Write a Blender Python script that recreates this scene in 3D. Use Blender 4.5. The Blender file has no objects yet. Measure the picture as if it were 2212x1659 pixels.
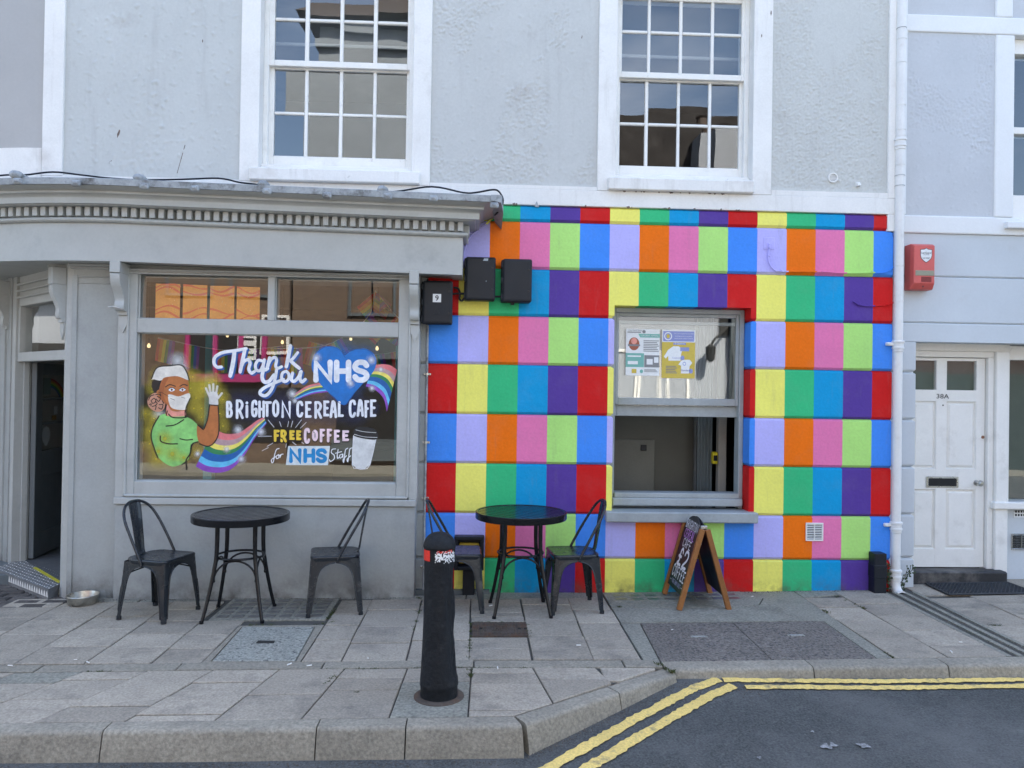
import bpy, bmesh, math, random
from math import sin, cos, pi, radians, sqrt, atan2
from mathutils import Vector, Matrix, noise as mnoise
from mathutils.geometry import tessellate_polygon
random.seed(7)
sc = bpy.context.scene
COL = sc.collection

# ------------------------------------------------------------------ camera
YAW, PIT, ROL = -0.04310901405498627, 0.00896200010390635, 0.015541836849107303
CAM = Vector((.18207, -6.51815, 1.7048))
FPX = 3028 / 4032 * 2212
_f = Vector((-sin(YAW)*cos(PIT), cos(YAW)*cos(PIT), sin(PIT)))
_r = Vector((cos(YAW), sin(YAW), 0))
_u = _r.cross(_f)
CR = cos(ROL)*_r + sin(ROL)*_u
CU = cos(ROL)*_u - sin(ROL)*_r
cam = bpy.data.objects.new('camera', bpy.data.cameras.new('camera'))
COL.objects.link(cam)
M3 = Matrix((CR, CU, -_f)).transposed()
cam.matrix_world = Matrix.Translation(CAM) @ M3.to_4x4()
cam.data.sensor_width = 36
cam.data.lens = 36 * 3028 / 4032
cam.data.clip_start = .05
cam.data.clip_end = 500
sc.camera = cam

# ------------------------------------------------------------------ world, sun, exposure
SUN_EL, SUN_AZ = radians(50), radians(24)          # azimuth from +Y towards +X : the sun stands behind the cafe
w = bpy.data.worlds.new('World'); sc.world = w; w.use_nodes = True
nt = w.node_tree
bg = nt.nodes['Background']
sky = nt.nodes.new('ShaderNodeTexSky'); sky.sky_type = 'NISHITA'; sky.sun_disc = False
sky.sun_elevation = SUN_EL; sky.sun_rotation = SUN_AZ
sky.air_density = 1.0; sky.dust_density = 2.2; sky.ozone_density = 1.0
wtc = nt.nodes.new('ShaderNodeTexCoord')
wmap = nt.nodes.new('ShaderNodeMapping'); wmap.inputs['Scale'].default_value = (1.0, 1.0, 2.6)
wn = nt.nodes.new('ShaderNodeTexNoise'); wn.inputs['Scale'].default_value = 1.7; wn.inputs['Detail'].default_value = 7; wn.inputs['Roughness'].default_value = .58
wr = nt.nodes.new('ShaderNodeMapRange'); wr.inputs[1].default_value = .52; wr.inputs[2].default_value = .78; wr.inputs[4].default_value = .36
wmix = nt.nodes.new('ShaderNodeMix'); wmix.data_type = 'RGBA'
wmix.inputs[7].default_value = (9.0, 9.3, 9.8, 1)
nt.links.new(wtc.outputs['Generated'], wmap.inputs[0]); nt.links.new(wmap.outputs[0], wn.inputs['Vector'])
nt.links.new(wn.outputs['Fac'], wr.inputs[0]); nt.links.new(wr.outputs[0], wmix.inputs[0])
nt.links.new(sky.outputs[0], wmix.inputs[6]); nt.links.new(wmix.outputs[2], bg.inputs['Color'])
bg.inputs['Strength'].default_value = .12
sun = bpy.data.objects.new('sun', bpy.data.lights.new('sun', 'SUN'))
COL.objects.link(sun)
sun.data.energy = 5.0; sun.data.angle = radians(.5); sun.data.color = (1, .93, .82)
sdir = Vector((sin(SUN_AZ)*cos(SUN_EL), cos(SUN_AZ)*cos(SUN_EL), sin(SUN_EL)))
sun.rotation_euler = sdir.to_track_quat('Z', 'Y').to_euler()
sun.location = (4, 12, 16)
vs = sc.view_settings
vs.view_transform = 'Standard'; vs.look = 'None'; vs.gamma = 1; vs.use_curve_mapping = False
vs.exposure = 2.50
sc.cycles.max_bounces = 8; sc.cycles.transparent_max_bounces = 24; sc.cycles.diffuse_bounces = 4
sc.cycles.sample_clamp_indirect = 6

# ------------------------------------------------------------------ measuring helpers: a point of a known plane from where it shows
def ray(x, y):
    return CR*((x-1106)/FPX) - CU*((y-829.5)/FPX) + _f
def at(x, y, Y):
    d = ray(x, y); return CAM + d*((Y-CAM.y)/d.y)
def S(x, y, Y):
    return at(x/1.82278, y/1.82278, Y)
def gz(X, Y=0):                                   # height of the pavement, it falls a little to the left
    return (.011*(X-.3) if X < .3 else 0) + (.015*(X-1.5) if X > 1.5 else 0)
def gr(x, y, off=0.):
    z = 0.
    for i in range(12):
        d = ray(x, y); p = CAM + d*((z+off-CAM.z)/d.z); z = gz(p.x)
    return p
def zr(X, Y):                                     # height of the road
    return -.05 + .005*(X-1.4) + .1125*(max(Y, -2.75)+1.75)
def rd(x, y):
    z = 0.
    for i in range(30):
        d = ray(x, y); p = CAM + d*((z-CAM.z)/d.z); z = zr(p.x, p.y)
    return p

# ------------------------------------------------------------------ mesh helpers
class MB:
    def __init__(s): s.v = []; s.f = []; s.m = []; s.X = None
    def add(s, vs, fs, mi=0):
        o = len(s.v)
        for p in vs:
            p = Vector(p)
            s.v.append(s.X @ p if s.X else p)
        for f in fs: s.f.append([i+o for i in f]); s.m.append(mi)
        return s
    def box(s, x0, x1, y0, y1, z0, z1, mi=0):
        return s.add([(x0,y0,z0),(x1,y0,z0),(x1,y1,z0),(x0,y1,z0),(x0,y0,z1),(x1,y0,z1),(x1,y1,z1),(x0,y1,z1)],
                     [(0,3,2,1),(4,5,6,7),(0,1,5,4),(1,2,6,5),(2,3,7,6),(3,0,4,7)], mi)
    def cbox(s, x0, x1, y0, y1, z0, z1, c=.004, mi=0):       # box with chamfered edges
        bm = bmesh.new()
        r = bmesh.ops.create_cube(bm, size=1)
        for v in bm.verts:
            v.co = Vector(((x0+x1)/2+v.co.x*(x1-x0), (y0+y1)/2+v.co.y*(y1-y0), (z0+z1)/2+v.co.z*(z1-z0)))
        bmesh.ops.bevel(bm, geom=bm.edges[:], offset=c, segments=1, affect='EDGES')
        bm.verts.index_update()
        s.add([v.co[:] for v in bm.verts], [[v.index for v in f.verts] for f in bm.faces], mi)
        bm.free(); return s
    def prism(s, poly, vec, mi=0):                            # planar 3-d polygon swept by vec, closed
        n = len(poly); vec = Vector(vec)
        a = [Vector(p) for p in poly]; b = [p+vec for p in a]
        tris = tessellate_polygon([a])
        fs = [tuple(t) for t in tris] + [tuple(i+n for i in reversed(t)) for t in tris]
        fs += [(i, (i+1) % n, (i+1) % n + n, i+n) for i in range(n)]
        return s.add(a+b, fs, mi)
    def sheet(s, poly, mi=0):
        a = [Vector(p) for p in poly]
        return s.add(a, [tuple(t) for t in tessellate_polygon([a])], mi)
    def tube(s, pts, r, n=8, mi=0, cap=True):
        pts = [Vector(p) for p in pts]; k = len(pts)
        rs = r if isinstance(r, (list, tuple)) else [r]*k
        vs = []; up = None
        for i, p in enumerate(pts):
            t = (pts[min(i+1, k-1)] - pts[max(i-1, 0)]).normalized()
            if up is None:
                up = Vector((0,0,1)) if abs(t.z) < .9 else Vector((1,0,0))
            a = t.cross(up).normalized(); up = a.cross(t).normalized()
            for j in range(n):
                w_ = 2*pi*j/n
                vs.append(p + (a*cos(w_) + up*sin(w_))*rs[i])
        fs = []
        for i in range(k-1):
            for j in range(n):
                fs.append((i*n+j, i*n+(j+1) % n, (i+1)*n+(j+1) % n, (i+1)*n+j))
        if cap:
            fs.append(tuple(range(n))[::-1]); fs.append(tuple(range((k-1)*n, k*n)))
        return s.add(vs, fs, mi)
    def ring(s, c, R, r, n=32, k=8, mi=0):
        vs = []; fs = []
        for i in range(n):
            a = 2*pi*i/n
            for j in range(k):
                b = 2*pi*j/k; q = R + r*cos(b)
                vs.append((c[0]+q*cos(a), c[1]+q*sin(a), c[2]+r*sin(b)))
        for i in range(n):
            for j in range(k):
                i2 = (i+1) % n; j2 = (j+1) % k
                fs.append((i*k+j, i2*k+j, i2*k+j2, i*k+j2))
        return s.add(vs, fs, mi)
    def lathe(s, prof, c=(0,0,0), n=32, mi=0, axis='Z'):
        vs = []; fs = []; k = len(prof)
        for i in range(n):
            a = 2*pi*i/n
            for r_, z in prof:
                if axis == 'Z': vs.append((c[0]+r_*cos(a), c[1]+r_*sin(a), c[2]+z))
                else: vs.append((c[0]+r_*cos(a), c[1]-z, c[2]+r_*sin(a)))
        for i in range(n):
            i2 = (i+1) % n
            for j in range(k-1):
                fs.append((i*k+j, i2*k+j, i2*k+j+1, i*k+j+1))
        return s.add(vs, fs, mi)
    def loft(s, rings, mi=0, cap=True):                        # cap: True, False or 'end'
        n = len(rings[0]); vs = [p for r_ in rings for p in r_]; fs = []
        for i in range(len(rings)-1):
            for j in range(n):
                fs.append((i*n+j, i*n+(j+1) % n, (i+1)*n+(j+1) % n, (i+1)*n+j))
        if cap is True: fs.append(tuple(range(n))[::-1])
        if cap: fs.append(tuple(range((len(rings)-1)*n, len(rings)*n)))
        return s.add(vs, fs, mi)

def mesh_of(mb, name, mats, smooth=None):
    me = bpy.data.meshes.new(name)
    me.from_pydata([tuple(p) for p in mb.v], [], mb.f)
    mats = mats if isinstance(mats, (list, tuple)) else [mats]
    for m in mats: me.materials.append(m)
    me.polygons.foreach_set('material_index', mb.m)
    bm = bmesh.new(); bm.from_mesh(me)
    bmesh.ops.recalc_face_normals(bm, faces=bm.faces[:]); bm.to_mesh(me); bm.free()
    if smooth is not None:
        me.polygons.foreach_set('use_smooth', [True]*len(me.polygons))
        me.set_sharp_from_angle(angle=radians(smooth))
    return me
def inv_world(p):
    m = Matrix.Identity(4); q = p
    while q is not None:
        m = (q.matrix_parent_inverse @ q.matrix_basis) @ m
        q = q.parent
    return m.inverted()
def link(name, me, parent=None, local=False):
    o = bpy.data.objects.new(name, me); COL.objects.link(o)
    if parent is not None:
        o.parent = parent
        if not local: o.matrix_parent_inverse = inv_world(parent)
    return o
def build(mb, name, mats, parent=None, smooth=None, bevel=0, local=False, seg=2):
    o = link(name, mesh_of(mb, name, mats, smooth), parent, local)
    if bevel:
        b = o.modifiers.new('bevel', 'BEVEL'); b.width = bevel; b.segments = seg; b.limit_method = 'ANGLE'; b.angle_limit = radians(40)
    return o
def tag(o, label=None, cat=None, group=None, kind=None):
    if label: o['label'] = label
    if cat: o['category'] = cat
    if group: o['group'] = group
    if kind: o['kind'] = kind
    return o
def empty(name, loc=(0,0,0), rz=0, label=None, cat=None, group=None):
    o = bpy.data.objects.new(name, None); COL.objects.link(o)
    o.location = loc; o.rotation_euler = (0, 0, rz); o.empty_display_size = .1
    return tag(o, label, cat, group)
def copy_tree(o, parent=None):
    c = o.copy(); COL.objects.link(c)
    if parent is not None: c.parent = parent
    for ch in list(o.children): copy_tree(ch, c)
    return c
def curve(pts, k=8, closed=False):                            # Catmull-Rom
    P = [Vector(p) for p in pts]; n = len(P); out = []
    rng = range(n) if closed else range(n-1)
    for i in rng:
        if closed: a, b, c, d = P[(i-1) % n], P[i], P[(i+1) % n], P[(i+2) % n]
        else:
            b, c = P[i], P[i+1]
            a = P[i-1] if i else b*2-c
            d = P[i+2] if i+2 < n else c*2-b
        for j in range(k):
            t = j/k
            out.append(.5*((2*b)+(c-a)*t+(2*a-5*b+4*c-d)*t*t+(3*b-a-3*c+d)*t**3))
    if not closed: out.append(P[-1])
    return out

def rough_render(x0, x1, z0, z1, y, kind, seed, step=.0085):
    """a sheet of old hand-thrown render: lumps, flaked patches and smooth repairs as real relief"""
    q = MB(); nx_ = int((x1-x0)/step); nz_ = int((z1-z0)/step); N = mnoise.noise
    for j in range(nz_+1):
        for i in range(nx_+1):
            x = x0+(x1-x0)*i/nx_; z = z0+(z1-z0)*j/nz_; P_ = (x, z, seed)
            m = N((x*1.7, z*1.5, seed))+.45*N((x*5, z*4.2, seed+3))
            if kind == 'sparse':
                h = .015*max(0, N((x*27, z*27, seed))-.30)+.008*max(0, m+.05)*N((x*33, z*30, seed+5))
            else:
                lo = .10 if kind == 'patch' else (-.34 if kind == 'full' else .02)
                k = min(1, max(0, (m-lo)/.07)); a = N((x*34, z*34, seed)); b = N((x*62, z*62, seed+7))
                h = k*(-.003+.0105*abs(a)+.0095*max(0, b)+.004*N((x*110, z*110, seed)))+.011*max(0, N((x*27, z*27, seed+2))-.38)
                if kind == 'soft': h *= .75
            edge = min(1, (x-x0)/.03, (x1-x)/.03, (z-z0)/.03); h *= max(0, edge)
            q.v.append(Vector((x, y-h+.0012*N((x*3, z*3, seed)), z)))
    n = nx_+1
    for j in range(nz_):
        for i in range(nx_): q.f.append([j*n+i, j*n+i+1, (j+1)*n+i+1, (j+1)*n+i]); q.m.append(0)
    return q

# ------------------------------------------------------------------ materials
def lin(c): return tuple(((v/255)/12.92 if v/255 <= .04045 else ((v/255+.055)/1.055)**2.4) for v in c)
WHITE = lin((226, 231, 240))
def A(r, g, b, k=1.0):                                        # colour seen in the open shade -> base colour
    l = lin((r, g, b)); return tuple(min(.86, max(.004, k*.80*l[i]/WHITE[i])) for i in range(3))
def node(nt, t, **kw):
    n = nt.nodes.new(t)
    for k, v in kw.items(): setattr(n, k, v)
    return n
def mat(name, base, rough=.6, var=.10, vs_=3., fine=.05, fs=70., bump=.2, bs=90., bd=.003, spec=.5, metal=0., rnd=0., dirt=(), wear=(), bump2=None, coat=0., hue=0.):
    """dirt: list of (colour, amount, scale, low, high, stretch xyz) ; bump2: (scale, low, high, strength, distance)"""
    m = bpy.data.materials.new(name); m.use_nodes = True; t = m.node_tree; L = t.links.new
    b = t.nodes['Principled BSDF']
    tc = node(t, 'ShaderNodeTexCoord')
    vec = tc.outputs['Object']
    if rnd or hue:
        oi = node(t, 'ShaderNodeObjectInfo')
        off = node(t, 'ShaderNodeVectorMath', operation='SCALE'); off.inputs[0].default_value = (13.1, 7.7, 3.3); L(oi.outputs['Random'], off.inputs['Scale'])
        ad = node(t, 'ShaderNodeVectorMath', operation='ADD'); L(vec, ad.inputs[0]); L(off.outputs[0], ad.inputs[1]); vec = ad.outputs[0]
    def noise(scale, detail=5, rough_=.6, src=None):
        n = node(t, 'ShaderNodeTexNoise'); n.inputs['Scale'].default_value = scale; n.inputs['Detail'].default_value = detail; n.inputs['Roughness'].default_value = rough_
        L(src or vec, n.inputs['Vector']); return n.outputs['Fac']
    def mr(src, a, b_, c, d):
        n = node(t, 'ShaderNodeMapRange'); L(src, n.inputs[0])
        for i, v in enumerate((a, b_, c, d)): n.inputs[i+1].default_value = v
        return n.outputs[0]
    def mul(x, y):
        n = node(t, 'ShaderNodeMath', operation='MULTIPLY'); L(x, n.inputs[0])
        if isinstance(y, float): n.inputs[1].default_value = y
        else: L(y, n.inputs[1])
        return n.outputs[0]
    f = mr(noise(vs_), .3, .7, 1-var, 1+var)
    if fine: f = mul(f, mr(noise(fs, 3), .3, .7, 1-fine, 1+fine))
    if rnd: f = mul(f, mr(oi.outputs['Random'], 0, 1, 1-rnd, 1+rnd))
    sc_ = node(t, 'ShaderNodeVectorMath', operation='SCALE'); sc_.inputs[0].default_value = base[:3]; L(f, sc_.inputs['Scale'])
    colo = sc_.outputs[0]
    for d in dirt:
        dc, amt, dsc, lo, hi = d[:5]
        src = vec
        if len(d) > 5:
            mp = node(t, 'ShaderNodeMapping'); mp.inputs['Scale'].default_value = d[5]; L(vec, mp.inputs[0]); src = mp.outputs[0]
        k = mr(noise(dsc, 7, .65, src), lo, hi, 0, amt)
        if len(d) > 6:                                        # confine the wear to a band of heights (z0, z1 fade)
            sp = node(t, 'ShaderNodeSeparateXYZ'); L(tc.outputs['Object'], sp.inputs[0])
            k = mul(k, mr(sp.outputs['Z'], d[6][0], d[6][1], 1, 0))
        mx = node(t, 'ShaderNodeMix', data_type='RGBA'); L(k, mx.inputs[0]); L(colo, mx.inputs[6]); mx.inputs[7].default_value = (*dc[:3], 1)
        colo = mx.outputs[2]
    L(colo, b.inputs['Base Color'])
    rr = mr(noise(vs_*2.3, 4), .3, .7, max(.03, rough*.86), min(1, rough*1.14)); L(rr, b.inputs['Roughness'])
    b.inputs['Specular IOR Level'].default_value = spec; b.inputs['Metallic'].default_value = metal
    if coat: b.inputs['Coat Weight'].default_value = coat; b.inputs['Coat Roughness'].default_value = .15
    nrm = None
    if bump:
        bp = node(t, 'ShaderNodeBump'); bp.inputs['Strength'].default_value = bump; bp.inputs['Distance'].default_value = bd
        L(noise(bs, 4), bp.inputs['Height']); nrm = bp.outputs[0]
    if bump2:
        s2, lo, hi, st, di = bump2
        mask = mr(noise(1.5, 3, .55), lo, hi, 0, 1)
        vor = node(t, 'ShaderNodeTexVoronoi', feature='SMOOTH_F1'); vor.inputs['Scale'].default_value = s2
        wv = node(t, 'ShaderNodeVectorMath', operation='ADD'); L(vec, wv.inputs[0])
        nn = node(t, 'ShaderNodeTexNoise'); nn.inputs['Scale'].default_value = s2*.6; L(vec, nn.inputs['Vector'])
        ns = node(t, 'ShaderNodeVectorMath', operation='SCALE'); L(nn.outputs['Color'], ns.inputs[0]); ns.inputs['Scale'].default_value = 1.2/s2
        L(ns.outputs[0], wv.inputs[1]); L(wv.outputs[0], vor.inputs['Vector'])
        nz = mr(noise(s2*.75, 5, .65),   .45, .62, 0, 1); va = node(t, 'ShaderNodeMath', operation='ADD'); L(mr(vor.outputs['Distance'], 0, .8, .45, 0), va.inputs[0]); L(nz, va.inputs[1])
        h = mul(va.outputs[0], mask)
        b2 = node(t, 'ShaderNodeBump'); b2.inputs['Strength'].default_value = st; b2.inputs['Distance'].default_value = di
        L(h, b2.inputs['Height'])
        if nrm: L(nrm, b2.inputs['Normal'])
        nrm = b2.outputs[0]
    if nrm: L(nrm, b.inputs['Normal'])
    return m
def glass(name, tint=(1,1,1), refl=1.0, wob=.0, base_r=.07):
    m = bpy.data.materials.new(name); m.use_nodes = True; t = m.node_tree; L = t.links.new
    t.nodes.remove(t.nodes['Principled BSDF']); out = t.nodes['Material Output']
    tr = node(t, 'ShaderNodeBsdfTransparent'); tr.inputs[0].default_value = (*tint, 1)
    gl = node(t, 'ShaderNodeBsdfGlossy'); gl.inputs['Roughness'].default_value = .0; gl.inputs[0].default_value = (1, 1, 1, 1)
    lw = node(t, 'ShaderNodeLayerWeight'); lw.inputs['Blend'].default_value = .5
    pw = node(t, 'ShaderNodeMath', operation='POWER'); L(lw.outputs['Facing'], pw.inputs[0]); pw.inputs[1].default_value = 4.
    mr = node(t, 'ShaderNodeMapRange'); L(pw.outputs[0], mr.inputs[0]); mr.inputs[3].default_value = base_r*refl; mr.inputs[4].default_value = 1
    mx = node(t, 'ShaderNodeMixShader'); L(mr.outputs[0], mx.inputs[0]); L(tr.outputs[0], mx.inputs[1]); L(gl.outputs[0], mx.inputs[2])
    if wob:
        tc = node(t, 'ShaderNodeTexCoord'); n = node(t, 'ShaderNodeTexNoise'); n.inputs['Scale'].default_value = 2.2; n.inputs['Detail'].default_value = 1
        oi = node(t, 'ShaderNodeObjectInfo'); ad = node(t, 'ShaderNodeVectorMath', operation='ADD'); L(tc.outputs['Object'], ad.inputs[0])
        sc2 = node(t, 'ShaderNodeVectorMath', operation='SCALE'); sc2.inputs[0].default_value = (7, 5, 9); L(oi.outputs['Random'], sc2.inputs['Scale']); L(sc2.outputs[0], ad.inputs[1])
        L(ad.outputs[0], n.inputs['Vector'])
        bp = node(t, 'ShaderNodeBump'); bp.inputs['Strength'].default_value = 1; bp.inputs['Distance'].default_value = wob; L(n.outputs['Fac'], bp.inputs['Height']); L(bp.outputs[0], gl.inputs['Normal'])
    L(mx.outputs[0], out.inputs[0]); return m
def emit(name, c, s):
    m = bpy.data.materials.new(name); m.use_nodes = True; b = m.node_tree.nodes['Principled BSDF']
    b.inputs['Base Color'].default_value = (*c, 1); b.inputs['Emission Color'].default_value = (*c, 1); b.inputs['Emission Strength'].default_value = s
    return m
def soft(name, c, power=1.5, amt=1.):                          # airbrushed paint: opacity from the mesh attribute 'cover'
    m = bpy.data.materials.new(name); m.use_nodes = True; t = m.node_tree; L = t.links.new
    b = t.nodes['Principled BSDF']; b.inputs['Base Color'].default_value = (*c, 1); b.inputs['Roughness'].default_value = .5
    a = node(t, 'ShaderNodeAttribute', attribute_name='cover')
    p = node(t, 'ShaderNodeMath', operation='POWER'); L(a.outputs['Fac'], p.inputs[0]); p.inputs[1].default_value = power
    q = node(t, 'ShaderNodeMath', operation='MULTIPLY'); L(p.outputs[0], q.inputs[0]); q.inputs[1].default_value = amt
    L(q.outputs[0], b.inputs['Alpha']); return m
m_white = mat('white_masonry_paint', A(222,226,231), .7, .05, 2.2, .03, 60, .35, 30, .004, dirt=[((.40,.37,.33), .45, 9, .56, .76, (1,1,.10)), ((.42,.38,.33), .55, 2.4, .56, .80), ((.16,.15,.14), .8, 9, .68, .80)])
m_gloss = mat('white_gloss_paint', A(226,230,234), .35, .04, 4, .02, 60, .25, 26, .003, dirt=[((.46,.44,.40), .40, 5, .55, .75), ((.3,.28,.25), .7, 14, .66, .78)])
PD = [((.30,.29,.28), .30, 8, .56, .76, (1,1,.10)), ((.30,.27,.25), .45, 3.0, .60, .80), ((.20,.18,.17), .6, 16, .72, .80)]
m_panel = mat('grey_render_sparse_lumps', A(184,191,196), .8, .04, 1.6, .03, 50, .2, 120, .003, dirt=PD)
m_panel_b = mat('grey_render_flaking_patches', A(185,191,196), .8, .04, 1.6, .04, 50, .2, 120, .003, dirt=PD)
m_panel_c = mat('grey_roughcast', A(188,194,198), .8, .04, 1.6, .05, 60, .25, 120, .003, dirt=PD)
m_corner = mat('smooth_grey_corner', A(166,169,174), .75, .05, 1.2, .02, 40, .1, 40, .003)
m_panel_r = mat('pale_roughcast', A(186,194,206), .8, .05, 1.8, .03, 50, .2, 120, .003)
m_smooth = mat('pale_grey_render', A(190,201,214), .7, .05, 1.5, .02, 40, .2, 40, .003, dirt=[((.36,.33,.31), .35, 2.6, .6, .85)])
m_white2 = mat('white_render', A(219,226,235), .7, .03, 2, .02, 60, .25, 30, .004, dirt=[((.5,.48,.46), .4, 2.8, .6, .85)])
m_shop = mat('grey_gloss_paint', A(168,175,180), .42, .07, 2.2, .03, 40, .18, 35, .003, dirt=[((.20,.21,.22), .45, 3.4, .55, .8), ((.42,.44,.47), .35, 7, .66, .8)])
m_shop2 = mat('grey_rendered_base', A(157,164,169), .7, .10, 2.0, .04, 60, .45, 26, .006, dirt=[((.21,.215,.22), .6, 2.2, .54, .8), ((.5,.5,.5), .4, 11, .70, .8), ((.09,.085,.075), .9, 6, .38, .66, (1,1,1), (-.02, .2))])
m_lead = mat('old_lead', A(146,155,165), .55, .25, 9, .1, 50, .3, 40, .004, dirt=[((.06,.058,.05), .85, 11, .52, .72), ((.5,.55,.6), .5, 15, .62, .8)])
m_dkgrey = mat('dark_grey_paint', A(92,102,110), .45, .08, 3, .03, 60, .12, 50, .002)
m_timber = mat('grey_window_paint', A(150,160,168), .45, .12, 5, .05, 50, .3, 24, .004, dirt=[((.45,.46,.48), .5, 9, .6, .75), ((.12,.12,.12), .6, 13, .66, .78)])
m_glass = glass('window_glass', (.88,.91,.91), wob=.0010, base_r=.12)
m_shopglass = glass('shop_glass', (.90,.92,.91), wob=.0004, base_r=.095)
m_black = mat('black_steel', (.013,.015,.018), .34, .10, 5, .04, 60, .05, 70, .001, spec=.5)
m_table = mat('black_table_paint', (.007,.008,.010), .24, .05, 6, .03, 60, .03, 70, .0006, spec=.35)
m_plastic = mat('black_plastic', (.012,.015,.021), .45, .12, 4, .05, 80, .08, 140, .001, spec=.3, dirt=[((.08,.08,.085), .4, 12, .68, .8)])
m_steel = mat('bright_steel', (.55,.55,.53), .28, .1, 6, .05, 60, .05, 40, .001, metal=1.)
m_dark = mat('dark_void', (.012,.012,.012), .8, .1, 3, 0, 60, 0)
PAINT = {k: mat('paint_'+k, A(*c, 1.13), .55, .06, 2.2, .05, 48, .6, 24, .005, dirt=[((.30,.28,.25), .10, 4, .50, .78), ((.22,.20,.18), .28, 10, .58, .78, (1,1,.14)), ((.09,.075,.06), .85, 8, .40, .66, (1,1,1), (.0, .14)), ((.45,.44,.42), .5, 30, .70, .76)], spec=.15) for k, c in dict(
    yellow=(252,220,112), green=(52,176,122), azure=(0,143,203), purple=(80,58,145), red=(186,26,28),
    lilac=(170,170,236), orange=(230,108,14), pink=(211,115,168), lime=(163,214,122), blue=(62,132,230)).items()}
ROW_A = ['yellow', 'green', 'azure', 'purple', 'red']
ROW_B = ['lilac', 'orange', 'pink', 'lime', 'blue']
# ================================================================== GROUND
m_asphalt = mat('asphalt', A(84,89,92,.74), .85, .12, 1.3, .55, 85, 1., 90, .010, dirt=[((.15,.15,.148), .6, 1.4, .48, .70), ((.17,.17,.165), .5, 9, .60, .72), ((.035,.035,.035), .6, 5, .60, .78), ((.22,.22,.215), .6, 50, .62, .74), ((.012,.012,.012), .5, 2.5, .66, .8)])
m_slab = mat('paving_slab', A(170,164,154,.80), .85, .12, 2.6, .26, 75, .7, 70, .004, rnd=.15, dirt=[((.075,.075,.075), .6, 3.2, .52, .76), ((.09,.085,.08), .45, 9, .56, .74), ((.34,.33,.32), .4, 6, .60, .82), ((.05,.05,.05), .7, 24, .69, .76)])
m_kerb = mat('kerb_concrete', A(150,147,138,.85), .85, .13, 3.2, .28, 60, .8, 62, .005, rnd=.07, dirt=[((.07,.066,.06), .4, 3.5, .54, .75), ((.30,.27,.21), .45, 5, .58, .8), ((.4,.4,.38), .55, 45, .68, .78)])
m_joint = mat('sandy_joint', (.075,.072,.064), .95, .25, 6, .2, 90, .4, 80, .004, dirt=[((.035,.05,.018), .7, 4, .55, .7)])
m_conc = mat('rough_concrete', A(146,147,140,.80), .9, .12, 2.4, .36, 56, .9, 60, .006, dirt=[((.06,.06,.058), .6, 2.2, .53, .76), ((.30,.30,.28), .4, 30, .64, .8)])
m_aggr = mat('exposed_aggregate', A(128,124,120,.75), .8, .12, 3, .5, 60, .9, 60, .008, dirt=[((.035,.035,.04), .85, 48, .52, .60), ((.26,.26,.26), .6, 55, .58, .66)])
m_grout = mat('dark_gap', (.02,.02,.018), .95, .2, 9, .1, 60, .3, 60, .003)
m_yellow = mat('yellow_road_paint', A(232,206,126,.88), .8, .12, 4, .2, 90, .7, 100, .004, dirt=[((.10,.10,.10), .9, 8, .55, .70), ((.11,.11,.11), .9, 45, .62, .70), ((.2,.19,.14), .6, 30, .6, .74)])
m_cover = mat('pale_speckled_cover', A(160,164,160,.80), .8, .12, 3, .40, 60, .7, 60, .005, dirt=[((.05,.05,.055), .9, 44, .56, .63), ((.08,.08,.08), .5, 4, .6, .8)])
m_rust = mat('rusty_iron', (.075,.058,.046), .75, .25, 8, .2, 70, .5, 60, .003, dirt=[((.14,.065,.03), .6, 9, .5, .7)])

# road: one sheet out to beyond the opposite side of the street
mb = MB(); xs = [-60,-30,-15,-9] + [-6+.25*i for i in range(57)] + [12,20,40,60]; ys = [-60,-30,-14,-9,-7,-5,-4] + [-3.5+.125*i for i in range(17)]
for y in ys:
    for x in xs:
        xc = max(-6, min(8, x)); mb.v.append(Vector((x, y, zr(xc, y) + .004*mnoise.noise((x*1.3, y*1.3, 0)))))
nx = len(xs)
for j in range(len(ys)-1):
    for i in range(nx-1):
        if ys[j] >= -2.2 and xs[i+1] < .2: continue
        mb.f.append([j*nx+i, j*nx+i+1, (j+1)*nx+i+1, (j+1)*nx+i]); mb.m.append(0)
road = build(mb, 'road', m_asphalt, smooth=60); tag(road, kind='structure')
gb = MB(); gb.add([(-200,-200,-.9),(200,-200,-.9),(200,200,-.9),(-200,200,-.9)], [(0,1,2,3)])
tag(build(gb, 'ground', m_conc), kind='structure')

# yellow lines: worn ribbons lying on the road
def road_ribbon(path, wid, name, seed):
    rnd = random.Random(seed); pts = []
    for i in range(len(path)-1):
        a, b = Vector(path[i]), Vector(path[i+1]); n = max(2, int((b-a).length/.022))
        pts += [a+(b-a)*(k/n) for k in range(n)]
    pts.append(Vector(path[-1])); q = MB(); L = []; Rr = []
    for i, p in enumerate(pts):
        t = (pts[min(i+1, len(pts)-1)]-pts[max(i-1, 0)]).normalized(); nn = Vector((-t.y, t.x))
        jl = rnd.uniform(-.006, .006)+.006*mnoise.noise((p.x*7, p.y*7, seed)); jr = rnd.uniform(-.006, .006)+.006*mnoise.noise((p.x*7, p.y*7, seed+9))
        row = []
        for k, s_ in enumerate((wid/2+jl, 0, -wid/2+jr)):
            e = p+nn*s_; row.append(Vector((e.x, e.y, zr(e.x, e.y)+.0075+(.0035 if k == 1 else 0))))
        q.v += row
        if i:
            o = i*3
            for k in range(2): q.f.append([o-3+k, o-2+k, o+1+k, o+k]); q.m.append(0)
    ob = build(q, name, m_yellow, road, smooth=60); return ob
yl_o = [rd(1190,1659), rd(1360,1562), rd(1500,1488), rd(1553,1470)]
yl_i = [rd(1272,1659), rd(1420,1570), rd(1540,1502), rd(1585,1484)]
dirn = (Vector(yl_o[0][:2])-Vector(yl_o[1][:2])).normalized()
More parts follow.
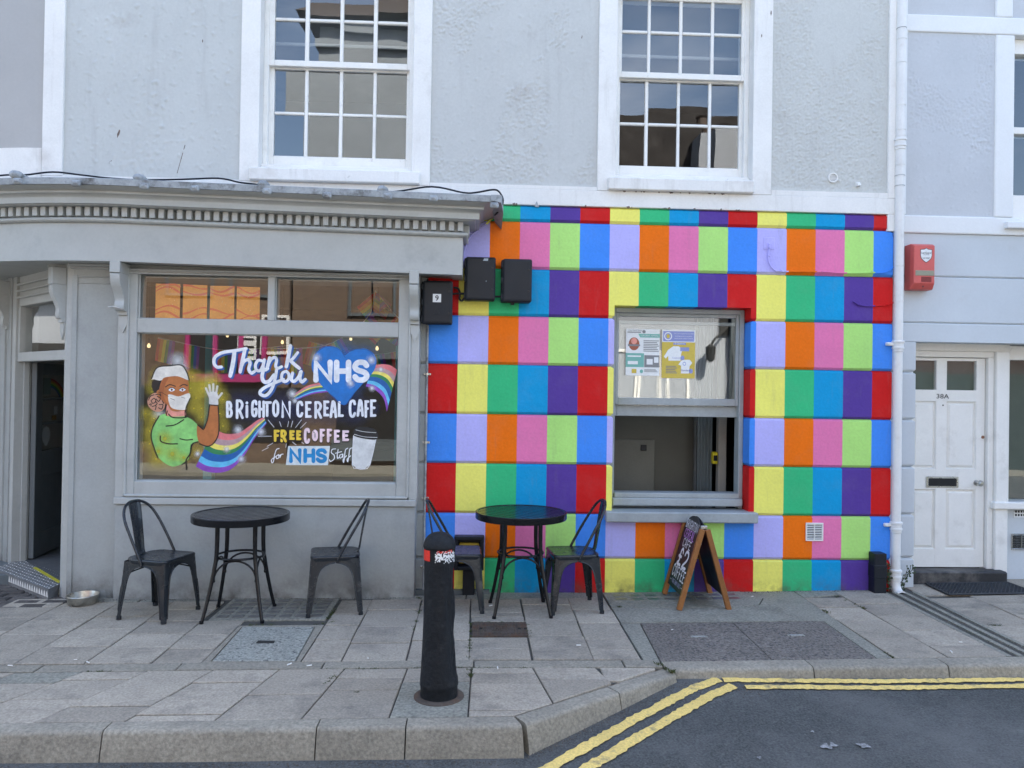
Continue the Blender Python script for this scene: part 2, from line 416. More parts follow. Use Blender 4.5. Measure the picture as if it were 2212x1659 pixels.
for i, (pth) in enumerate((yl_o, yl_i)):
    p2 = [Vector((p.x, p.y)) for p in pth]
    p2[0] = p2[0] + dirn*.25
    road_ribbon(p2, .066, 'yellow_line', 11+i)
road_ribbon([Vector(rd(x,y)[:2]) for x, y in ((1562,1471),(1680,1472),(1900,1474),(2212,1470))] + [Vector((6.5,-1.80))], .050, 'yellow_line', 15)
road_ribbon([Vector(rd(x,y)[:2]) for x, y in ((1610,1486),(1700,1486),(1900,1488),(2212,1484))] + [Vector((6.5,-1.93))], .048, 'yellow_line', 16)

# pale splashes of dried paint on the road
m_splat = mat('dried_paint', (.24,.245,.25), .85, .35, 30, .3, 60, .3)
for (sx, sy, rr_) in ((1785,1615,.032), (1800,1612,.024), (1862,1613,.028), (1874,1615,.018), (1640,1640,.014), (1755,1583,.012)):
    c = rd(sx, sy); q = MB(); rnd = random.Random(sx); pts = []
    for k in range(18):
        a = 2*pi*k/18; r_ = rr_*(.75+.25*sin(3*a+rr_*900)+rnd.uniform(-.18,.18)); x, y = c.x+r_*cos(a), c.y+r_*sin(a)*1.0; pts.append((x, y, zr(x, y)+.0085))
    q.sheet(pts); build(q, 'paint_splash', m_splat, road)
# pavement bed (the joints are its surface), slabs proud of it
def gsheet(mb, x0, x1, y0, y1, dz, n=8, mi=0):
    o = len(mb.v)
    for i in range(n+1):
        x = x0+(x1-x0)*i/n
        mb.v += [Vector((x, y0, gz(x)+dz)), Vector((x, y1, gz(x)+dz))]
    for i in range(n): mb.f.append([o+2*i, o+2*i+2, o+2*i+3, o+2*i+1]); mb.m.append(mi)
pv = MB()
gsheet(pv, -9, .42, -2.5, .4, -.013, 20); gsheet(pv, .42, 9, -1.66, .9, -.013, 20)
pv.add([(.42,-2.45,-.013),(1.33,-1.75,-.013),(1.40,-1.66,-.013),(.42,-1.66,-.013)], [(0,1,2,3)])
gsheet(pv, -9, -2.7, .4, 6, -.014, 8)
pavement = tag(build(pv, 'pavement', m_joint), kind='structure')
def slab(poly, mat_=None, name='paving_slab', ch=.005, dz=None, h=.03, parent=None, tilt=True):
    """one paving stone: top face inset by its worn edge, sides going down into the joint"""
    c = sum((Vector(p) for p in poly), Vector((0,0)))/len(poly)
    tx, ty = (random.uniform(-.006, .006), random.uniform(-.006, .006)) if tilt else (0, 0)
    dz = random.uniform(-.002, .0025) if dz is None else dz
    def Z(p): return gz(p.x)+dz+(p.x-c.x)*tx+(p.y-c.y)*ty
    n = len(poly); q = MB(); top = []; mid = []; bot = []
    area = sum(poly[k][0]*poly[(k+1) % n][1]-poly[(k+1) % n][0]*poly[k][1] for k in range(n))
    for i in range(n):
        p = Vector(poly[i]); a = Vector(poly[i-1]); b = Vector(poly[(i+1) % n])
        d1 = (a-p).normalized(); d2 = (b-p).normalized(); bis = (d1+d2)
        sn = abs(d1.x*d2.y-d1.y*d2.x) or 1
        reflex = ((p-a).cross(b-p))*area < 0 if n > 4 else False
        ins = p + bis*((-ch if reflex else ch)/max(.35, sn))
        top.append(Vector((ins.x, ins.y, Z(p)))); mid.append(Vector((p.x, p.y, Z(p)-ch*.7))); bot.append(Vector((p.x, p.y, Z(p)-h)))
    q.v = top+mid+bot
    q.f.append(list(range(n))); q.m.append(0)
    for k in (0, n):
        for i in range(n): j = (i+1) % n; q.f.append([k+i, k+n+i, k+n+j, k+j]); q.m.append(0)
    return build(q, name, mat_ or m_slab, parent or pavement)
G = .0045
def quad(xa0, xb0, xa1, xb1, y0, y1):
    """between two slanting joints: X at y0 -> X at y1 (y0 nearer the wall)"""
    return [Vector((xa1+G, y1+G)), Vector((xb1-G, y1+G)), Vector((xb0-G, y0-G)), Vector((xa0+G, y0-G))]
BT, BB = -1.625, -1.755                                    # the old kerb line inside the pavement
cols1 = [(-4.55,-3.95), (-3.95,-3.52), (-3.52,-3.09), (-3.09,-2.66), (-2.66,-2.235), (-2.235,-1.83), (-1.83,-1.52), (-1.52,-.905), (-.905,-.655), (-.655,-.25), (-.25,.148), (.148,.55), (.55,.942), (.942,1.253)]
def rows_random(y0, y1, seed):
    rnd = random.Random(seed); ys_ = [y0]
    while ys_[-1]-y1 > .62: ys_.append(ys_[-1]-rnd.choice((.30,.36,.42,.45,.33)))
    if ys_[-1]-y1 > .40: ys_.append((ys_[-1]+y1)/2+rnd.uniform(-.04,.04))
    return ys_+[y1]
special = {6: [(-.735,-1.08,-1.36,BT)], 7: [], 8: [(-.22,-.60,-.88,-1.2,BT)], 11: [(-.22,-.60,-.70,-.83), (-1.175,-1.42,BT)], 10: [(-.2,-.37,-.86,-1.24,BT)], 9: [(-.2,-.50,-.93,-1.28,BT)], 12: [(-.18,-.37,-.79,-1.16,BT)], 13: [(-.17,-.50,-.86,-1.22,-1.44,BT)],
           5: [(-.22,-.46,-.75,-1.04,-1.32,BT)], 4: [(-.22,-.62,-.92,-1.30,BT)], 3: [(-.22,-.36,-.70,-1.04,-1.40,BT)], 2: [(-.10,-.34,-.62,-.94,-1.36,BT)]}
for i, (xa, xb) in enumerate(cols1):
    sets = special.get(i) or ([] if i == 7 else [tuple(rows_random(-.2 if i > 3 else -.36, BT, 40+i))])
    for ys_ in sets:
        for a, b in zip(ys_, ys_[1:]):
            dx = random.uniform(-.004, .004)
            slab(quad(xa+dx, xb+dx, xa+dx, xb+dx, a, b))
# strip of narrow stones along the wall
x = -3.0
while x < 1.2:
    L_ = random.uniform(.42, .8); x2 = min(1.25, x+L_)
    if not (x2 > -1.83 and x < -.92): slab(quad(x, x2, x, x2, -.09 if x < -.4 else .01, -.215), m_conc)
    x = x2
slab(quad(-1.84, -.92, -1.84, -.92, -.08, -.135), m_conc)
# dark setts in front of the doorway
m_sett = mat('dark_sett', (.085,.075,.068), .8, .25, 8, .3, 60, .7, 60, .004, rnd=.25)
for j in range(11):
    yy = -.352+j*.108
    for i in range(9):
        xx = -4.62+i*.205+(.1 if j % 2 else 0)+random.uniform(-.008, .008)
        if xx > -3.12-max(0, yy)*.9 or xx+.2 > -3.0: continue
        slab([Vector((xx+.006, yy+.006)), Vector((xx+.196, yy+.006)), Vector((xx+.196, yy+.102)), Vector((xx+.006, yy+.102))], m_sett, 'sett', ch=.012)
# flush old kerb line
x = -5.2
while x < 1.30:
    x2 = min(1.36, x+random.uniform(.8, .95))
    slab(quad(x, x2, x, x2, BT-.004, BB), m_kerb, 'flush_kerb_stone'); x = x2
# outer zone, joints slanting a little
jt = [(-4.9,-4.3), (-4.1,-4.3), (-3.4,-3.7), (-2.62,-2.93), (-2.22,-2.50), (-1.83,-2.06), (-1.43,-1.61), (-1.025,-1.155), (-.625,-.712), (-.232,-.258), (.163,.153), (.556,.64), (.955,1.09)]
rz2 = [(-2.12,), (-2.02,-2.30), (-2.2,), (-1.93,-2.2,-2.38), (-1.89,-2.17), (-2.28,), (-1.96,-2.16,-2.40), (-2.15,), (-1.92,-2.10), (-1.99,), (-1.86,-2.02,-2.40), (-1.96,)]
def lerp(a, b, t): return a+(b-a)*t
DK0, DK1 = Vector((.395,-2.470)), Vector((1.325,-1.775))    # back edge of the diagonal kerb
def diag_x(y): return DK0.x+(y-DK0.y)/(DK1.y-DK0.y)*(DK1.x-DK0.x)
def clip_diag(poly):                                        # keep what lies behind the diagonal kerb
    out = []
    def side(p): return (p.x-diag_x(p.y))+.006
    for i in range(len(poly)):
        a, b = poly[i], poly[(i+1) % len(poly)]; sa, sb = side(a), side(b)
        if sa <= 0: out.append(a)
        if (sa < 0) != (sb < 0): out.append(a+(b-a)*(sa/(sa-sb)))
    return out
KB = -2.475
for i in range(len(jt)-1):
    ys_ = [BB-.006, *rz2[i % len(rz2)], KB]
    for a, b in zip(ys_, ys_[1:]):
        ta, tb = (a+1.86)/-.62, (b+1.86)/-.62
        po = quad(lerp(*jt[i], ta), lerp(*jt[i+1], ta), lerp(*jt[i], tb), lerp(*jt[i+1], tb), a, b)
        po = clip_diag(po)
        m__ = m_conc if (i == 9 and b < -2.0) or (i == 3 and a > -1.9) else m_slab
        if len(po) > 2 and abs(sum(po[k].x*po[(k+1) % len(po)].y-po[(k+1) % len(po)].x*po[k].y for k in range(len(po)))) > .008: slab(po, m__)
slab(clip_diag([Vector((.96,-1.98)), Vector((1.3,-1.98)), Vector((1.3,-1.765)), Vector((.96,-1.765))]))
# right-hand zone
RB = -1.655
# concrete surround of the two inset covers, with its crack
conc = [Vector((1.262,RB)), Vector((1.365,RB)), Vector((1.405,-.86)), Vector((2.76,-.86)), Vector((2.795,RB)), Vector((2.885,RB)), Vector((2.905,-.21)), Vector((2.905,.0)), Vector((1.262,.0))]
slab([Vector((1.262,-.44)), Vector((2.30,-.47)), Vector((2.46,-.40)), Vector((2.56,-.22)), Vector((2.44,0.0)), Vector((1.262,0.0))], m_conc, 'concrete_panel', ch=.0025, tilt=False)
slab([Vector((1.262,-.848)), Vector((2.66,-.848)), Vector((2.50,-.52)), Vector((2.30,-.476)), Vector((1.262,-.448))], m_conc, 'concrete_panel', ch=.0025, tilt=False)
slab([Vector((2.67,-.848)), Vector((2.895,-.848)), Vector((2.908,-.2)), Vector((2.908,0)), Vector((2.45,0)), Vector((2.57,-.22)), Vector((2.47,-.408)), Vector((2.312,-.4735)), Vector((2.505,-.523))], m_conc, 'concrete_panel', ch=.0025, tilt=False)
slab([Vector((1.262,RB)), Vector((1.36,RB)), Vector((1.40,-.855)), Vector((1.262,-.855))], m_conc, 'concrete_panel', ch=.0025, tilt=False)
slab([Vector((2.775,RB)), Vector((2.875,RB)), Vector((2.893,-.855)), Vector((2.788,-.855))], m_conc, 'concrete_panel', ch=.0025, tilt=False)
for (x0, x1, t0, t1, lab) in ((1.407, 2.092, 1.367, 2.085, 'dark aggregate inset cover, the one of the pair nearer the diagonal kerb'), (2.096, 2.783, 2.089, 2.770, 'dark aggregate inset cover, the one of the pair nearer the white door')):
    r = empty('inspection_cover', ((x0+x1)/2, -1.25, gz(2)), 0, lab, 'cover', 'aggregate covers set in the pavement')
    slab([Vector((t0,RB)), Vector((t1,RB)), Vector((x1,-.858)), Vector((x0,-.858))], m_aggr, 'cover_plate', dz=.001, parent=r, tilt=False)
    cx = (x0+x1)/2
    q = MB(); q.box(cx-.06, cx+.06, -1.20, -1.165, gz(cx)-.004, gz(cx)+.0035); q.box(cx-.045, cx+.045, -1.187, -1.178, gz(cx)+.003, gz(cx)+.0055, 1)
    build(q, 'name_plate', [m_cover, m_lead], r)
jr = [(2.909,2.888), (3.256,3.243), (3.665,3.645), (3.945,3.90), (4.335,4.31), (4.75,4.74), (5.25,5.25), (5.8,5.8)]
rr = [(-.215,-.50,-.86,-1.25), (-.03,-.42,-.73,-1.09,-1.43), None, (-.26,-.62,-1.02,-1.3), (-.2,-.45,-.80,-1.2), (-.1,-.6,-1.1), (-.1,-.5,-.9,-1.3)]
slab([Vector((2.916,-.207)), Vector((3.65,-.022)), Vector((3.65,0.05)), Vector((2.916,0.03))], m_conc, tilt=False)
for i, ys_ in enumerate(rr):
    if ys_ is None: continue
    ys_ = list(ys_)+[RB]
    for a, b in zip(ys_, ys_[1:]):
        ta, tb = -a/1.65, -b/1.65
        slab(quad(lerp(*jr[i], ta), lerp(*jr[i+1], ta), lerp(*jr[i], tb), lerp(*jr[i+1], tb), a, b))
for x0, x1 in ((3.95,4.4), (4.4,4.85), (4.85,5.4), (5.4,6.0)): slab(quad(x0, x1, x0, x1, .34, -.18 if x0 < 4.8 else -.09), m_slab)
# slotted drain channel from the pipe to the road
q = MB()
for k in range(7):
    t = k/6
    if k in (1, 3, 5): continue
    a0, a1 = lerp(3.672, 3.938, t), lerp(3.652, 3.893, t)
    q.prism([(a0-.018,-.06,gz(a0)+.001), (a0+.018,-.06,gz(a0)+.001), (a1+.018,RB,gz(a1)+.001), (a1-.018,RB,gz(a1)+.001)], (0,0,-.02))
for k in (1, 3, 5):
    t = k/6; a0, a1 = lerp(3.672, 3.938, t), lerp(3.652, 3.893, t)
    q.prism([(a0-.03,-.06,gz(a0)-.008), (a0+.03,-.06,gz(a0)-.008), (a1+.03,RB,gz(a1)-.008), (a1-.03,RB,gz(a1)-.008)], (0,0,-.01), 1)
build(q, 'drain_channel', [m_conc, m_joint], pavement)

# kerbs: each stone its own piece
kerb = tag(build(MB().add([(-9,-2.50,-.3),(.38,-2.50,-.3),(.38,-2.48,-.3),(-9,-2.48,-.3)], [(0,1,2,3)]), 'kerb', m_joint), kind='structure')
def kerb_stone(b0, b1, f0, f1, top0, top1, r=.028, drop=.32, lean=.02):
    """b: back edge, f: face line, in plan ; front arris rounded"""
    q = MB(); prof = []
    for (b, f, zt) in ((b0, f0, top0), (b1, f1, top1)):
        b = Vector(b); f = Vector(f); d = (f-b).normalized(); wdt = (f-b).length
        ring_ = [(0, -drop), (0, 0-.003), (.004, 0)]
        for k in range(6):
            a = pi/2*k/5; ring_.append((wdt-r-.012+sin(a)*r, -r+cos(a)*r))
        ring_ += [(wdt+lean*.6, -.12), (wdt+lean, -drop)]
        prof.append([Vector((b.x+d.x*o, b.y+d.y*o, zt+z)) for o, z in ring_])
    q.loft(prof); return build(q, 'kerb_stone', m_kerb, kerb, smooth=35)
kx = [-5.4,-4.45,-3.55,-2.62,-1.66,-.605,-.157,.398]
for a, b in zip(kx, kx[1:]):
    e = Vector((b-.008, -2.478-.004*b)); 
    kerb_stone((a,-2.482), (b-.007,-2.482), (a,-2.605), (b-.007+(.045 if b > .3 else 0),-2.605), gz(a)+.001, gz(b)+.001)
dd = [0, .58, 1.0]; db = DK0+Vector((.006,-.006)); de = Vector((1.36,-1.752)); f0_, f1_ = Vector((.462,-2.585)), Vector((1.43,-1.852))
for a, b in zip(dd, dd[1:]):
    A0 = db.lerp(de, a); A1 = db.lerp(de, b-.006); F0 = f0_.lerp(f1_, a); F1 = f0_.lerp(f1_, b-.006)
    kerb_stone(A0, A1, F0, F1, lerp(.0, -.012, a), lerp(.0, -.012, b), .026)
kx = [1.368, 2.298, 3.159, 4.05, 4.95, 5.9]
for a, b in zip(kx, kx[1:]): kerb_stone((a,-1.660), (b-.007,-1.660), (a,-1.815), (b-.007,-1.815), gz(a)+.0, gz(b)+.0, .03)

# pavement lights: small glass blocks set in concrete
m_gblock = mat('old_glass_block', A(108,110,112,.75), .3, .2, 6, .05, 60, .1, 30, .002, dirt=[((.14,.135,.125), .8, 9, .45, .65)])
def pavement_light(x0, x1, y0, y1, nx_, ny_, lab):
    r = empty('pavement_light', ((x0+x1)/2, (y0+y1)/2, gz((x0+x1)/2)), 0, lab, 'pavement light')
    slab([Vector((x0,y1)), Vector((x1,y1)), Vector((x1,y0)), Vector((x0,y0))], m_conc, 'concrete_frame', dz=0, parent=r, tilt=False)
    px_, py_ = (x1-x0-.05)/nx_, (y0-y1-.06)/ny_
    me = None
    for i in range(nx_):
        for j in range(ny_):
            cx, cy = x0+.025+px_*(i+.5), y1+.03+py_*(j+.5); a, b = px_*.36, py_*.30
            if me is None:
                q = MB(); q.loft([[(-a,-b,-.01), (a,-b,-.01), (a,b,-.01), (-a,b,-.01)], [(-a,-b,.003), (a,-b,.003), (a,b,.003), (-a,b,.003)], [(-a*.9,-b*.86,.0055), (a*.9,-b*.86,.0055), (a*.9,b*.86,.0055), (-a*.9,b*.86,.0055)]])
                me = mesh_of(q, 'glass_block', m_gblock)
            o = link('glass_block', me, r); o.location = (cx, cy, gz(cx)); 
    return r
pavement_light(-1.79, -.93, -.14, -.73, 7, 5, 'panel of old glass blocks in concrete under the left round table')
pavement_light(1.29, 2.42, -.02, -.30, 8, 2, 'narrow strip of glass blocks in concrete along the rainbow wall under the A-board')

# manhole cover with concrete slab infill
r = empty('manhole_cover', (-1.22, -1.27, gz(-1.2)), 0, 'pale speckled square cover with a dark slot, in front of the left table', 'cover')
slab([Vector((-1.462,-1.60)), Vector((-.945,-1.612)), Vector((-.973,-.915)), Vector((-1.485,-.905))], m_cover, 'cover_plate', dz=.002, parent=r, tilt=False)
q = MB()
fr = [(-1.515,BT), (-.91,BT), (-.912,-.87), (-1.515,-.87)]; inn = [(-1.472,-1.605), (-.937,-1.617), (-.965,-.907), (-1.493,-.897)]
for k in range(4):
    a, b, c, d = fr[k], fr[(k+1) % 4], inn[(k+1) % 4], inn[k]
    q.prism([(p[0], p[1], gz(p[0])-.001) for p in (a, b, c, d)], (0,0,-.02))
build(q, 'cover_frame', m_kerb, r)
q = MB(); q.prism([(-1.285,-1.275,gz(-1.2)+.0035), (-1.165,-1.278,gz(-1.2)+.0035), (-1.17,-1.225,gz(-1.2)+.0035), (-1.285,-1.222,gz(-1.2)+.0035)], (0,0,-.002)); build(q, 'lifting_slot', m_grout, r)
# small iron box cover
r = empty('hydrant_cover', (.362, -1.0, 0), 0, 'small rusty rectangular iron cover with raised studs and letters, in front of the right table', 'cover')
q = MB(); q.box(.160, .566, -1.155, -.842, -.02, .0005)
for i in range(15):
    for j in range(9):
        cx, cy = .178+i*.0265, -1.137+j*.0345
        if 4 <= i <= 10 and 2 <= j <= 6: continue
        q.box(cx-.009, cx+.009, cy-.007, cy+.007, .0004, .0055)
build(q, 'lid', m_rust, r)
q = MB()
for x0, x1, y0, y1 in ((.305,.420,-1.055,-1.049), (.305,.420,-.943,-.937), (.305,.311,-1.05,-.94), (.414,.42,-1.05,-.94)): q.box(x0, x1, y0, y1, .0004, .006)
for x0, x1, y0, y1 in ((.322,.330,-1.03,-.96), (.346,.354,-1.03,-.96), (.33,.346,-1.0,-.99), (.366,.374,-1.03,-.96), (.374,.402,-.97,-.96), (.374,.394,-1.0,-.99)): q.box(x0, x1, y0, y1, .0005, .0062)
build(q, 'raised_letters', m_rust, r)
q = MB()
for cx in (.225, .50, .585-.04): q.lathe([(0, .0062), (.012, .0062), (.012, .0)], (cx, -1.0, 0), 12)
build(q, 'key_hole', m_grout, r)
# grit and crumbs swept against the kerbs and the foot of the walls
m_grit = mat('grit', (.10,.09,.078), .9, .4, 40, .3, 90, .3)
q = MB(); rnd = random.Random(21)
def grit(p, qq, n, sp, zf, smin=.002, smax=.007):
    for i in range(n):
        t = rnd.random(); x = lerp(p[0], qq[0], t)+rnd.gauss(0, sp); y = lerp(p[1], qq[1], t)+abs(rnd.gauss(0, sp))*(-1); s_ = rnd.uniform(smin, smax); z = zf(x, y); a = rnd.uniform(0, 6)
        q.add([(x+s_*cos(a), y+s_*sin(a), z), (x+s_*cos(a+2.1), y+s_*sin(a+2.1), z), (x+s_*cos(a+4.2), y+s_*sin(a+4.2), z), (x, y, z+s_*.9)], [(0,1,3), (1,2,3), (2,0,3)])
grit((.46,-2.60), (1.43,-1.87), 420, .025, zr); grit((1.42,-1.845), (5.2,-1.845), 900, .035, zr); grit((1.40,-1.88), (1.9,-1.9), 260, .07, zr); grit((-2.5,-2.64), (.4,-2.64), 350, .02, zr)
grit((1.0,-.004), (3.45,-.004), 380, .018, gz); grit((-2.7,-.155), (-.4,-.155), 260, .015, gz); grit((-3.2,-.08), (-2.75,-.16), 120, .03, gz); grit((.3,-2.0), (4.5,-2.9), 260, .35, zr, .0015, .004)
tag(build(q, 'grit', m_grit), kind='stuff')
# weeds and moss in the joints
m_moss = mat('moss_grass', (.055,.075,.022), .9, .35, 30, .2, 90, .2, 60, .002, dirt=[((.11,.09,.04), .7, 20, .5, .7)])
q = MB(); rnd = random.Random(5)
def tuft(x, y, n, h, sp):
    for i in range(n):
        bx, by = x+rnd.gauss(0, sp), y+rnd.gauss(0, sp*.5); a = rnd.uniform(0, 2*pi); hh = h*rnd.uniform(.4, 1.1); lx, ly = cos(a)*hh*.7, sin(a)*hh*.7; w_ = .0022
        z = gz(bx)-.006
        q.add([(bx-w_*sin(a), by+w_*cos(a), z), (bx+w_*sin(a), by-w_*cos(a), z), (bx+lx*.5, by+ly*.5, z+hh*.8), (bx+lx, by+ly, z+hh)], [(0,1,2), (0,2,3)])
def weeds(p, qq, n, h=.016, sp=.008, k=14):
    for i in range(n):
        t = rnd.random(); tuft(lerp(p[0], qq[0], t), lerp(p[1], qq[1], t), k, h, sp)
weeds((.15,-.83), (.15,-1.6), 14); weeds((.17,-.845), (.56,-.85), 7); weeds((.565,-.88), (.57,-1.17), 7); weeds((-.25,-.35), (-.25,-1.1), 8); weeds((-.9,-.42), (-.91,-.72), 7, .02)
weeds((-.75,-1.76), (.9,-1.77), 24, .012, .02); weeds((.16,-1.8), (.16,-1.95), 6, .02); weeds((-.64,-1.88), (-.68,-2.0), 5, .018); weeds((-1.45,-.87), (-1.25,-.87), 7, .016); weeds((-.98,-.87), (-.85,-.80), 5)
weeds((3.2,-.20), (3.25,-.55), 6, .02); weeds((2.9,-.4), (2.92,-.7), 4, .02); weeds((2.87,-1.5), (2.88,-1.64), 4); weeds((1.33,-1.70), (1.40,-1.86), 10, .022, .012); weeds((1.30,-.44), (1.34,-.44), 4, .02)
weeds((3.95,-1.0), (4.05,-1.02), 4); weeds((-2.2,-1.76), (-2.0,-1.76), 5, .014); weeds((-3.0,-.25), (-2.85,-.30), 6, .016); weeds((-.5,-2.13), (-.42,-2.14), 3, .014); weeds((2.3,.0), (3.4,.0), 14, .012, .02); weeds((.9,0), (1.3,0), 4, .01)
weeds((-.3,-.16), (-.26,-.2), 5, .02)
tag(build(q, 'moss', m_moss), kind='stuff')
# ================================================================== CAFE BUILDING
SW = .256
GRZ = [3.2853, 3.1474, 2.7432, 2.3398, 1.9266, 1.5041, 1.0859, .6656, .2873, -.03]
cafe = empty('cafe_building', (1.2, 0, 0), 0, 'grey rendered town house over a cafe, its ground floor wall painted in rainbow blocks', 'building')
X_END = S(3511, 1553, 0).x
X_END0 = S(3493, 905, 0).x
WX0, WX1, WZ0, WZ1 = 1.330, 2.512, .700, 2.450              # opening of the ground floor sash window
REV = .165; CH = .022; GD = .020
def block(x0, x1, z0, z1, color, lin_=False, rin=False, cb=True, ct=True, name='painted_block', y1=.19, m=None):
    """one block of a course: face chamfered into the grooves above and below, and into a reveal where it ends at the window"""
    q = MB(); l, r = (GD if lin_ else 0), (GD if rin else 0)
    def ringz(z, i): return [(x0+(l if i else 0), GD if i else 0, z), (x1-(r if i else 0), GD if i else 0, z), (x1-(r if i else 0), y1, z), (x0+(l if i else 0), y1, z)]
    rings = []
    rings += [ringz(z0+.001, True), ringz(z0+CH, False)] if cb else [ringz(z0, False)]
    rings += [ringz(z1-CH*.8, False), ringz(z1-.001, True)] if ct else [ringz(z1, False)]
    q.loft(rings); o = build(q, name, m or PAINT[color], cafe); 
    return o
for row in range(9):
    z1, z0 = GRZ[row], GRZ[row+1]; cols_ = ROW_A if row % 2 == 0 else ROW_B
    xe = X_END0 if row == 0 else X_END
    for k in range(-1, 15):
        x0, x1 = k*SW, min((k+1)*SW, xe)
        if x1-x0 < .01: continue
        c = cols_[k % 5]
        if row == 2 and x1 > WX0 and x0 < WX1:                   # lintel course: stops at the window head
            if x0 < WX0: block(x0, WX0, z0, WZ1, c, rin=True, ct=False); block(x0, x1, WZ1, z1, c, cb=False); continue
            if x1 > WX1: block(WX1, x1, z0, WZ1, c, lin_=True, ct=False); block(x0, x1, WZ1, z1, c, cb=False); continue
            block(x0, x1, WZ1, z1, c, cb=False); continue
        if 3 <= row <= 6 and x1 > WX0 and x0 < WX1:
            zz0 = z0 if row < 6 else max(z0, WZ0-.03)
            if x0 < WX0: block(x0, WX0, z0, z1, c, rin=True)
            elif x1 > WX1: block(WX1, x1, z0, z1, c, lin_=True)
            continue
        if row == 7 and x1 > WX0-.04 and x0 < WX1+.04:
            block(x0, x1, z0, min(z1, .615), c, ct=False); 
            if x0 < WX0-.06: pass
            continue
        block(x0, x1, z0, z1, c)
# grey quoin strip left of the rainbow blocks
for row in range(2, 9):
    z1, z0 = GRZ[row], GRZ[row+1]
    block(-.36, -SW-.012, z0, z1, '', name='quoin_block', m=m_shop2)
# core of the wall behind the blocks
q = MB()
q.box(-.36, WX0, .19, .34, -.1, 3.29); q.box(WX1, X_END+.05, .19, .34, -.1, 3.29); q.box(WX0, WX1, .19, .34, WZ1, 3.29); q.box(WX0, WX1, .19, .34, -.1, WZ0-.02)
build(q, 'wall_core', m_shop2, cafe)
# upper wall: white bands and pilaster strips, roughcast panels, openings for the two windows
UW = [(-1.692, -.415), (1.321, 2.506)]; UZ0, UZ1 = 3.55, 5.22
TOPZ = 9.0
q = MB()
q.box(-3.46, X_END+.03, -.012, .3, 3.287, 3.425)                          # white string band
for x0, x1 in ((-3.462,-3.297), (-1.850,-1.692), (-.415,-.260), (1.164,1.321), (2.506,2.672)): q.box(x0, x1, -.012, .3, 3.426, TOPZ)
for x0, x1 in UW: q.box(x0, x1, -.012, .3, UZ1, TOPZ); q.box(x0, x1, -.010, .3, 3.426, UZ0)
q.box(3.700, X_END+.03, -.012, .3, 3.4255, TOPZ); q.box(3.700, X_END+.03, -.012, .18, 3.14, 3.2865); q.box(X_END+.031, 3.82, .06, .3, 2.2, TOPZ)
build(q, 'white_trim', m_white, cafe, bevel=.006)
for x0, x1, zb, mm in ((-3.296,-1.851,3.435,m_panel), (-.259,1.163,3.455,m_panel_b), (2.673,3.699,3.47,m_panel_c)):
    q = MB(); q.box(x0, x1, .016, .3, zb, TOPZ); build(q, 'wall_backing', mm, cafe)
    build(rough_render(x0-.003, x1+.003, zb-.004, 5.35, .012, 'sparse' if mm is m_panel else 'patch' if mm is m_panel_b else 'full', 11.3 if mm is m_panel else 4.7 if mm is m_panel_b else 8.1), 'roughcast_panel', mm, cafe, smooth=180)
    q = MB(); q.box(x0, x1, -.009, .3, 3.4255, zb); build(q, 'panel_edge', m_white, cafe)
# window cills
for x0, x1 in ((-1.756,-.341), (1.250,2.508)):
    q = MB(); q.cbox(x0, x1, -.065, .12, 3.428, 3.530, .007); build(q, 'window_sill', m_white, cafe)
# curved corner at the far left
q = MB(); arc = []
for i in range(15):
    a = radians(78)*i/14; arc.append((-3.462-1.6*sin(a), .01+1.6*(1-cos(a))))
for (zb, zt, off, mi) in ((3.15, 3.655, -.02, 1), (3.655, TOPZ, .0, 0)):
    v0 = len(q.v)
    for i, (x, y) in enumerate(arc):
        a = radians(78)*i/14; ox, oy = -sin(a)*(-off), -cos(a)*(-off)
        for z in (zb, zt): q.v.append(Vector((x+ox, y+oy, z)))
        for z in (zt, zb): q.v.append(Vector((x+sin(a)*.3, y+cos(a)*.3, z)))
    for i in range(14):
        o = v0+i*4
        for j in range(4): q.f.append([o+j, o+4+j, o+4+(j+1) % 4, o+(j+1) % 4]); q.m.append(mi)
build(q, 'curved_corner', [m_corner, m_white], cafe, smooth=40)
# the body of the house behind the front: closes it to the sun and gives dark rooms
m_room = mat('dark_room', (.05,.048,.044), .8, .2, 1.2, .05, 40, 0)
m_ceil = mat('room_ceiling', (.30,.30,.29), .8, .05, 1, 0, 40, 0)
m_olive = mat('olive_panel', (.135,.135,.115), .75, .06, 1.5, .03, 60, .05)
q = MB()
q.box(-4.95, 4.0, 8.0, 8.2, -.2, TOPZ); q.box(-5.2, -4.95, 1.55, 8.2, -.2, TOPZ); q.box(3.95, 4.1, .36, 8.0, -.2, TOPZ); q.box(-5.2, 4.1, .3, 8.2, TOPZ, TOPZ+.2)
build(q, 'house_body', m_panel, cafe)
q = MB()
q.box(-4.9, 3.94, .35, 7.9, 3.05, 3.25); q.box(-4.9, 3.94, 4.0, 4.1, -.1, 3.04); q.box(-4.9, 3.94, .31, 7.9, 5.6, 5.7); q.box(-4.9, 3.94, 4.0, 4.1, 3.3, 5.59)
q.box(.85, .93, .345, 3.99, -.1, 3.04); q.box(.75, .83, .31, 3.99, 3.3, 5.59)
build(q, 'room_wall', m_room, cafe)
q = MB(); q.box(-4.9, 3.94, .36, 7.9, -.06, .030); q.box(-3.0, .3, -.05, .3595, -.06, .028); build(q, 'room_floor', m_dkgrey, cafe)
q = MB(); q.box(-2.9, -.37, .0, 3.99, 2.72, 2.80); q.box(-.37, .84, .35, 3.99, 2.72, 2.80); build(q, 'ceiling', m_ceil, cafe)

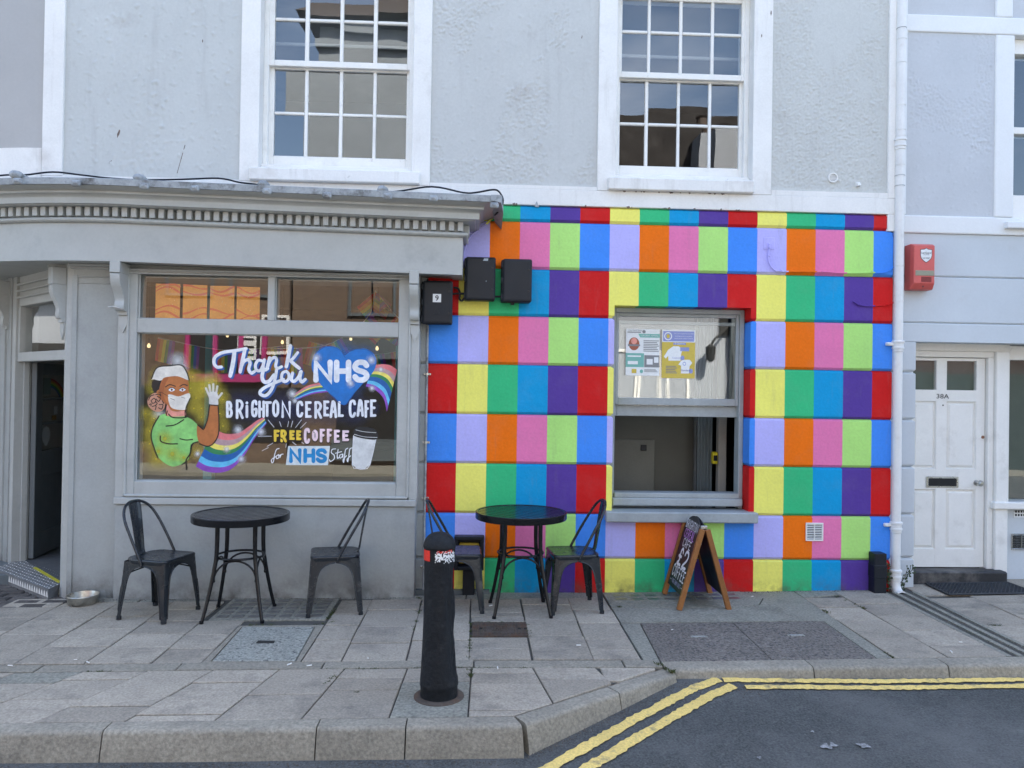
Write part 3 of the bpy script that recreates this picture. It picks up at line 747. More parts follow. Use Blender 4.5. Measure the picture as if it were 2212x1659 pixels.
# sash windows
def sash_frame(q, x0, x1, z0, z1, y0, y1, st, top, bot):
    q.cbox(x0, x0+st, y0, y1, z0, z1, .004); q.cbox(x1-st, x1, y0, y1, z0, z1, .004)
    q.cbox(x0+st, x1-st, y0+.001, y1-.001, z1-top, z1, .004); q.cbox(x0+st, x1-st, y0+.001, y1-.001, z0, z0+bot, .004)
def pane(parent, x0, x1, z0, z1, y, m, tilt=0.):
    q = MB(); h = (x1-x0)/2; k = random.uniform(-tilt, tilt); k2 = random.uniform(-tilt, tilt)
    q.add([(x0,y-k,z0-.003), (x1,y+k,z0-.003), (x1,y+k+k2,z1+.003), (x0,y-k+k2,z1+.003)], [(0,1,2,3)])
    return build(q, 'pane', m, parent)
def upper_window(x0, x1, cu, cl):
    q = MB(); J = .04
    q.cbox(x0, x0+J, .102, .28, UZ0, UZ1, .004); q.cbox(x1-J, x1, .102, .28, UZ0, UZ1, .004)
    q.cbox(x0+J, x1-J, .103, .28, UZ1-.05, UZ1, .004); q.cbox(x0, x1, .06, .28, 3.532, 3.592, .006)
    win = build(q, 'sash_window', m_gloss, cafe)
    yU, yL = .135, .178
    q = MB(); sash_frame(q, cu[0][0]-.045, cu[-1][1]+.045, 4.455, 5.19, yU-.02, yU+.022, .045, .05, .052); build(q, 'upper_sash', m_gloss, win)
    q = MB(); sash_frame(q, cl[0][0]-.045, cl[-1][1]+.045, 3.592, 4.490, yL-.02, yL+.022, .045, .045, .105); build(q, 'lower_sash', m_gloss, win)
    for cs, y, zs in ((cu, yU, ((4.507,4.846), (4.872,5.14))), (cl, yL, ((3.697,4.055), (4.079,4.445)))):
        q = MB()
        for a, b in zip(cs, cs[1:]): q.cbox(a[1], b[0], y-.016, y+.016, zs[0][0]-.002, zs[1][1]+.002, .006)
        build(q, 'glazing_bar', m_gloss, win)
        q = MB()
        for a in cs: q.cbox(a[0]+.001, a[1]-.001, y-.0155, y+.0155, zs[0][1], zs[1][0], .006)
        build(q, 'glazing_bar', m_gloss, win)
        for a in cs:
            for z in zs: pane(win, a[0], a[1], z[0], z[1], y, m_glass, .0022)
    return win
w1u = [(-1.610,-1.353), (-1.318,-1.057), (-1.026,-.771), (-.737,-.478)]
w1l = [(-1.615,-1.357), (-1.328,-1.061), (-1.031,-.771), (-.743,-.482)]
w2u = [(1.383,1.608), (1.634,1.887), (1.915,2.168), (2.196,2.440)]
w2l = [(1.380,1.602), (1.631,1.888), (1.913,2.167), (2.193,2.440)]
upper_window(*UW[0], w1u, w1l); upper_window(*UW[1], w2u, w2l)
# roller blinds inside
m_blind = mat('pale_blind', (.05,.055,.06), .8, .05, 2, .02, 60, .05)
m_bar = mat('blind_bar', (.30,.30,.30), .5, .03, 2, 0)
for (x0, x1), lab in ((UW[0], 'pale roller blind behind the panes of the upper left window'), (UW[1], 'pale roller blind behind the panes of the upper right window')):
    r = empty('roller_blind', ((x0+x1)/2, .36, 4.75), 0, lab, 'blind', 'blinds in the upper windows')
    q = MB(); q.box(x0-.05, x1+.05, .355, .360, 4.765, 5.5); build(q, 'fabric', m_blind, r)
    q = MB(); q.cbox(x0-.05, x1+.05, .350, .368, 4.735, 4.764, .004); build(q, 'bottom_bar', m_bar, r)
# ground floor sash window, lower sash pushed up
q = MB(); YF = .150
q.cbox(WX0-.0, WX0+.042, YF, .27, WZ0, WZ1-.002, .005); q.cbox(WX1-.042, WX1-.001, YF, .27, WZ0, WZ1-.002, .005)
q.cbox(WX0+.042, WX1-.042, YF+.001, .27, WZ1-.045, WZ1-.002, .004); q.cbox(WX0+.02, WX1-.02, .085, .27, .728, .795, .008)
q.cbox(WX0+.042, WX1-.042, .11, .26, .795, .838, .005)
gwin = build(q, 'serving_window', m_timber, cafe)
q = MB(); sash_frame(q, WX0+.043, WX1-.043, 1.600, WZ1-.046, .165, .200, .028, .03, .062); build(q, 'upper_sash', m_timber, gwin)
q = MB(); sash_frame(q, WX0+.046, WX1-.030, 1.500, WZ1-.11, .206, .242, .022, .03, .095); build(q, 'lower_sash', m_timber, gwin)
pane(gwin, WX0+.07, WX1-.07, 1.66, WZ1-.075, .182, m_glass)
pane(gwin, WX0+.067, WX1-.052, 1.593, WZ1-.14, .224, m_glass)
q = MB(); q.cbox(1.270, 2.570, -.085, .15, .612, .700, .008); build(q, 'window_sill', m_timber, cafe)
# what shows through the open lower half
WS = lambda x, y, Y: S(2350+x/1.7457, 1150+y/1.7457, Y).x
q = MB(); xe_ = WS(662, 1100, 1.05); q.box(.94, xe_, 1.05, 1.12, .05, 2.75); build(q, 'room_panel', m_olive, cafe)
q = MB(); q.cbox(.94, WS(396, 1100, 1.0), .99, 1.049, .05, S(2350, 1150+1010/1.7457, .99).z, .004); build(q, 'room_panel', mat('pale_olive_panel', (.19,.19,.165), .7, .06), cafe)
q = MB(); q.cbox(WS(668, 1100, 1.04), WS(684, 1100, 1.04), 1.03, 1.12, .05, 2.7, .003); build(q, 'room_trim', m_timber, cafe)
q = MB(); a, b = WS(298, 1070, 1.01), WS(338, 1070, 1.01); zz = S(2500, 1150+1088/1.7457, 1.01).z; q.cbox(a, b, .978, .9895, zz, zz+b-a, .003); tag(build(q, 'wall_switch', m_plastic), 'small black square socket plate on the dark panel inside the serving window', 'socket')
q = MB(); a, b = WS(690, 1100, .8), WS(792, 1100, .8)
for i in range(9): q.lathe([((b-a)/14, .05), ((b-a)/14, 2.6)], (a+(b-a)*(i+.5)/9, .80+.012*(i % 2), 0), 8)
tag(build(q, 'curtain', mat('grey_curtain', (.15,.18,.19), .8, .1, 4, .02, 60, .1), smooth=60), 'grey green folded curtain hanging inside the right of the serving window', 'curtain')
q = MB(); a, b = WS(836, 1100, .7), WS(893, 1100, .7); q.cbox(a, b, .70, .78, .05, 2.6, .006); tag(build(q, 'post', mat('cream_post', (.42,.39,.34), .6, .05)), 'cream post standing inside the serving window', 'post')
q = MB(); a, b = WS(797, 1140, .68), WS(832, 1140, .68); z0 = S(2800, 1150+1182/1.7457, .68).z; z1 = S(2800, 1150+1100/1.7457, .68).z
q.cbox(a, b, .68, .74, z0, z1, .006); q.box(a+.006, b-.006, .677, .68, z0+.03, z1-.03, 1)
tag(build(q, 'yellow_box', [mat('yellow_plastic', (.75,.62,.02), .5), m_plastic]), 'small bright yellow box on the wall inside the serving window', 'box')
# scuffs and chips in the old render and paint
m_chip = mat('bare_chip', (.16,.12,.10), .9, .3, 30, .2, 60, .3)
chips = [(1604/2.011, 325/2.011, 4, 14, .02), (937/2.011, 1058/2.011, 7, 34, .25), (868/2.011, 1285/2.011, 3, 12, .3), (878/2.011, 1280/2.011, 3, 12, .3), (1560/1.9518+2200, 275/1.9518, 4, 14, 0), (1632/1.9518+2200, 100/1.9518, 5, 22, 0), (2200+178/1.9518, 285/1.9518, 3, 16, .1)]
q = MB()
for i, (x, y, w_, h_, sl) in enumerate(chips):
    p = S(x, y, .0105 if i < 4 or i == 6 else -.014); a, b = w_/930, h_/930
    q.prism([(p.x-a*.3+sl*b, p.y, p.z+b), (p.x+a*.8+sl*b, p.y, p.z+b*.7), (p.x+a, p.y, p.z-b*.2), (p.x-sl*b, p.y, p.z-b), (p.x-a-sl*b*.3, p.y, p.z-b*.1)], (0, .004, 0))
p0, p1 = S(1465/2.011, 1148/2.011, .0105), S(1402/2.011, 1372/2.011, .0105)
q.prism([(p0.x-.003, p0.y, p0.z), (p0.x+.003, p0.y, p0.z), (p1.x+.002, p1.y, p1.z), (p1.x-.002, p1.y, p1.z)], (0, .004, 0))
rnd = random.Random(8)
for x0, x1, z, n in ((-1.66,-1.35,3.534,9), (1.3,2.3,3.424,16), (-.2,1.1,3.29,8), (1.4,2.4,3.289,8)):       # flaking along the cills and under the string band
    for k in range(n):
        x = rnd.uniform(x0, x1); a, b = rnd.uniform(.004,.018), rnd.uniform(.003,.012); y = -.0145 if z < 3.43 else .057
        q.prism([(x-a, y, z+b*.4), (x+a*.4, y, z+b), (x+a, y, z-b*.3), (x-a*.3, y, z-b)], (0, .004, 0))
tag(build(q, 'paint_chip', m_chip, cafe), kind='stuff')
p = S(2113, 803, -.02); q = MB(); q.prism([(p.x-.016, -.018, p.z-.022), (p.x+.022, -.018, p.z-.024), (p.x+.010, -.018, p.z+.004), (p.x+.002, -.018, p.z+.024), (p.x-.008, -.018, p.z+.008)], (0, .014, 0)); build(q, 'slate_chip', m_lead, cafe)
# ================================================================== SHOPFRONT
shop = empty('shopfront', (-1.5, -.15, 0), 0, 'grey painted timber shopfront with painted window, dentil cornice and a corner door', 'shopfront')
YR, YFR, YG, YP = -.145, -.150, -.095, -.062
def X_(x, y, Y): return S(x, y, Y).x
def Z_(x, y, Y): return S(x, y, Y).z
bx0, bx1 = X_(449, 2100, YR), X_(1634, 2100, YR)
zsill0, zsill1 = Z_(1040, 1991, YR-.02), Z_(1040, 1964, YR-.02)
q = MB(); q.cbox(bx0, bx1, YR, .2, -.12, zsill0-.001, .006); build(q, 'stall_riser', m_shop2, shop)
q = MB(); q.cbox(bx0-.004, bx1+.004, YR-.022, .1, zsill0, zsill1, .006); build(q, 'sill_board', m_shop, shop)
# outer frame with bead moulding, rails, mullion
FX0, FX1 = X_(503, 1500, YFR), X_(1607, 1500, YFR)
gx0, gx1 = X_(546, 1500, YG), X_(1569, 1500, YG)
gz0, gz1 = (Z_(546,1892,YG)+Z_(1562,1900,YG))/2, (Z_(546,1309,YG)+Z_(1575,1333,YG))/2
tz0, tz1 = (Z_(546,1252,YG)+Z_(1575,1276,YG))/2, (Z_(546,1071,YG)+Z_(1580,1105,YG))/2
mx0, mx1 = X_(1060, 1180, YG), X_(1088, 1180, YG)
ztop = 2.655
q = MB()
q.cbox(FX0, gx0, YFR, .02, zsill1, ztop, .005); q.cbox(gx1, FX1, YFR, .02, zsill1, ztop, .005)
q.cbox(gx0, gx1, YFR+.001, .02, zsill1+.001, gz0, .006)
q.cbox(gx0, gx1, YFR+.0015, .02, gz1, tz0, .006)
q.cbox(mx0, mx1, YFR+.004, .02, tz0, tz1, .005); q.cbox(gx0, gx1, YFR+.001, .02, tz1, ztop, .006)
build(q, 'window_frame', m_shop, shop)
q = MB(); rb = .012
for x in (FX0-.008, FX1+.008): q.tube([(x, YFR-.002, zsill1+.02), (x, YFR-.002, ztop)], rb, 10)
q.tube([(FX0-.008, YFR-.004, zsill1+.016), (FX1+.008, YFR-.004, zsill1+.016)], rb, 10)
for z in (ztop-.012, ztop-.04): q.tube([(FX0, YFR-.004, z), (FX1, YFR-.004, z)], .009, 8)
for (x0, x1, z0, z1) in ((gx0, gx1, gz0, gz1), (gx0, mx0, tz0, tz1), (mx1, gx1, tz0, tz1)):      # glazing beads
    for (a, b) in (((x0,z0),(x1,z0)), ((x1,z0),(x1,z1)), ((x1,z1),(x0,z1)), ((x0,z1),(x0,z0))): q.tube([(a[0], YG-.012, a[1]), (b[0], YG-.012, b[1])], .0075, 6)
build(q, 'moulding', m_shop, shop, smooth=50)
for (x0, x1, z0, z1) in ((gx0, gx1, gz0, gz1), (gx0, mx0, tz0, tz1), (mx1, gx1, tz0, tz1)): pane(shop, x0-.003, x1+.003, z0, z1, YG, m_shopglass, .0)
# pilasters
px0, px1 = X_(279, 1700, YP), X_(452, 1700, YP)
zcap = Z_(360, 1120, YP); 
q = MB(); q.cbox(px0, bx0+.05, YP, .2, -.12, 2.70, .006)
for zz, o, h in ((Z_(360,1046,YP)-.01, .035, .022), (Z_(360,1060,YP), .022, .018), (Z_(360,1093,YP), .010, .012), (Z_(360,1118,YP), .008, .010)): q.cbox(px0-o, bx0+.04, YP-o, YP+.05, zz, zz+h, .004)
q.cbox(px0-.008, px0+.035, YP-.012, YP+.02, -.1, 2.60, .004)
build(q, 'corner_pilaster', m_shop2, shop)
sL0, sL1 = X_(462, 1500, YFR-.01), X_(499, 1500, YFR-.01); sR0, sR1 = X_(1612, 1500, YFR-.01), X_(1648, 1500, YFR-.01)
for a, b in ((bx0, FX0-.018), (FX1+.018, bx1+.01)):
    q = MB(); q.cbox(a, b, YFR-.002, .05, zsill1, 2.69, .004); build(q, 'pilaster_strip', m_shop, shop)
def bracket(xc, wdt, z_top, z_mid, z_bot, y0, ang=0., org=None, k=1.):
    """scrolled console: block on top, S-curved body, little ledge, pointed drop below"""
    q = MB(); X = Matrix.Identity(4)
    if org is not None: X = Matrix.Translation(org) @ Matrix.Rotation(ang, 4, 'Z')
    else: X = Matrix.Translation((xc, y0, 0))
    q.X = X; h = wdt/2
    q.cbox(-h*1.08, h*1.08, -.175*k, .0, z_mid, z_top, .004)
    H = z_mid-z_bot
    pr = curve([(0,0,z_mid), (0,-.150,z_mid), (0,-.168,z_mid-.10*H), (0,-.150,z_mid-.30*H), (0,-.105,z_mid-.52*H), (0,-.080,z_mid-.70*H), (0,-.085,z_mid-.86*H), (0,-.070,z_bot+.02*H), (0,-.03,z_bot)], 5)
    prof = [(-h, p.y*k, p.z) for p in pr] + [(-h, 0, z_bot)]
    q.prism(prof, (wdt, 0, 0)); 
    q.box(-h*1.02, h*1.02, -.03, 0, z_bot-.028, z_bot)
    d = wdt*.46
    q.prism([(-d, -.014, z_bot-.034), (d, -.014, z_bot-.034), (d, -.014, z_bot-.10), (0, -.014, z_bot-.17), (-d, -.014, z_bot-.10)], (0, .016, 0))
    q.X = None
    return build(q, 'bracket', m_shop, shop, smooth=30)
YB = YFR-.003
bracket((sR0+sR1)/2, sR1-sR0-.004, 2.66, Z_(1630,1119,YB-.15), Z_(1630,1262,YB-.06), YB)
bracket((sL0+sL1)/2, sL1-sL0, 2.68, Z_(450,1074,YB-.15), Z_(480,1225,YB-.06), YB)
q = MB(); p = S(452, 1212, -.30)
q.prism([(p.x-.055, p.y, p.z+.008), (p.x, p.y-.03, p.z+.012), (p.x+.035, p.y, p.z+.004), (p.x+.03, p.y+.06, p.z), (p.x-.03, p.y+.05, p.z)], (0, 0, -.004))
tag(build(q, 'paper_scrap', m_white2), 'white plastic scrap on the foot of the bracket left of the shop window', 'scrap')
# fascia and cornice: profiles swept along the front, round the corner at the left and back to the wall at the right
YFA = -.32; XRE = .035; ARC_X, ARC_R = -2.75, 3.2
path = [Vector((XRE, .0)), Vector((XRE, YFA))]
for i in range(1, 27): path.append(Vector((XRE+(ARC_X-XRE)*i/26, YFA)))
for i in range(1, 25):
    a = radians(42)*i/24; path.append(Vector((ARC_X-ARC_R*sin(a), YFA+ARC_R*(1-cos(a)))))
def tilt(x): return -.018*(max(x, -2.7)-XRE)
nrm = []
for i, p in enumerate(path):
    d1 = (p-path[i-1]).normalized() if i else (path[1]-p).normalized()
    d2 = (path[i+1]-p).normalized() if i+1 < len(path) else d1
    n1, n2 = Vector((-d1.y, d1.x))*-1, Vector((-d2.y, d2.x))*-1
    n1 = Vector((-d1.y, d1.x)); n2 = Vector((-d2.y, d2.x))
    b = (n1+n2).normalized(); nrm.append(b/max(.3, b.dot(n1)))
if nrm[10].y > 0: nrm = [-n for n in nrm]
def sweep(prof, name, m, smooth=None, parent=shop):
    q = MB(); k = len(prof); n = len(path)
    for p, nn in zip(path, nrm):
        for o, z in prof: e = p+nn*o; q.v.append(Vector((e.x, e.y, z+tilt(e.x))))
    for i in range(n-1):
        for j in range(k): q.f.append([i*k+j, (i+1)*k+j, (i+1)*k+(j+1) % k, i*k+(j+1) % k]); q.m.append(0)
    for o in (0, (n-1)*k):
        pts = [q.v[o+j] for j in range(k)]
        for t in tessellate_polygon([pts]): q.f.append([o+v for v in t]); q.m.append(0)
    return build(q, name, m, parent, smooth=smooth)
def zc(ys, off): return Z_(1000, ys, YFA-off)-tilt(-1.62)
fb, ft = zc(1050, 0), zc(902, .0)
z1_, z2_, z3_, z4_, z5_, z6_ = zc(877, .04), zc(834, .09), zc(803, .13), zc(787, .15), zc(776, .165), zc(755, .245)
sweep([(0,fb), (0,ft), (-.09,ft), (-.09,fb)], 'fascia_board', m_shop)
rr_ = (z1_-ft)/2
sweep([(.0,ft+.001)] + [(.008+.034*sin(pi*k/8), ft+rr_-rr_*cos(pi*k/8)) for k in range(9)] + [(.0,z1_), (-.08,z1_), (-.08,ft+.001)], 'roll_moulding', m_shop, 60)
sweep([(-.012,z1_+.001), (-.012,z2_), (-.08,z2_), (-.08,z1_+.001)], 'dentil_band', m_shop)
sweep([(-.012,z2_+.001), (.095,z2_+.001), (.10,z2_+.006), (.13,z2_+.008), (.13,z3_), (-.08,z3_), (-.08,z2_+.001)], 'corona', m_shop)
sweep([(.125,z3_+.001), (.130,z3_+.012), (.150,z4_-.004), (.166,z4_), (.166,z5_), (-.08,z5_), (-.08,z3_+.001)], 'cavetto_moulding', m_shop, 40)
sweep([(.160,z5_+.001)] + [(.172+.07*(k/8)-.012*sin(2*pi*k/8), z5_+.003+(z6_-z5_-.004)*k/8) for k in range(9)] + [(-.08,z6_), (-.08,z5_+.001)], 'cyma_moulding', m_shop, 50)
zl = zc(729, .25)
sweep([(.236,z6_+.001), (.256,z6_+.001), (.258,zl), (.245,zl+.006), (-.20,zl+.05), (-.31,zl+.055), (-.31,z6_+.001)], 'lead_flashing', m_lead, 30)
q = MB(); q.box(-3.4, -.36, .005, .28, 2.60, 3.286); q.box(-2.7, -.36, -.08, .01, 2.66, 2.95); build(q, 'backing_wall', m_shop2, shop)
# dentils, one by one
s_acc = []; acc = 0
for i in range(1, len(path)-1): 
    L_ = (path[i+1]-path[i]).length; s_acc.append((acc, acc+L_, i)); acc += L_
def along(s):
    for a, b, i in s_acc:
        if a <= s <= b:
            t = (s-a)/(b-a); p = path[i].lerp(path[i+1], t); d = (path[i+1]-path[i]).normalized(); return p, d
dz0, dz1 = z1_+.002, z2_+.001
q = MB(); q.cbox(-.0215, .0215, -.050, .014, 0, dz1-dz0-.001, .003); dme = mesh_of(q, 'dentil', m_shop)
s = .02
while s < 5.0:
    p, d = along(s); o = link('dentil', dme, shop, False)
    o.matrix_parent_inverse = inv_world(shop); o.location = (p.x, p.y, dz0+tilt(p.x)); o.rotation_euler = (0, 0, atan2(-d.y, -d.x)); s += .0712
for yy in (-.22,-.13):
    o = link('dentil', dme, shop); o.location = (XRE, yy, dz0+tilt(XRE)); o.rotation_euler = (0, 0, pi/2)
# soffit
q = MB(); n = len(path)
for i in range(1, n):
    e = path[i]-nrm[i]*.02
    q.v.append(Vector((e.x, e.y, fb+.012+tilt(e.x))))
pts = q.v[:] + [Vector((path[-1].x, 1.6, fb+.012+tilt(-3))), Vector((-3.3, .3, fb+.012+tilt(-3))), Vector((-2.7, .2, fb+.012+tilt(-2.7))), Vector((XRE-.02, .0, fb+.012))]
q.v = []; q.prism(pts, (0, 0, .02)); build(q, 'soffit', m_shop, shop)
# lead rolls and fixing clips along the flashing
K_ = lambda x, y: (x/2.0109, y/2.0109)
for x, y in (K_(137,1378), K_(1110,1405), K_(2090,1455), (900+1185/1.952, 1452/1.952)):
    p = S(x, y, YFA-.20); q = MB()
    rings = []
    for t, r0 in ((-.05,.006), (-.036,.036), (.0,.046), (.05,.036), (.10,.022), (.16,.012)):
        rings.append([(p.x+r0*cos(2*pi*k/10), p.y+t*1.3+.0, p.z-.012+r0*.8*sin(2*pi*k/10)+.012*(t > .05)) for k in range(10)])
    q.loft(rings); build(q, 'lead_roll', m_lead, shop, smooth=60)
for x, y in (K_(137,1430), K_(602,1448), K_(1140,1470), K_(1540,1488), (900+293/1.952,1467/1.952), (900+755/1.952,1497/1.952), (900+1222/1.952,1505/1.952), (900+1575/1.952,1522/1.952), (1550+940/2.37,750+135/2.37)):
    p = S(x, y, YFA-.27); q = MB(); q.cbox(p.x-.034, p.x+.034, p.y-.012, p.y+.02, p.z-.026, p.z+.020, .010); q.cbox(p.x-.017, p.x+.017, p.y-.018, p.y-.008, p.z-.012, p.z+.008, .004); build(q, 'fixing_clip', m_lead, shop)
p = S(1550+960/2.37, 750+100/2.37, -.5)
q = MB(); q.loft([[(p.x-.045,-.60,p.z-.02), (p.x+.035,-.58,p.z-.03), (p.x+.035,-.58,p.z+.03), (p.x-.045,-.60,p.z+.025)], [(p.x-.03,-.3,p.z-.03), (p.x+.06,-.3,p.z-.05), (p.x+.06,-.3,p.z+.06), (p.x-.03,-.3,p.z+.05)], [(p.x-.0,0.0,p.z-.06), (p.x+.055,0.0,p.z-.12), (p.x+.055,0.0,p.z+.06), (p.x-.0,0.0,p.z+.06)]])
build(q, 'lead_corner', m_lead, shop, smooth=20)
# cable lying on the cornice
cpts = []
for x, y in ((-20,1392), (60,1385), (200,1385), (420,1362), (640,1385), (880,1412), (1110,1425), (1440,1420), (1730,1412), (1900,1445), (2060,1470)): sx, sy = K_(x, y); cpts.append(S(sx, sy, -.16))
for x, y in ((300,1500), (700,1492), (1250,1475), (1560,1435), (1800,1480), (1900,1480), (2030,1458), (2080,1475), (2110,1540), (2085,1610), (2050,1650)): cpts.append(S(900+x/1.952, y/1.952, -.16 if x < 1900 else (-.30 if x < 2100 else -.42+.12*(y > 1600))))
cpts += [S(1550+x/2.37, 750+y/2.37, -.03) for x, y in ((935,240), (880,300), (790,370), (715,430), (680,500), (655,590), (645,660))]
q = MB(); cc = curve(cpts, 5); nb_ = len(cc)-30; q.tube(cc[:nb_+1], .0075, 6, 0); q.tube(cc[nb_:nb_+6], .0085, 6, 1); q.tube(cc[nb_+5:], .0075, 6, 2); cb = build(q, 'cable', [m_plastic, PAINT['yellow'], PAINT['lilac']], smooth=60); tag(cb, 'black cable along the lead of the shop cornice, painted yellow and lilac where it drops', 'cable')
# ------------------------------------------------------------------ corner doorway
A_, B_ = Vector((-3.225, -.005, 0)), Vector((-4.115, .835, 0))
du = (B_-A_).normalized(); dn = Vector((-du.y, du.x, 0)); 
if dn.y < 0: dn = -dn                                    # into the shop
DL = (B_-A_).length; FZ = .045
X_door = Matrix((( -du.x, dn.x, 0, B_.x), (-du.y, dn.y, 0, B_.y), (0, 0, 1, 0), (0, 0, 0, 1)))   # local x: from the far jamb to the near jamb, y: into the shop
q = MB(); q.X = X_door
zf0, zf1 = 2.02, 2.42
q.cbox(-.09, .0, -.02, .12, -.1, 2.70, .004); q.cbox(DL+.0, DL+.05, -.02, .12, -.1, 2.70, .004); q.cbox(.0, DL, .0, .10, 1.905, 1.99, .005); q.cbox(.0, DL, .005, .10, zf1, 2.70, .005)
q.cbox(.0, .045, .0, .10, 1.99, zf1, .004); q.cbox(DL-.045, DL, .0, .10, 1.99, zf1, .004); q.cbox(.0, .022, .05, .10, -.05, 1.905, .004)
for z in (2.50, 2.56, 2.62): q.tube([(.0, -.012, z), (DL, -.012, z)], .012, 8)
q.X = None; build(q, 'door_frame', m_shop, shop, smooth=30)
q = MB(); q.X = X_door; q.add([(.04,.05,1.985), (DL-.04,.05,1.985), (DL-.04,.05,zf1+.005), (.04,.05,zf1+.005)], [(0,1,2,3)]); q.X = None; build(q, 'fanlight', m_glass, shop)
q = MB(); q.X = X_door
q.box(-.25, -.09, -.03, .2, -.15, 2.70); q.box(-.9, -.25, -.0, .2, -.15, 2.70); q.cbox(-.26, -.2, -.05, 0, -.1, 2.5, .004); q.X = None; build(q, 'side_pilaster', m_shop2, shop)
q = MB(); q.box(-3.205, -3.118, -.055, .14, -.12, 2.70); build(q, 'near_jamb', m_shop, shop)
bracket(0, .085, 2.66, 2.52, 2.24, 0, atan2(-du.y, -du.x), A_+du*.03-dn*.02, .62)
bracket(0, .085, 2.66, 2.52, 2.24, 0, atan2(-du.y, -du.x), B_+du*.20-dn*.02, .7)
# door leaf, opened inwards a little, hinged on the far jamb
e = gr(132, 1184, .06); ha = Vector((B_.x, B_.y, 0))-du*.025+dn*.115
dl = (Vector((e.x, e.y, 0))-ha).normalized(); dnn = Vector((-dl.y, dl.x, 0))
if dnn.y > 0: dnn = -dnn
X_leaf = Matrix(((dl.x, -dnn.x, 0, ha.x), (dl.y, -dnn.y, 0, ha.y), (0, 0, 1, 0), (0, 0, 0, 1)))
LW = 1.02
q = MB(); q.X = X_leaf
q.cbox(0, .13, 0, .045, .06, 1.90, .003); q.cbox(LW-.13, LW, 0, .045, .06, 1.90, .003)
for z0, z1 in ((.06,.28), (.82,1.06), (1.31,1.335), (1.545,1.57), (1.79,1.90)): q.cbox(.13, LW-.13, .001, .044, z0, z1, .003)
q.box(.13, LW-.13, .014, .03, .28, .82)
q.X = None; door = build(q, 'door', m_dkgrey, shop)
for z0, z1 in ((1.06,1.31), (1.335,1.545), (1.57,1.79)):
    q = MB(); q.X = X_leaf; q.add([(.13,.022,z0), (LW-.13,.022,z0), (LW-.13,.022,z1), (.13,.022,z1)], [(0,1,2,3)]); q.X = None; build(q, 'pane', m_glass, door)
q = MB(); q.X = X_leaf; q.cbox(.24, .62, -.008, .0, .87, 1.01, .003, 0); q.cbox(.285, .575, -.0085, -.002, .905, .975, .002, 1); q.X = None; build(q, 'letter_plate', [mat('dull_brass', (.14,.10,.06), .4, metal=.6), m_dark], door)
q = MB(); q.X = X_leaf
sk = [(.30,1.10), (.36,1.16), (.37,1.22), (.34,1.27), (.28,1.29), (.22,1.27), (.19,1.22), (.20,1.16), (.26,1.10)]
q.sheet([(x, .018, z) for x, z in sk], 0)
for cx in (.235, .325): q.sheet([(cx+.03*cos(a*pi/5), .015, 1.21+.028*sin(a*pi/5)) for a in range(10)], 1)
q.sheet([(.28,.015,1.175), (.295,.015,1.15), (.265,.015,1.15)], 1)
for k in range(5): q.box(.24+k*.02, .25+k*.02, .0145, .0155, 1.115, 1.135, 1)
q.X = None; build(q, 'skull_sticker', [m_white2, m_dark], door)
q = MB(); q.X = X_leaf; q.box(.20, .36, .017, .019, 1.60, 1.76, 0); q.lathe([(0,.004),(.05,.004)], (.28,.017,1.70), 14, 1, 'Y'); q.box(.44, .52, .017, .019, 1.40, 1.48, 2); q.box(.40, .50, .017, .019, 1.345, 1.39, 3); q.X = None
build(q, 'door_sticker', [mat('pale_sticker', (.20,.30,.30), .5), mat('teal_sticker', (.05,.45,.40), .5), m_white2, mat('amber_sticker', (.5,.28,.05), .5)], door)
q = MB()
for k, cl_ in enumerate(((.5,.05,.05), (.6,.25,.03), (.6,.55,.05), (.05,.35,.1), (.04,.15,.5))):
    q.X = X_leaf; a0 = .42-.028*k; a1 = a0-.028
    pts = [(.30+a0*cos(t*pi/20+.25), .0172, 1.50+a0*.62*sin(t*pi/20+.25)) for t in range(9)] + [(.30+a1*cos(t*pi/20+.25), .0172, 1.50+a1*.62*sin(t*pi/20+.25)) for t in range(8, -1, -1)]
    q.sheet([(min(p_[0], LW-.135), p_[1], min(p_[2], 1.785)) for p_ in pts], k); q.X = None
build(q, 'rainbow_sticker', [mat('sticker_%d' % k, c, .5) for k, c in enumerate(((.5,.05,.05), (.6,.25,.03), (.6,.55,.05), (.05,.35,.1), (.04,.15,.5)))], door)
# chequer-plate step
m_plate = mat('chequer_plate', (.17,.175,.18), .5, .15, 5, .1, 60, .1, 40, .001, metal=.0, dirt=[((.10,.09,.08), .6, 6, .5, .75)])
f0, f1 = gr(-14, 1236, .06), gr(104, 1281, .055)
f2, f3 = gr(135, 1266, .055), gr(46, 1216, .055)
q = MB(); zt = .045
top_ = [Vector((p.x, p.y, zt)) for p in (f0, f1, f2, f3)]
q.prism(top_, (0, 0, -.16)); step = build(q, 'door_step', m_plate, shop)
q = MB(); ex = (top_[1]-top_[0]); ey = (top_[3]-top_[0]); nx_, ny_ = 26, 7
for i in range(nx_):
    for j in range(ny_):
        c = top_[0]+ex*((i+.5)/nx_)+ey*((j+.5)/ny_); a = ex/nx_*(.42 if (i+j) % 2 else .16); b = ey/ny_*(.16 if (i+j) % 2 else .42)
        q.loft([[c-a, c-b*.9, c+a, c+b*.9], [c-a*.6+Vector((0,0,.003)), c-b*.6+Vector((0,0,.003)), c+a*.6+Vector((0,0,.003)), c+b*.6+Vector((0,0,.003))]])
fn = ex.cross(Vector((0,0,1))).normalized()
if fn.y > 0: fn = -fn
for i in range(24):
    c = top_[0]+ex*((i+.5)/24)+Vector((0,0,-.04))+fn*.0; a = ex/24*.42; up = Vector((0,0,.026))
    q.loft([[c-a-up, c+a-up, c+up], [c-a*.7-up*.8+fn*.004, c+a*.7-up*.8+fn*.004, c+up*.6+fn*.004]])
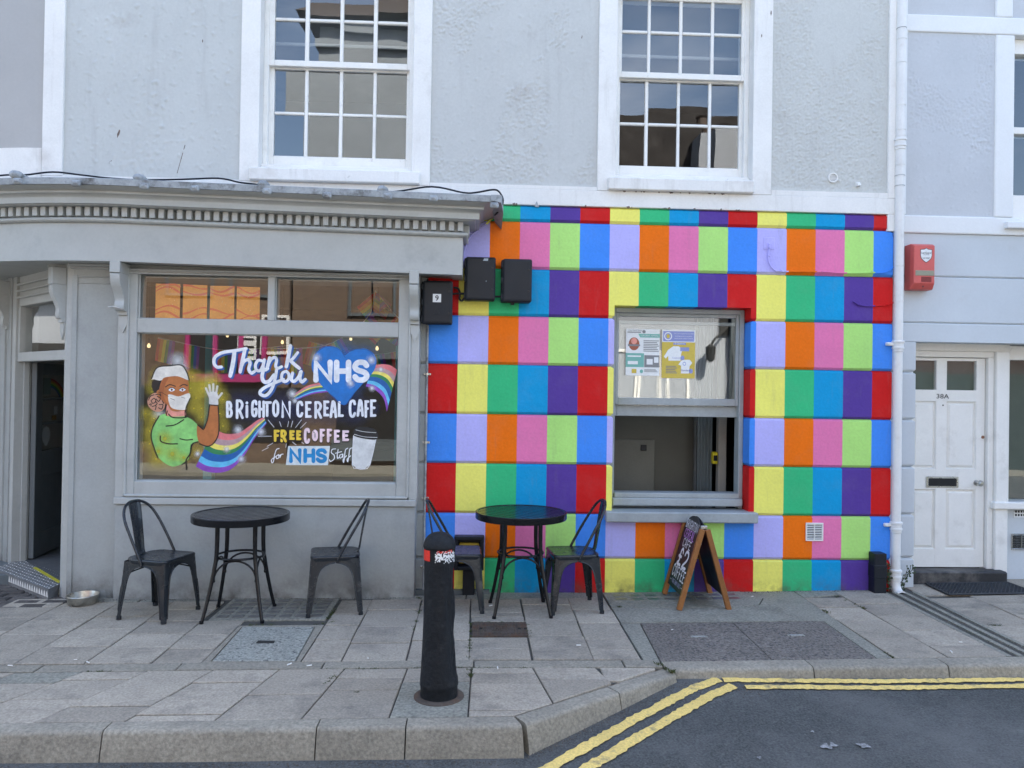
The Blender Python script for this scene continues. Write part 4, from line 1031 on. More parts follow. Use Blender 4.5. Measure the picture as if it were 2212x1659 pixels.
o = build(q, 'raised_studs', mat('worn_stud_metal', (.62,.62,.60), .4, .1, 6, .1, 60, 0), shop); tag(o, kind='stuff')
q = MB(); y0 = top_[3].lerp(top_[2], .38)+Vector((0,0,.004)); y1 = top_[2].lerp(top_[3], .02)+Vector((0,0,.004)); nv = (top_[0]-top_[3]).normalized()*.045
q.prism([y0, y1, y1+nv, y0+nv], (0,0,-.002)); build(q, 'hazard_strip', mat('yellow_tape', (.55,.50,.04), .6, .2, 20, .1), shop)
q = MB(); c0 = [top_[3], top_[2], top_[2]+dn*1.2, top_[3]+dn*1.2]; q.prism([v+Vector((0,0,.003)) for v in c0], (0,0,-.02)); build(q, 'entry_mat', mat('grey_mat', (.10,.105,.11), .9, .1, 4, .1, 90, .3), shop)
q = MB(); p = gr(118, 1283); q.cbox(p.x-.10, p.x+.14, p.y-.02, p.y+.20, -.06, .018, .015); build(q, 'broken_threshold', m_conc, shop)
# ================================================================== NEIGHBOURING HOUSE
nb = empty('white_house', (5.2, .1, 0), 0, 'pale painted house right of the drainpipe with a recessed white panelled door', 'building')
YN = .10
D2 = lambda x, y: (3400+x/1.843, 600+y/1.843)
T2 = lambda x, y: (3400+x/2.37, y/2.37)
E2 = lambda x, y: (3400+x/1.443, 1500+y/1.443)
XL = 3.80; XP = S(3605, 1560, YN).x; XRR = 7.5; ZL = 2.195
q = MB()
gr_z = [3.150, 2.772, 2.363, ZL]
for k in range(3):
    z1, z0 = gr_z[k], gr_z[k+1]
    c = .012
    pr = [(XL, YN+c if k else YN, z1-.001), (XL, YN, z1-(c if k else 0)), (XL, YN, z0+(c if k < 2 else 0)), (XL, YN+(c if k < 2 else 0), z0+.001), (XL, .5, z0+.001), (XL, .5, z1-.001)]
    q.prism(pr, (XRR-XL, 0, 0))
build(q, 'lower_wall', m_smooth, nb, bevel=.003)
q = MB(); pz = [2.194, 1.925, 1.505, 1.09, .672, .29, -.1]
for k in range(6):
    z1, z0 = pz[k], pz[k+1]; c = .020
    rings = []
    for z, i in ((z0+.001, 1), (z0+c, 0), (z1-c*.8, 0), (z1-.001, 1)):
        if (k == 0 and z > z1-.1): i = 0
        a = c if i else 0; rings.append([(XL, YN+a, z), (XP-a, YN+a, z), (XP-a, .5, z), (XL, .5, z)])
    q2 = MB(); q2.loft(rings); build(q2, 'pier_block', m_smooth, nb, bevel=.004)
# upper part: white bands round roughcast panels
zA0, zA1, zB0, zB1 = 3.150, 3.308, 4.932, 5.087
xa, xb, xc = 3.80, 4.713, 4.888
q = MB()
q.box(XL, XRR, YN-.022, .5, zA0+.001, zA1); q.box(xb, xc, YN-.021, .5, zA1+.001, zB0-.001); q.box(XL, XRR, YN-.022, .5, zB0, zB1); q.box(xb, xc-.02, YN-.021, .5, zB1+.001, TOPZ)
q.box(3.80, 3.915, YN-.021, .5, zA1+.001, TOPZ)
build(q, 'white_band', m_white2, nb, bevel=.012)
q = MB(); q.box(3.90, xb+.01, YN, .5, zA1-.02, zB0+.01); q.box(3.90, xb+.01, YN, .5, zB1-.01, TOPZ); q.box(xc-.03, XRR, YN, .5, zB1-.01, TOPZ); q.box(6.1, XRR, YN, .5, zA1-.02, zB0+.01)
build(q, 'wall_backing', m_panel_r, nb)
build(rough_render(3.915, xb+.004, zA1-.004, zB0+.004, YN-.006, 'soft', 2.2), 'roughcast_panel', m_panel_r, nb, smooth=180)
q = MB(); q.cbox(4.80, 6.2, YN-.07, .3, 3.205, 3.262, .006); build(q, 'window_sill', m_white2, nb)
q = MB(); q.cbox(xc, xc+.02, YN+.06, .3, 3.30, 4.93, .003); q.cbox(xc, 6.1, YN+.06, .3, 4.80, 4.93, .004); q.cbox(xc+.02, 6.1, YN+.07, .3, 4.085, 4.145, .004); q.cbox(xc, 6.1, YN+.06, .3, 3.26, 3.53, .005); q.cbox(6.0, 6.1, YN+.06, .3, 3.3, 4.93, .004)
w_ = build(q, 'sash_window', m_gloss, nb)
for z0, z1 in ((3.52, 4.09), (4.14, 4.81)): pane(w_, xc+.018, 6.02, z0, z1, YN+.11, m_glass, .003)
q = MB(); q.box(XL, XRR, 5.5, 5.7, -.2, TOPZ); q.box(XRR-.1, XRR+.1, .5, 5.6, -.2, TOPZ); q.box(XL+.2, XRR+.1, .3, 5.7, TOPZ, TOPZ+.2); q.box(4.11, XRR-.1, 3.0, 3.1, -.1, 5.6); q.box(4.11, XRR-.1, .55, 5.4, 3.1, 3.16); q.box(4.11, XRR-.1, .55, 5.4, 5.6, 5.7)
build(q, 'house_body', m_room, nb)
q = MB(); q.box(XRR, 22, .2, 8, -.3, 8.6); tag(build(q, 'terrace_house', m_smooth), 'plain pale terrace house beyond the white house', 'building')
# recess: door frame, door, shop window
YD = .335
xd0 = 4.10; xd1 = 4.831; 
q = MB(); q.cbox(XP-.02, 5.03, YD-.03, YD+.08, 2.13, 2.20, .004); q.cbox(XP-.02, xd1+.06, YD-.012, YD+.08, 2.075, 2.13, .004)
q.cbox(xd1+.004, 4.888, YD-.02, YD+.08, .02, 2.075, .004); q.cbox(4.889, 5.006, YD-.055, YD+.08, .10, 2.13, .006)
q.cbox(XP-.03, xd0+.03, YD-.005, YD+.08, .02, 2.075, .004)
build(q, 'door_frame', m_gloss, nb)
q = MB(); yd = YD+.02
gl_z0, gl_z1 = 1.775, 2.045
vx = [xd0, 4.170, 4.372, 4.472, 4.745, xd1]
vx = [xd0, 4.152, 4.372, 4.470, 4.750, xd1]
q.cbox(vx[0], vx[1], yd, yd+.045, .155, 2.07, .002); q.cbox(vx[4], vx[5], yd, yd+.045, .155, 2.07, .002); q.cbox(vx[2], vx[3], yd, yd+.045, .155, 2.07, .002)
for z0, z1 in ((.155,.318), (.865,1.052), (1.672,1.775), (2.043,2.07)):
    for a, b in ((vx[1], vx[2]), (vx[3], vx[4])): q.box(a-.001, b+.001, yd+.001, yd+.044, z0, z1)
door2 = build(q, 'door', m_gloss, nb)
for a, b in ((vx[1], vx[2]), (vx[3], vx[4])):
    for z0, z1 in ((.318,.865), (1.052,1.672)):
        q = MB()
        rings = [[(a-.001,yd+.002,z0-.001), (b+.001,yd+.002,z0-.001), (b+.001,yd+.002,z1+.001), (a-.001,yd+.002,z1+.001)], [(a+.008,yd+.022,z0+.008), (b-.008,yd+.022,z0+.008), (b-.008,yd+.022,z1-.008), (a+.008,yd+.022,z1-.008)],
                 [(a+.016,yd+.021,z0+.016), (b-.016,yd+.021,z0+.016), (b-.016,yd+.021,z1-.016), (a+.016,yd+.021,z1-.016)], [(a+.034,yd+.004,z0+.034), (b-.034,yd+.004,z0+.034), (b-.034,yd+.004,z1-.034), (a+.034,yd+.004,z1-.034)]]
        q.loft(rings, 0, 'end'); build(q, 'panel', m_gloss, door2)
    pane(door2, a, b, gl_z0, gl_z1, yd+.02, m_glass)
    q = MB(); q.box(a-.02, b+.02, yd+.05, yd+.06, 1.76, 2.05); build(q, 'frosted_backing', mat('frosted_green', (.045,.065,.060), .6, .1), door2)
LP0, LP1 = S(*E2(360,607), YD), S(*E2(547,545), YD)
q = MB(); x0, x1, z0, z1 = LP0.x, LP1.x, LP0.z, LP1.z
q.cbox(x0, x1, yd-.006, yd, z0, z1, .003); q.cbox(x0+.018, x1-.018, yd-.009, yd-.004, z0+.012, z1-.010, .003); q.box(x0+.022, x1-.022, yd-.0095, yd-.008, z0+.016, z1-.016, 1)
build(q, 'letter_plate', [m_steel, m_dark], door2)
p = S(*E2(652,580), YD)
q = MB(); q.lathe([(0,.008), (.026,.008), (.027,.0), (.027,-.003)], (p.x-.008, yd, p.z), 8, 0, 'Y'); q.lathe([(.0,.075), (.016,.074), (.027,.062), (.029,.05), (.024,.040), (.012,.032), (.011,0)], (p.x, yd, p.z), 14, 0, 'Y'); build(q, 'door_knob', m_steel, door2, smooth=40)
p = S(*E2(686,320), YD); q = MB(); q.lathe([(0,.006), (.013,.006), (.015,.0)], (p.x, yd, p.z), 14, 0, 'Y'); build(q, 'keyhole', mat('copper_lock', (.30,.16,.11), .4, metal=.7), door2)
p = S(*E2(459,138), YD); q = MB(); q.lathe([(0,.004), (.006,.004), (.007,.0)], (p.x, yd, p.z), 10, 0, 'Y'); build(q, 'peephole', m_dark, door2)
# step and mat
q = MB(); s0, s1 = S(*E2(289,1100), .2).x, S(*E2(817,1100), .2).x
q.cbox(s0-.03, s1, .19, YD+.02, -.05, .150, .012); st = build(q, 'door_step', mat('black_worn_step', (.028,.028,.030), .6, .3, 5, .2, 60, .5, 30, .005, dirt=[((.20,.185,.165), .8, 4, .50, .70), ((.3,.3,.3), .5, 20, .68, .8)]), nb)
q = MB(); q.cbox(4.885, XRR, YD-.005, .5, -.1, .70, .004); build(q, 'stall_riser', m_smooth, nb)
q = MB(); q.cbox(4.86, XRR, YD-.08, .5, .70, .765, .008); q.cbox(5.007, 5.035, YD-.02, .45, .765, 2.13, .003); q.cbox(5.03, XRR, YD-.01, .45, 2.06, 2.19, .004)
w2_ = build(q, 'shop_window', m_gloss, nb); pane(w2_, 5.03, XRR-.2, .76, 2.07, YD+.03, m_shopglass)
q = MB(); q.box(5.05, XRR-.2, YD+.16, YD+.18, .7, 2.2); build(q, 'window_backing', mat('dark_green_blind', (.05,.065,.06), .7, .1), nb)
def grille(x0, x1, z0, z1, y, n, lab, name='air_vent', mats=None, group=None):
    r = empty(name, ((x0+x1)/2, y, z0), 0, lab, 'vent')
    q = MB(); f = .012
    q.cbox(x0, x1, y-.014, y, z0, z0+f, .003); q.cbox(x0, x1, y-.014, y, z1-f, z1, .003); q.cbox(x0, x0+f, y-.0135, y, z0+f, z1-f, .003); q.cbox(x1-f, x1, y-.0135, y, z0+f, z1-f, .003)
    build(q, 'frame', (mats or [m_gloss])[0], r)
    q = MB(); q.box(x0+.004, x1-.004, y-.002, y+.002, z0+.004, z1-.004); build(q, 'dark_inside', m_dark, r)
    me = None; hh = (z1-z0-2*f)/n
    for k in range(n):
        if me is None:
            q = MB(); w_ = (x1-x0)/2-f; q.prism([(-w_, -.010, -hh*.22), (-w_, -.012, -hh*.05), (-w_, -.004, hh*.28), (-w_, -.003, hh*.12)], (2*w_, 0, 0)); me = mesh_of(q, 'slat', (mats or [m_gloss])[0])
        o = link('slat', me, r, True); o.location = (0, 0, f+hh*(k+.5))
    q = MB(); q.box((x0+x1)/2-.003, (x0+x1)/2+.003, y-.0135, y-.003, z0+f, z1-f); build(q, 'centre_bar', (mats or [m_gloss])[0], r)
    return r
p, p2 = S(3172, 2130, -.01), S(3242, 2059, -.01)
grille(p.x, p2.x, p.z, p2.z, -.002, 9, 'small white louvred vent on the orange and pink blocks of the rainbow wall')
p, p2 = S(*E2(834,957), YD), S(*E2(912,866), YD)
grille(p.x, p2.x+.06, p.z, p2.z, YD-.006, 8, 'louvred vent low on the pale wall under the right edge shop window', mats=[m_steel])
r = empty('air_brick', (5.15, YD, .6), 0, 'cream air brick of square holes just below the shop sill at the right edge', 'vent')
p, p2 = S(*E2(850,774), YD), S(*E2(912,741), YD)
q = MB(); q.box(p.x, p2.x+.08, YD-.012, YD, p.z, p2.z); build(q, 'brick', m_white2, r)
q = MB()
for i in range(7):
    for j in range(2): cx = p.x+.018+i*.026; cz = p.z+.022+j*.032; q.box(cx-.008, cx+.008, YD-.0135, YD-.011, cz-.010, cz+.010)
build(q, 'hole', m_dark, r)
r = empty('door_mat', (4.55, .0, .04), 0, 'black rubber mat with a diamond lattice on the pavement before the white door', 'mat')
mp = [Vector(gr(1979,1255)[:2]), Vector(gr(2122,1253)[:2]), Vector(gr(2290,1292)[:2]), Vector(gr(2053,1293)[:2])]
mp[0] = Vector((4.175,.16)); mp[3] = Vector((4.155,-.20)); mp[1] = Vector((4.93,.17)); mp[2] = Vector((4.93,-.19))
m_rub = mat('black_rubber', (.022,.025,.028), .6, .15, 6, .1, 60, .2)
q = MB(); Z0 = gz(4.5)+.004
def mpt(u, v, z=0): a = mp[0].lerp(mp[1], u); b = mp[3].lerp(mp[2], u); c = a.lerp(b, v); return Vector((c.x, c.y, gz(c.x)+.004+z))
for a, b in (((0,0),(1,0)), ((1,0),(1,1)), ((1,1),(0,1)), ((0,1),(0,0))): q.tube([mpt(*a, .006), mpt(*b, .006)], .009, 6)
build(q, 'border', m_rub, r)
q = MB(); N = 22
for i in range(-8, N):
    for sgn in (1, -1):
        pts = []
        for k in range(9):
            v = k/8; u = (i+ (8*v if sgn > 0 else 8-8*v))/N
            if 0 <= u <= 1: pts.append(mpt(u, v, .006))
        if len(pts) > 1: q.tube(pts, .0052, 5)
o = build(q, 'lattice', m_rub, r)
q = MB(); q.add([mpt(0,0,-.002), mpt(1,0,-.002), mpt(1,1,-.002), mpt(0,1,-.002)], [(0,1,2,3)]); build(q, 'backing', m_dark, r)

# ================================================================== DRAINPIPE, ALARM, METER BOXES
XPIPE = S(3531, 1700, -.02).x; YPI = -.025; RP = .038
m_pipe = mat('white_pipe_paint', A(216,221,228), .5, .04, 3, .03, 40, .15, 20, .003, dirt=[((.30,.25,.20), .45, 5, .58, .8), ((.16,.08,.04), .9, 14, .70, .78)])
pipe = empty('drainpipe', (XPIPE, YPI, 0), 0, 'white cast iron drainpipe between the rainbow wall and the white house', 'pipe')
sz = lambda y: S(3535, y, YPI).z
def ringz(z, r, h, q): q.lathe([(RP, -h), (r, -h*.8), (r, h*.8), (RP, h)], (XPIPE, YPI, z), 20)
pz_ = [6.2, sz(566), sz(1362), sz(2074), sz(2262)]
for a, b in zip(pz_, pz_[1:]):
    q = MB(); q.lathe([(RP, b), (RP, a)], (XPIPE, YPI, 0), 20); build(q, 'pipe_length', m_pipe, pipe, smooth=60)
for ys in (566, 1362, 2074, 2262):
    z = sz(ys); q = MB(); q.lathe([(RP,-.055), (RP+.006,-.05), (RP+.006,-.03), (RP+.012,-.026), (RP+.012,-.012), (RP+.007,-.008), (RP+.007,.022), (RP+.014,.026), (RP+.014,.040), (RP+.006,.046), (RP,.046)], (XPIPE, YPI, z), 20)
    if ys in (1362, 2074): q.cbox(XPIPE-.105, XPIPE-.03, YPI-.01, YPI+.02, z+.0, z+.03, .006); q.lathe([(0,.018), (.012,.012), (.012,0)], (XPIPE-.095, YPI-.01, z+.015), 8, 0, 'Y')
    build(q, 'collar', m_pipe, pipe, smooth=35)
q = MB(); z = sz(2290); q.tube(curve([(XPIPE,YPI,z+.03), (XPIPE,YPI,z-.03), (XPIPE+.006,YPI-.02,z-.075), (XPIPE+.012,YPI-.065,z-.105)], 5), RP*1.06, 16, 0, False)
q.lathe([(RP*1.0,.0), (RP*1.2,.0), (RP*1.2,.022), (RP*.92,.022), (RP*.90,.0)], (XPIPE+.012, YPI-.06, z-.105), 18, 0, 'Y'); q.lathe([(0,-.012), (RP*.95,-.012)], (XPIPE+.012, YPI-.058, z-.105), 16, 1, 'Y')
build(q, 'shoe', [m_pipe, m_rust], pipe, smooth=45)
for ys in (112, 155, 248, 415, 512, 536, 650, 692, 732, 1046, 1162, 1185):
    q = MB(); ringz(sz(ys), RP+.0035, .0025, q); build(q, 'cable_tie', m_lead if ys in (112, 692, 732) else m_pipe, pipe)
q = MB(); q.tube([(XPIPE-.045, .02, 3.0), (XPIPE-.047, .02, 4.2), (XPIPE-.043,.02, 6.0)], .008, 6); q.tube([(XPIPE-.047+.004*sin(i*1.7), .012+.002*cos(i*2.3), 3.05+i*.05) for i in range(18)], [.010+.006*abs(sin(i*2.9)) for i in range(18)], 6)
tag(build(q, 'joint_filler', mat('tar_crack', (.02,.018,.016), .8, .3)), 'dark cracked mastic running down the gap left of the white drainpipe', 'joint')
# ivy at the foot of the pipe
iv = empty('ivy_plant', (XPIPE, -.02, .1), 0, 'small ivy seedling growing behind the foot of the drainpipe', 'plant')
m_leaf = mat('ivy_leaf', (.045,.075,.030), .55, .35, 25, .1, 60, .1, rnd=.3); m_stem = mat('ivy_stem', (.07,.05,.035), .8, .2)
q = MB(); stems = []
for i in range(6):
    x0 = XPIPE+random.choice((-.055,.06))+random.uniform(-.015,.015); pts = [(x0, .0, .04)]
    for k in range(5): pts.append((x0+random.uniform(-.03,.03)+(.02*k if x0 > XPIPE else -.004*k), -.01-.006*k*random.random(), .07+k*.045))
    q.tube(curve(pts, 3), .0025, 4); stems += curve(pts, 6)
build(q, 'stem', m_stem, iv)
q = MB(); q.add([(0,0,0), (.010,-.003,.008), (.018,.0,.004), (.012,-.002,.020), (0,-.002,.032), (-.012,-.002,.020), (-.018,.0,.004), (-.010,-.003,.008)], [(0,1,3,4), (1,2,3), (0,4,5,7), (7,5,6)]); lme = mesh_of(q, 'leaf', m_leaf)
for i in range(120):
    p = random.choice(stems); o = link('leaf', lme, iv); s_ = random.uniform(.4, .75); o.scale = (s_, s_, s_); o.location = (p.x+random.uniform(-.014,.014), p.y+random.uniform(-.035,-.008), p.z+random.uniform(-.02,.02)); o.rotation_euler = (random.uniform(-1,.8), random.uniform(-3,3), random.uniform(-.8,.8))
# short black post
p, p2 = S(3441, 2330, -.10), S(3490, 2180, -.10)
r = empty('corner_post', ((p.x+p2.x)/2, -.06, 0), 0, 'short square black post at the wall foot left of the drainpipe', 'post')
q = MB(); q.cbox(p.x, p2.x, -.11, -.003, -.03, p2.z, .004); build(q, 'post_body', m_plastic, r)
q = MB(); q.cbox(p.x-.003, p2.x+.003, -.113, -.002, .16, .27, .003); 
for cx in (.3, .8): q.lathe([(0,.004), (.006,.004), (.007,0)], (lerp(p.x,p2.x,cx), -.113, .24), 8, 0, 'Y')
build(q, 'metal_sleeve', m_plastic, r)
# alarm box
p0, p1 = S(3600, 1138, -.02), S(3677.5, 960, -.02)
al = empty('alarm_box', ((p0.x+p1.x)/2, YN, p0.z), 0, 'red burglar alarm box with a white shield badge, right of the drainpipe', 'alarm box')
m_red = mat('faded_red_plastic', A(200,92,90), .5, .08, 5, .03, 60, .1, 60, .001, dirt=[((.25,.10,.09), .5, 6, .55, .8)])
x0, x1, z0, z1 = p0.x-.012, p1.x, p0.z, p1.z; yb, yf = YN-.002, YN-.135
q = MB(); bx = x0-.012
q.loft([[(bx-.0,yb,z0), (x1+.010,yb,z0), (x1+.010,yb,z1), (bx,yb,z1)], [(bx,yf+.045,z0-.0), (x1+.010,yf+.045,z0), (x1+.010,yf+.045,z1), (bx,yf+.045,z1)], [(x0+.0,yf,z0+.05), (x1,yf,z0+.05), (x1,yf,z1-.02), (x0,yf,z1-.02)]])
build(q, 'casing', m_red, al, bevel=.006)
q = MB(); zm = z0+.115; q.cbox(x0+.012, x1-.006, yf-.004, yf+.01, zm, zm+.046, .003); build(q, 'strobe_lens', mat('grey_lens', A(140,142,128), .3, .05), al)
q = MB()
for k in range(14): q.box(x0+.065+k*.0065, x0+.068+k*.0065, yf-.0022, yf+.001, z0+.06, zm-.008)
q.lathe([(0,.003), (.008,.003), (.009,0)], ((x0+x1)/2, yf+.02, z0+.025), 10, 0, 'Y'); build(q, 'sounder_slot', mat('dark_red', (.16,.03,.03), .6), al)
def shield(cx, cz, w_, h, y, s=1.):
    pts = [(0,.5), (.18,.42), (.5,.40), (.5,-.02), (.42,-.22), (.22,-.38), (0,-.5), (-.22,-.38), (-.42,-.22), (-.5,-.02), (-.5,.40), (-.18,.42)]
    return [(cx+a*w_*s, y, cz+b*h*s) for a, b in pts]
cx, cz = (x0+x1)/2+.014, z1-.105; 
q = MB(); q.sheet(shield(cx, cz, .105, .130, yf-.0012), 0); q.sheet(shield(cx, cz, .105, .130, yf-.0018, .92), 1); build(q, 'shield_badge', [m_dark, m_white2], al)

# ------------------------------------------------------------------ flat lettering helpers
def text_mesh(txt, size, bold=0., shear=0., width=None):
    cu = bpy.data.curves.new('lettering', 'FONT'); cu.body = txt; cu.size = size; cu.offset = bold; cu.shear = shear; cu.align_x = 'CENTER'; cu.align_y = 'CENTER'; cu.resolution_u = 3
    o = bpy.data.objects.new('lettering', cu); COL.objects.link(o)
    dg = bpy.context.evaluated_depsgraph_get(); dg.update()
    me = bpy.data.meshes.new_from_object(o.evaluated_get(dg)); bpy.data.objects.remove(o); bpy.data.curves.remove(cu)
    xs_ = [v.co.x for v in me.vertices]; ys_ = [v.co.y for v in me.vertices]
    c = Vector(((min(xs_)+max(xs_))/2, (min(ys_)+max(ys_))/2)); k = width/(max(xs_)-min(xs_)) if width else 1
    out = ([(v.co.x-c.x)*k for v in me.vertices], [v.co.y-c.y for v in me.vertices], [tuple(p.vertices) for p in me.polygons]); bpy.data.meshes.remove(me); return out
def letters(txt, cx, cz, y, size, m, name='lettering', parent=None, bold=0., shear=0., width=None, X=None):
    a, b, f = text_mesh(txt, size, bold, shear, width); q = MB(); q.X = X
    q.add([(cx+u, y, cz+v) for u, v in zip(a, b)], f); return build(q, name, m, parent)
m_ink = mat('black_ink', (.015,.015,.02), .5, 0, 3, 0, bump=0)
letters('LanGuard', cx, cz+.022, yf-.0024, .022, m_ink, parent=al, bold=.0004, width=.086)
letters('ALARMS', cx, cz+.006, yf-.0024, .012, m_ink, parent=al, width=.052)
letters('561883', cx, cz-.024, yf-.0024, .020, m_ink, parent=al, width=.068)

# meter boxes
ZX = lambda x, y: (1550+x/2.37, 750+y/2.37)
m_screw = mat('screw_black', (.005,.005,.006), .4, 0, 3, 0, bump=0)
m_scuff = mat('scuffed_paint', (.35,.42,.48), .5, .1)
def meter_box(x0, x1, z0, z1, yf_, lab):
    r = empty('meter_box', ((x0+x1)/2, yf_+.1, z0), 0, lab, 'meter box', 'black meter boxes by the shopfront')
    q = MB(); q.cbox(x0-.012, x1-.004, yf_+.035, .0 if x0 > -.3 else -.005, z0+.006, z1-.004, .008); build(q, 'back_box', m_plastic, r)
    q = MB(); q.cbox(x0, x1, yf_, yf_+.034, z0, z1, .010); q.cbox(x0+.012, x1-.012, yf_-.003, yf_+.01, z0+.014, z1-.012, .004); build(q, 'lid', m_plastic, r, bevel=.003)
    q = MB()
    for fz in (.86, .5, .12): zz = lerp(z0, z1, fz); q.cbox(x0-.013, x0+.003, yf_+.005, yf_+.04, zz-.024, zz+.024, .004)
    build(q, 'hinge', m_plastic, r)
    q = MB()
    for fz in (.25, .75): q.lathe([(0,.0045), (.007,.0045), (.009,.0)], (x1-.027, yf_-.002, lerp(z0, z1, fz)), 12, 0, 'Y')
    build(q, 'screw', m_screw, r)
    q = MB(); cx_ = lerp(x0, x1, .47); zz = lerp(z0, z1, .30)
    if '9' in lab:
        for a, b in (((-.03,-.03),(.03,-.03)), ((.03,-.03),(0,.03)), ((0,.03),(-.03,-.03))): q.tube([(cx_+a[0], yf_-.003, zz+a[1]), (cx_+b[0], yf_-.003, zz+b[1])], .0016, 5)
    for k in range(3): q.box(cx_-.03+.004*k, cx_+.03-.004*k, yf_-.0042, yf_-.002, zz-.052-.011*k, zz-.048-.011*k)
    build(q, 'embossing', m_plastic, r)
    return r
a, b = S(*ZX(268,1246), -.14), S(*ZX(553,848), -.14)
mb9 = meter_box(a.x, b.x, a.z, b.z, -.165, 'black meter box with a white number 9 label, left of the other two')
cx_, cz_ = S(*ZX(404,1004), -.168).x, S(*ZX(404,1004), -.168).z
q = MB(); q.box(cx_-.034, cx_+.034, -.1695, -.1675, cz_-.034, cz_+.034); build(q, 'number_plate', m_white2, mb9)
letters('9', cx_, cz_, -.1702, .062, m_ink, 'number', mb9, bold=.0012)
a, b = S(*ZX(668,1025), -.13), S(*ZX(953,627), -.13)
mb2 = meter_box(a.x, b.x, a.z, b.z, -.15, 'black meter box with a blue scrap of tape on top, middle of the three')
q = MB(); p = S(*ZX(858,645), -.153); q.prism([(p.x-.022,p.y-.001,p.z-.010), (p.x+.020,p.y-.001,p.z-.010), (p.x+.022,p.y-.001,p.z+.010), (p.x-.012,p.y-.001,p.z+.010)], (0,.0008,0)); p = S(*ZX(863,843), -.153); q.prism([(p.x-.003,p.y-.001,p.z-.006), (p.x+.003,p.y-.001,p.z-.008), (p.x,p.y-.001,p.z+.006)], (0,.0008,0)); build(q, 'tape_scrap', m_scuff, mb2)
a, b = S(*ZX(1013,1042), -.13), S(*ZX(1292,645), -.13)
mb3 = meter_box(a.x, b.x, a.z, b.z, -.15, 'black meter box on the blue and green blocks, rightmost of the three')
p = S(*ZX(1108,1055), -.08); q = MB(); q.cbox(p.x-.016, p.x+.016, -.10, -.05, p.z-.012, p.z+.02, .003); build(q, 'cable_gland', m_plastic, mb3)
for pts, lab in (([(550,965),(610,962),(665,965)], 'straight black cable between the left and middle meter boxes'), ([(560,905),(600,915),(618,960),(615,1010),(635,1030),(660,1005)], 'drooping black cable loop between the left and middle meter boxes'), ([(945,990),(1010,990)], 'short black cable between the middle and right meter boxes')):
    q = MB(); q.tube(curve([S(*ZX(x, y), -.06) for x, y in pts], 6), .009, 8); tag(build(q, 'cable', m_plastic, smooth=60), lab, 'cable', 'cables between the meter boxes')
# conduit
q = MB(); c0, c1 = S(1684,1280,-.03), S(1672,1900,-.03); xx = (S(1684,1290,-.03).x+S(1668,2300,-.03).x)/2
q.tube([(xx,-.03,.0), (xx,-.03,c0.z)], .010, 10); cd = empty('conduit', (xx, -.03, 0), 0, 'thin grey metal conduit running down the left edge of the rainbow wall', 'conduit')
build(q, 'tube', m_lead, cd, smooth=60)
for zz in (S(1680,1473,-.03).z, S(1673,1742,-.03).z, S(1668,1962,-.03).z, S(1660,2232,-.03).z):
    q = MB(); q.cbox(xx-.032, xx+.032, -.022, -.010, zz-.010, zz+.010, .004); q.lathe([(.012,-.010), (.0135,-.01), (.0135,.010), (.012,.010)], (xx,-.03,zz), 10); build(q, 'saddle_clip', m_steel, cd)
# utility box and its black duct behind the chair
p, p2 = S(1787, 2244, -.08), S(1906, 2112, -.08)
ub = empty('utility_box', ((p.x+p2.x)/2, -.05, 0), 0, 'black wall box with a yellow panel, behind the chair next to the bollard', 'utility box')
x0, x1, z0, z1 = p.x, p2.x, p.z, p2.z
q = MB(); f = .03
q.cbox(x0, x1, -.10, -.002, z1-f, z1, .005); q.cbox(x0, x0+f, -.0995, -.002, z0, z1-f, .004); q.cbox(x1-f, x1, -.0995, -.002, z0, z1-f, .004); q.cbox(x0+f, x1-f, -.0995, -.002, z0, z0+f, .004); q.box(x0+f, x1-f, -.03, -.003, z0+f, z1-f)
build(q, 'frame', m_plastic, ub)
q = MB(); q.cbox(x0+.04, x1-.04, -.07, -.031, z0+.05, z1-.06, .006); build(q, 'yellow_panel', mat('yellow_panel', (.42,.28,.025), .5, .1), ub)
q = MB()
for cx_ in (x0+.06, x1-.06): q.box(cx_-.012, cx_+.012, -.0725, -.069, z1-.10, z1-.076)
build(q, 'panel_latch', m_plastic, ub)
q = MB(); q.cbox(x0+.075, x0+.175, -.09, -.002, -.03, z0, .006); build(q, 'duct', m_plastic, ub)
# round vent and small cowl high on the wall
p = S(2200+2110/1.952, 1365/1.952, 0)
q = MB(); q.lathe([(.0,.004), (.031,.004), (.033,.012), (.043,.012), (.045,.0), (.045,-.02)], (p.x, .010, p.z), 24, 0, 'Y'); rv = tag(build(q, 'round_vent', m_white, smooth=40), 'small round white vent in the grey wall right of the upper right window', 'vent')
q = MB()
for a in range(5): q.box(p.x-.03, p.x+.03, .0035, .006, p.z-.024+a*.012-.002, p.z-.024+a*.012+.002)
build(q, 'mesh_bar', m_lead, rv)
p = S(2212*1.82278*.8376, 400*1.82278, 0)
q = MB(); q.loft([[(p.x-.016,.012,p.z-.012), (p.x+.020,.012,p.z-.016), (p.x+.020,.012,p.z+.03), (p.x-.016,.012,p.z+.03)], [(p.x-.010,-.03,p.z-.008), (p.x+.014,-.03,p.z-.008), (p.x+.014,-.015,p.z+.02), (p.x-.010,-.015,p.z+.02)]]); tag(build(q, 'cable_cowl', m_white), 'small white cable cowl on the grey wall near the drainpipe', 'cowl')
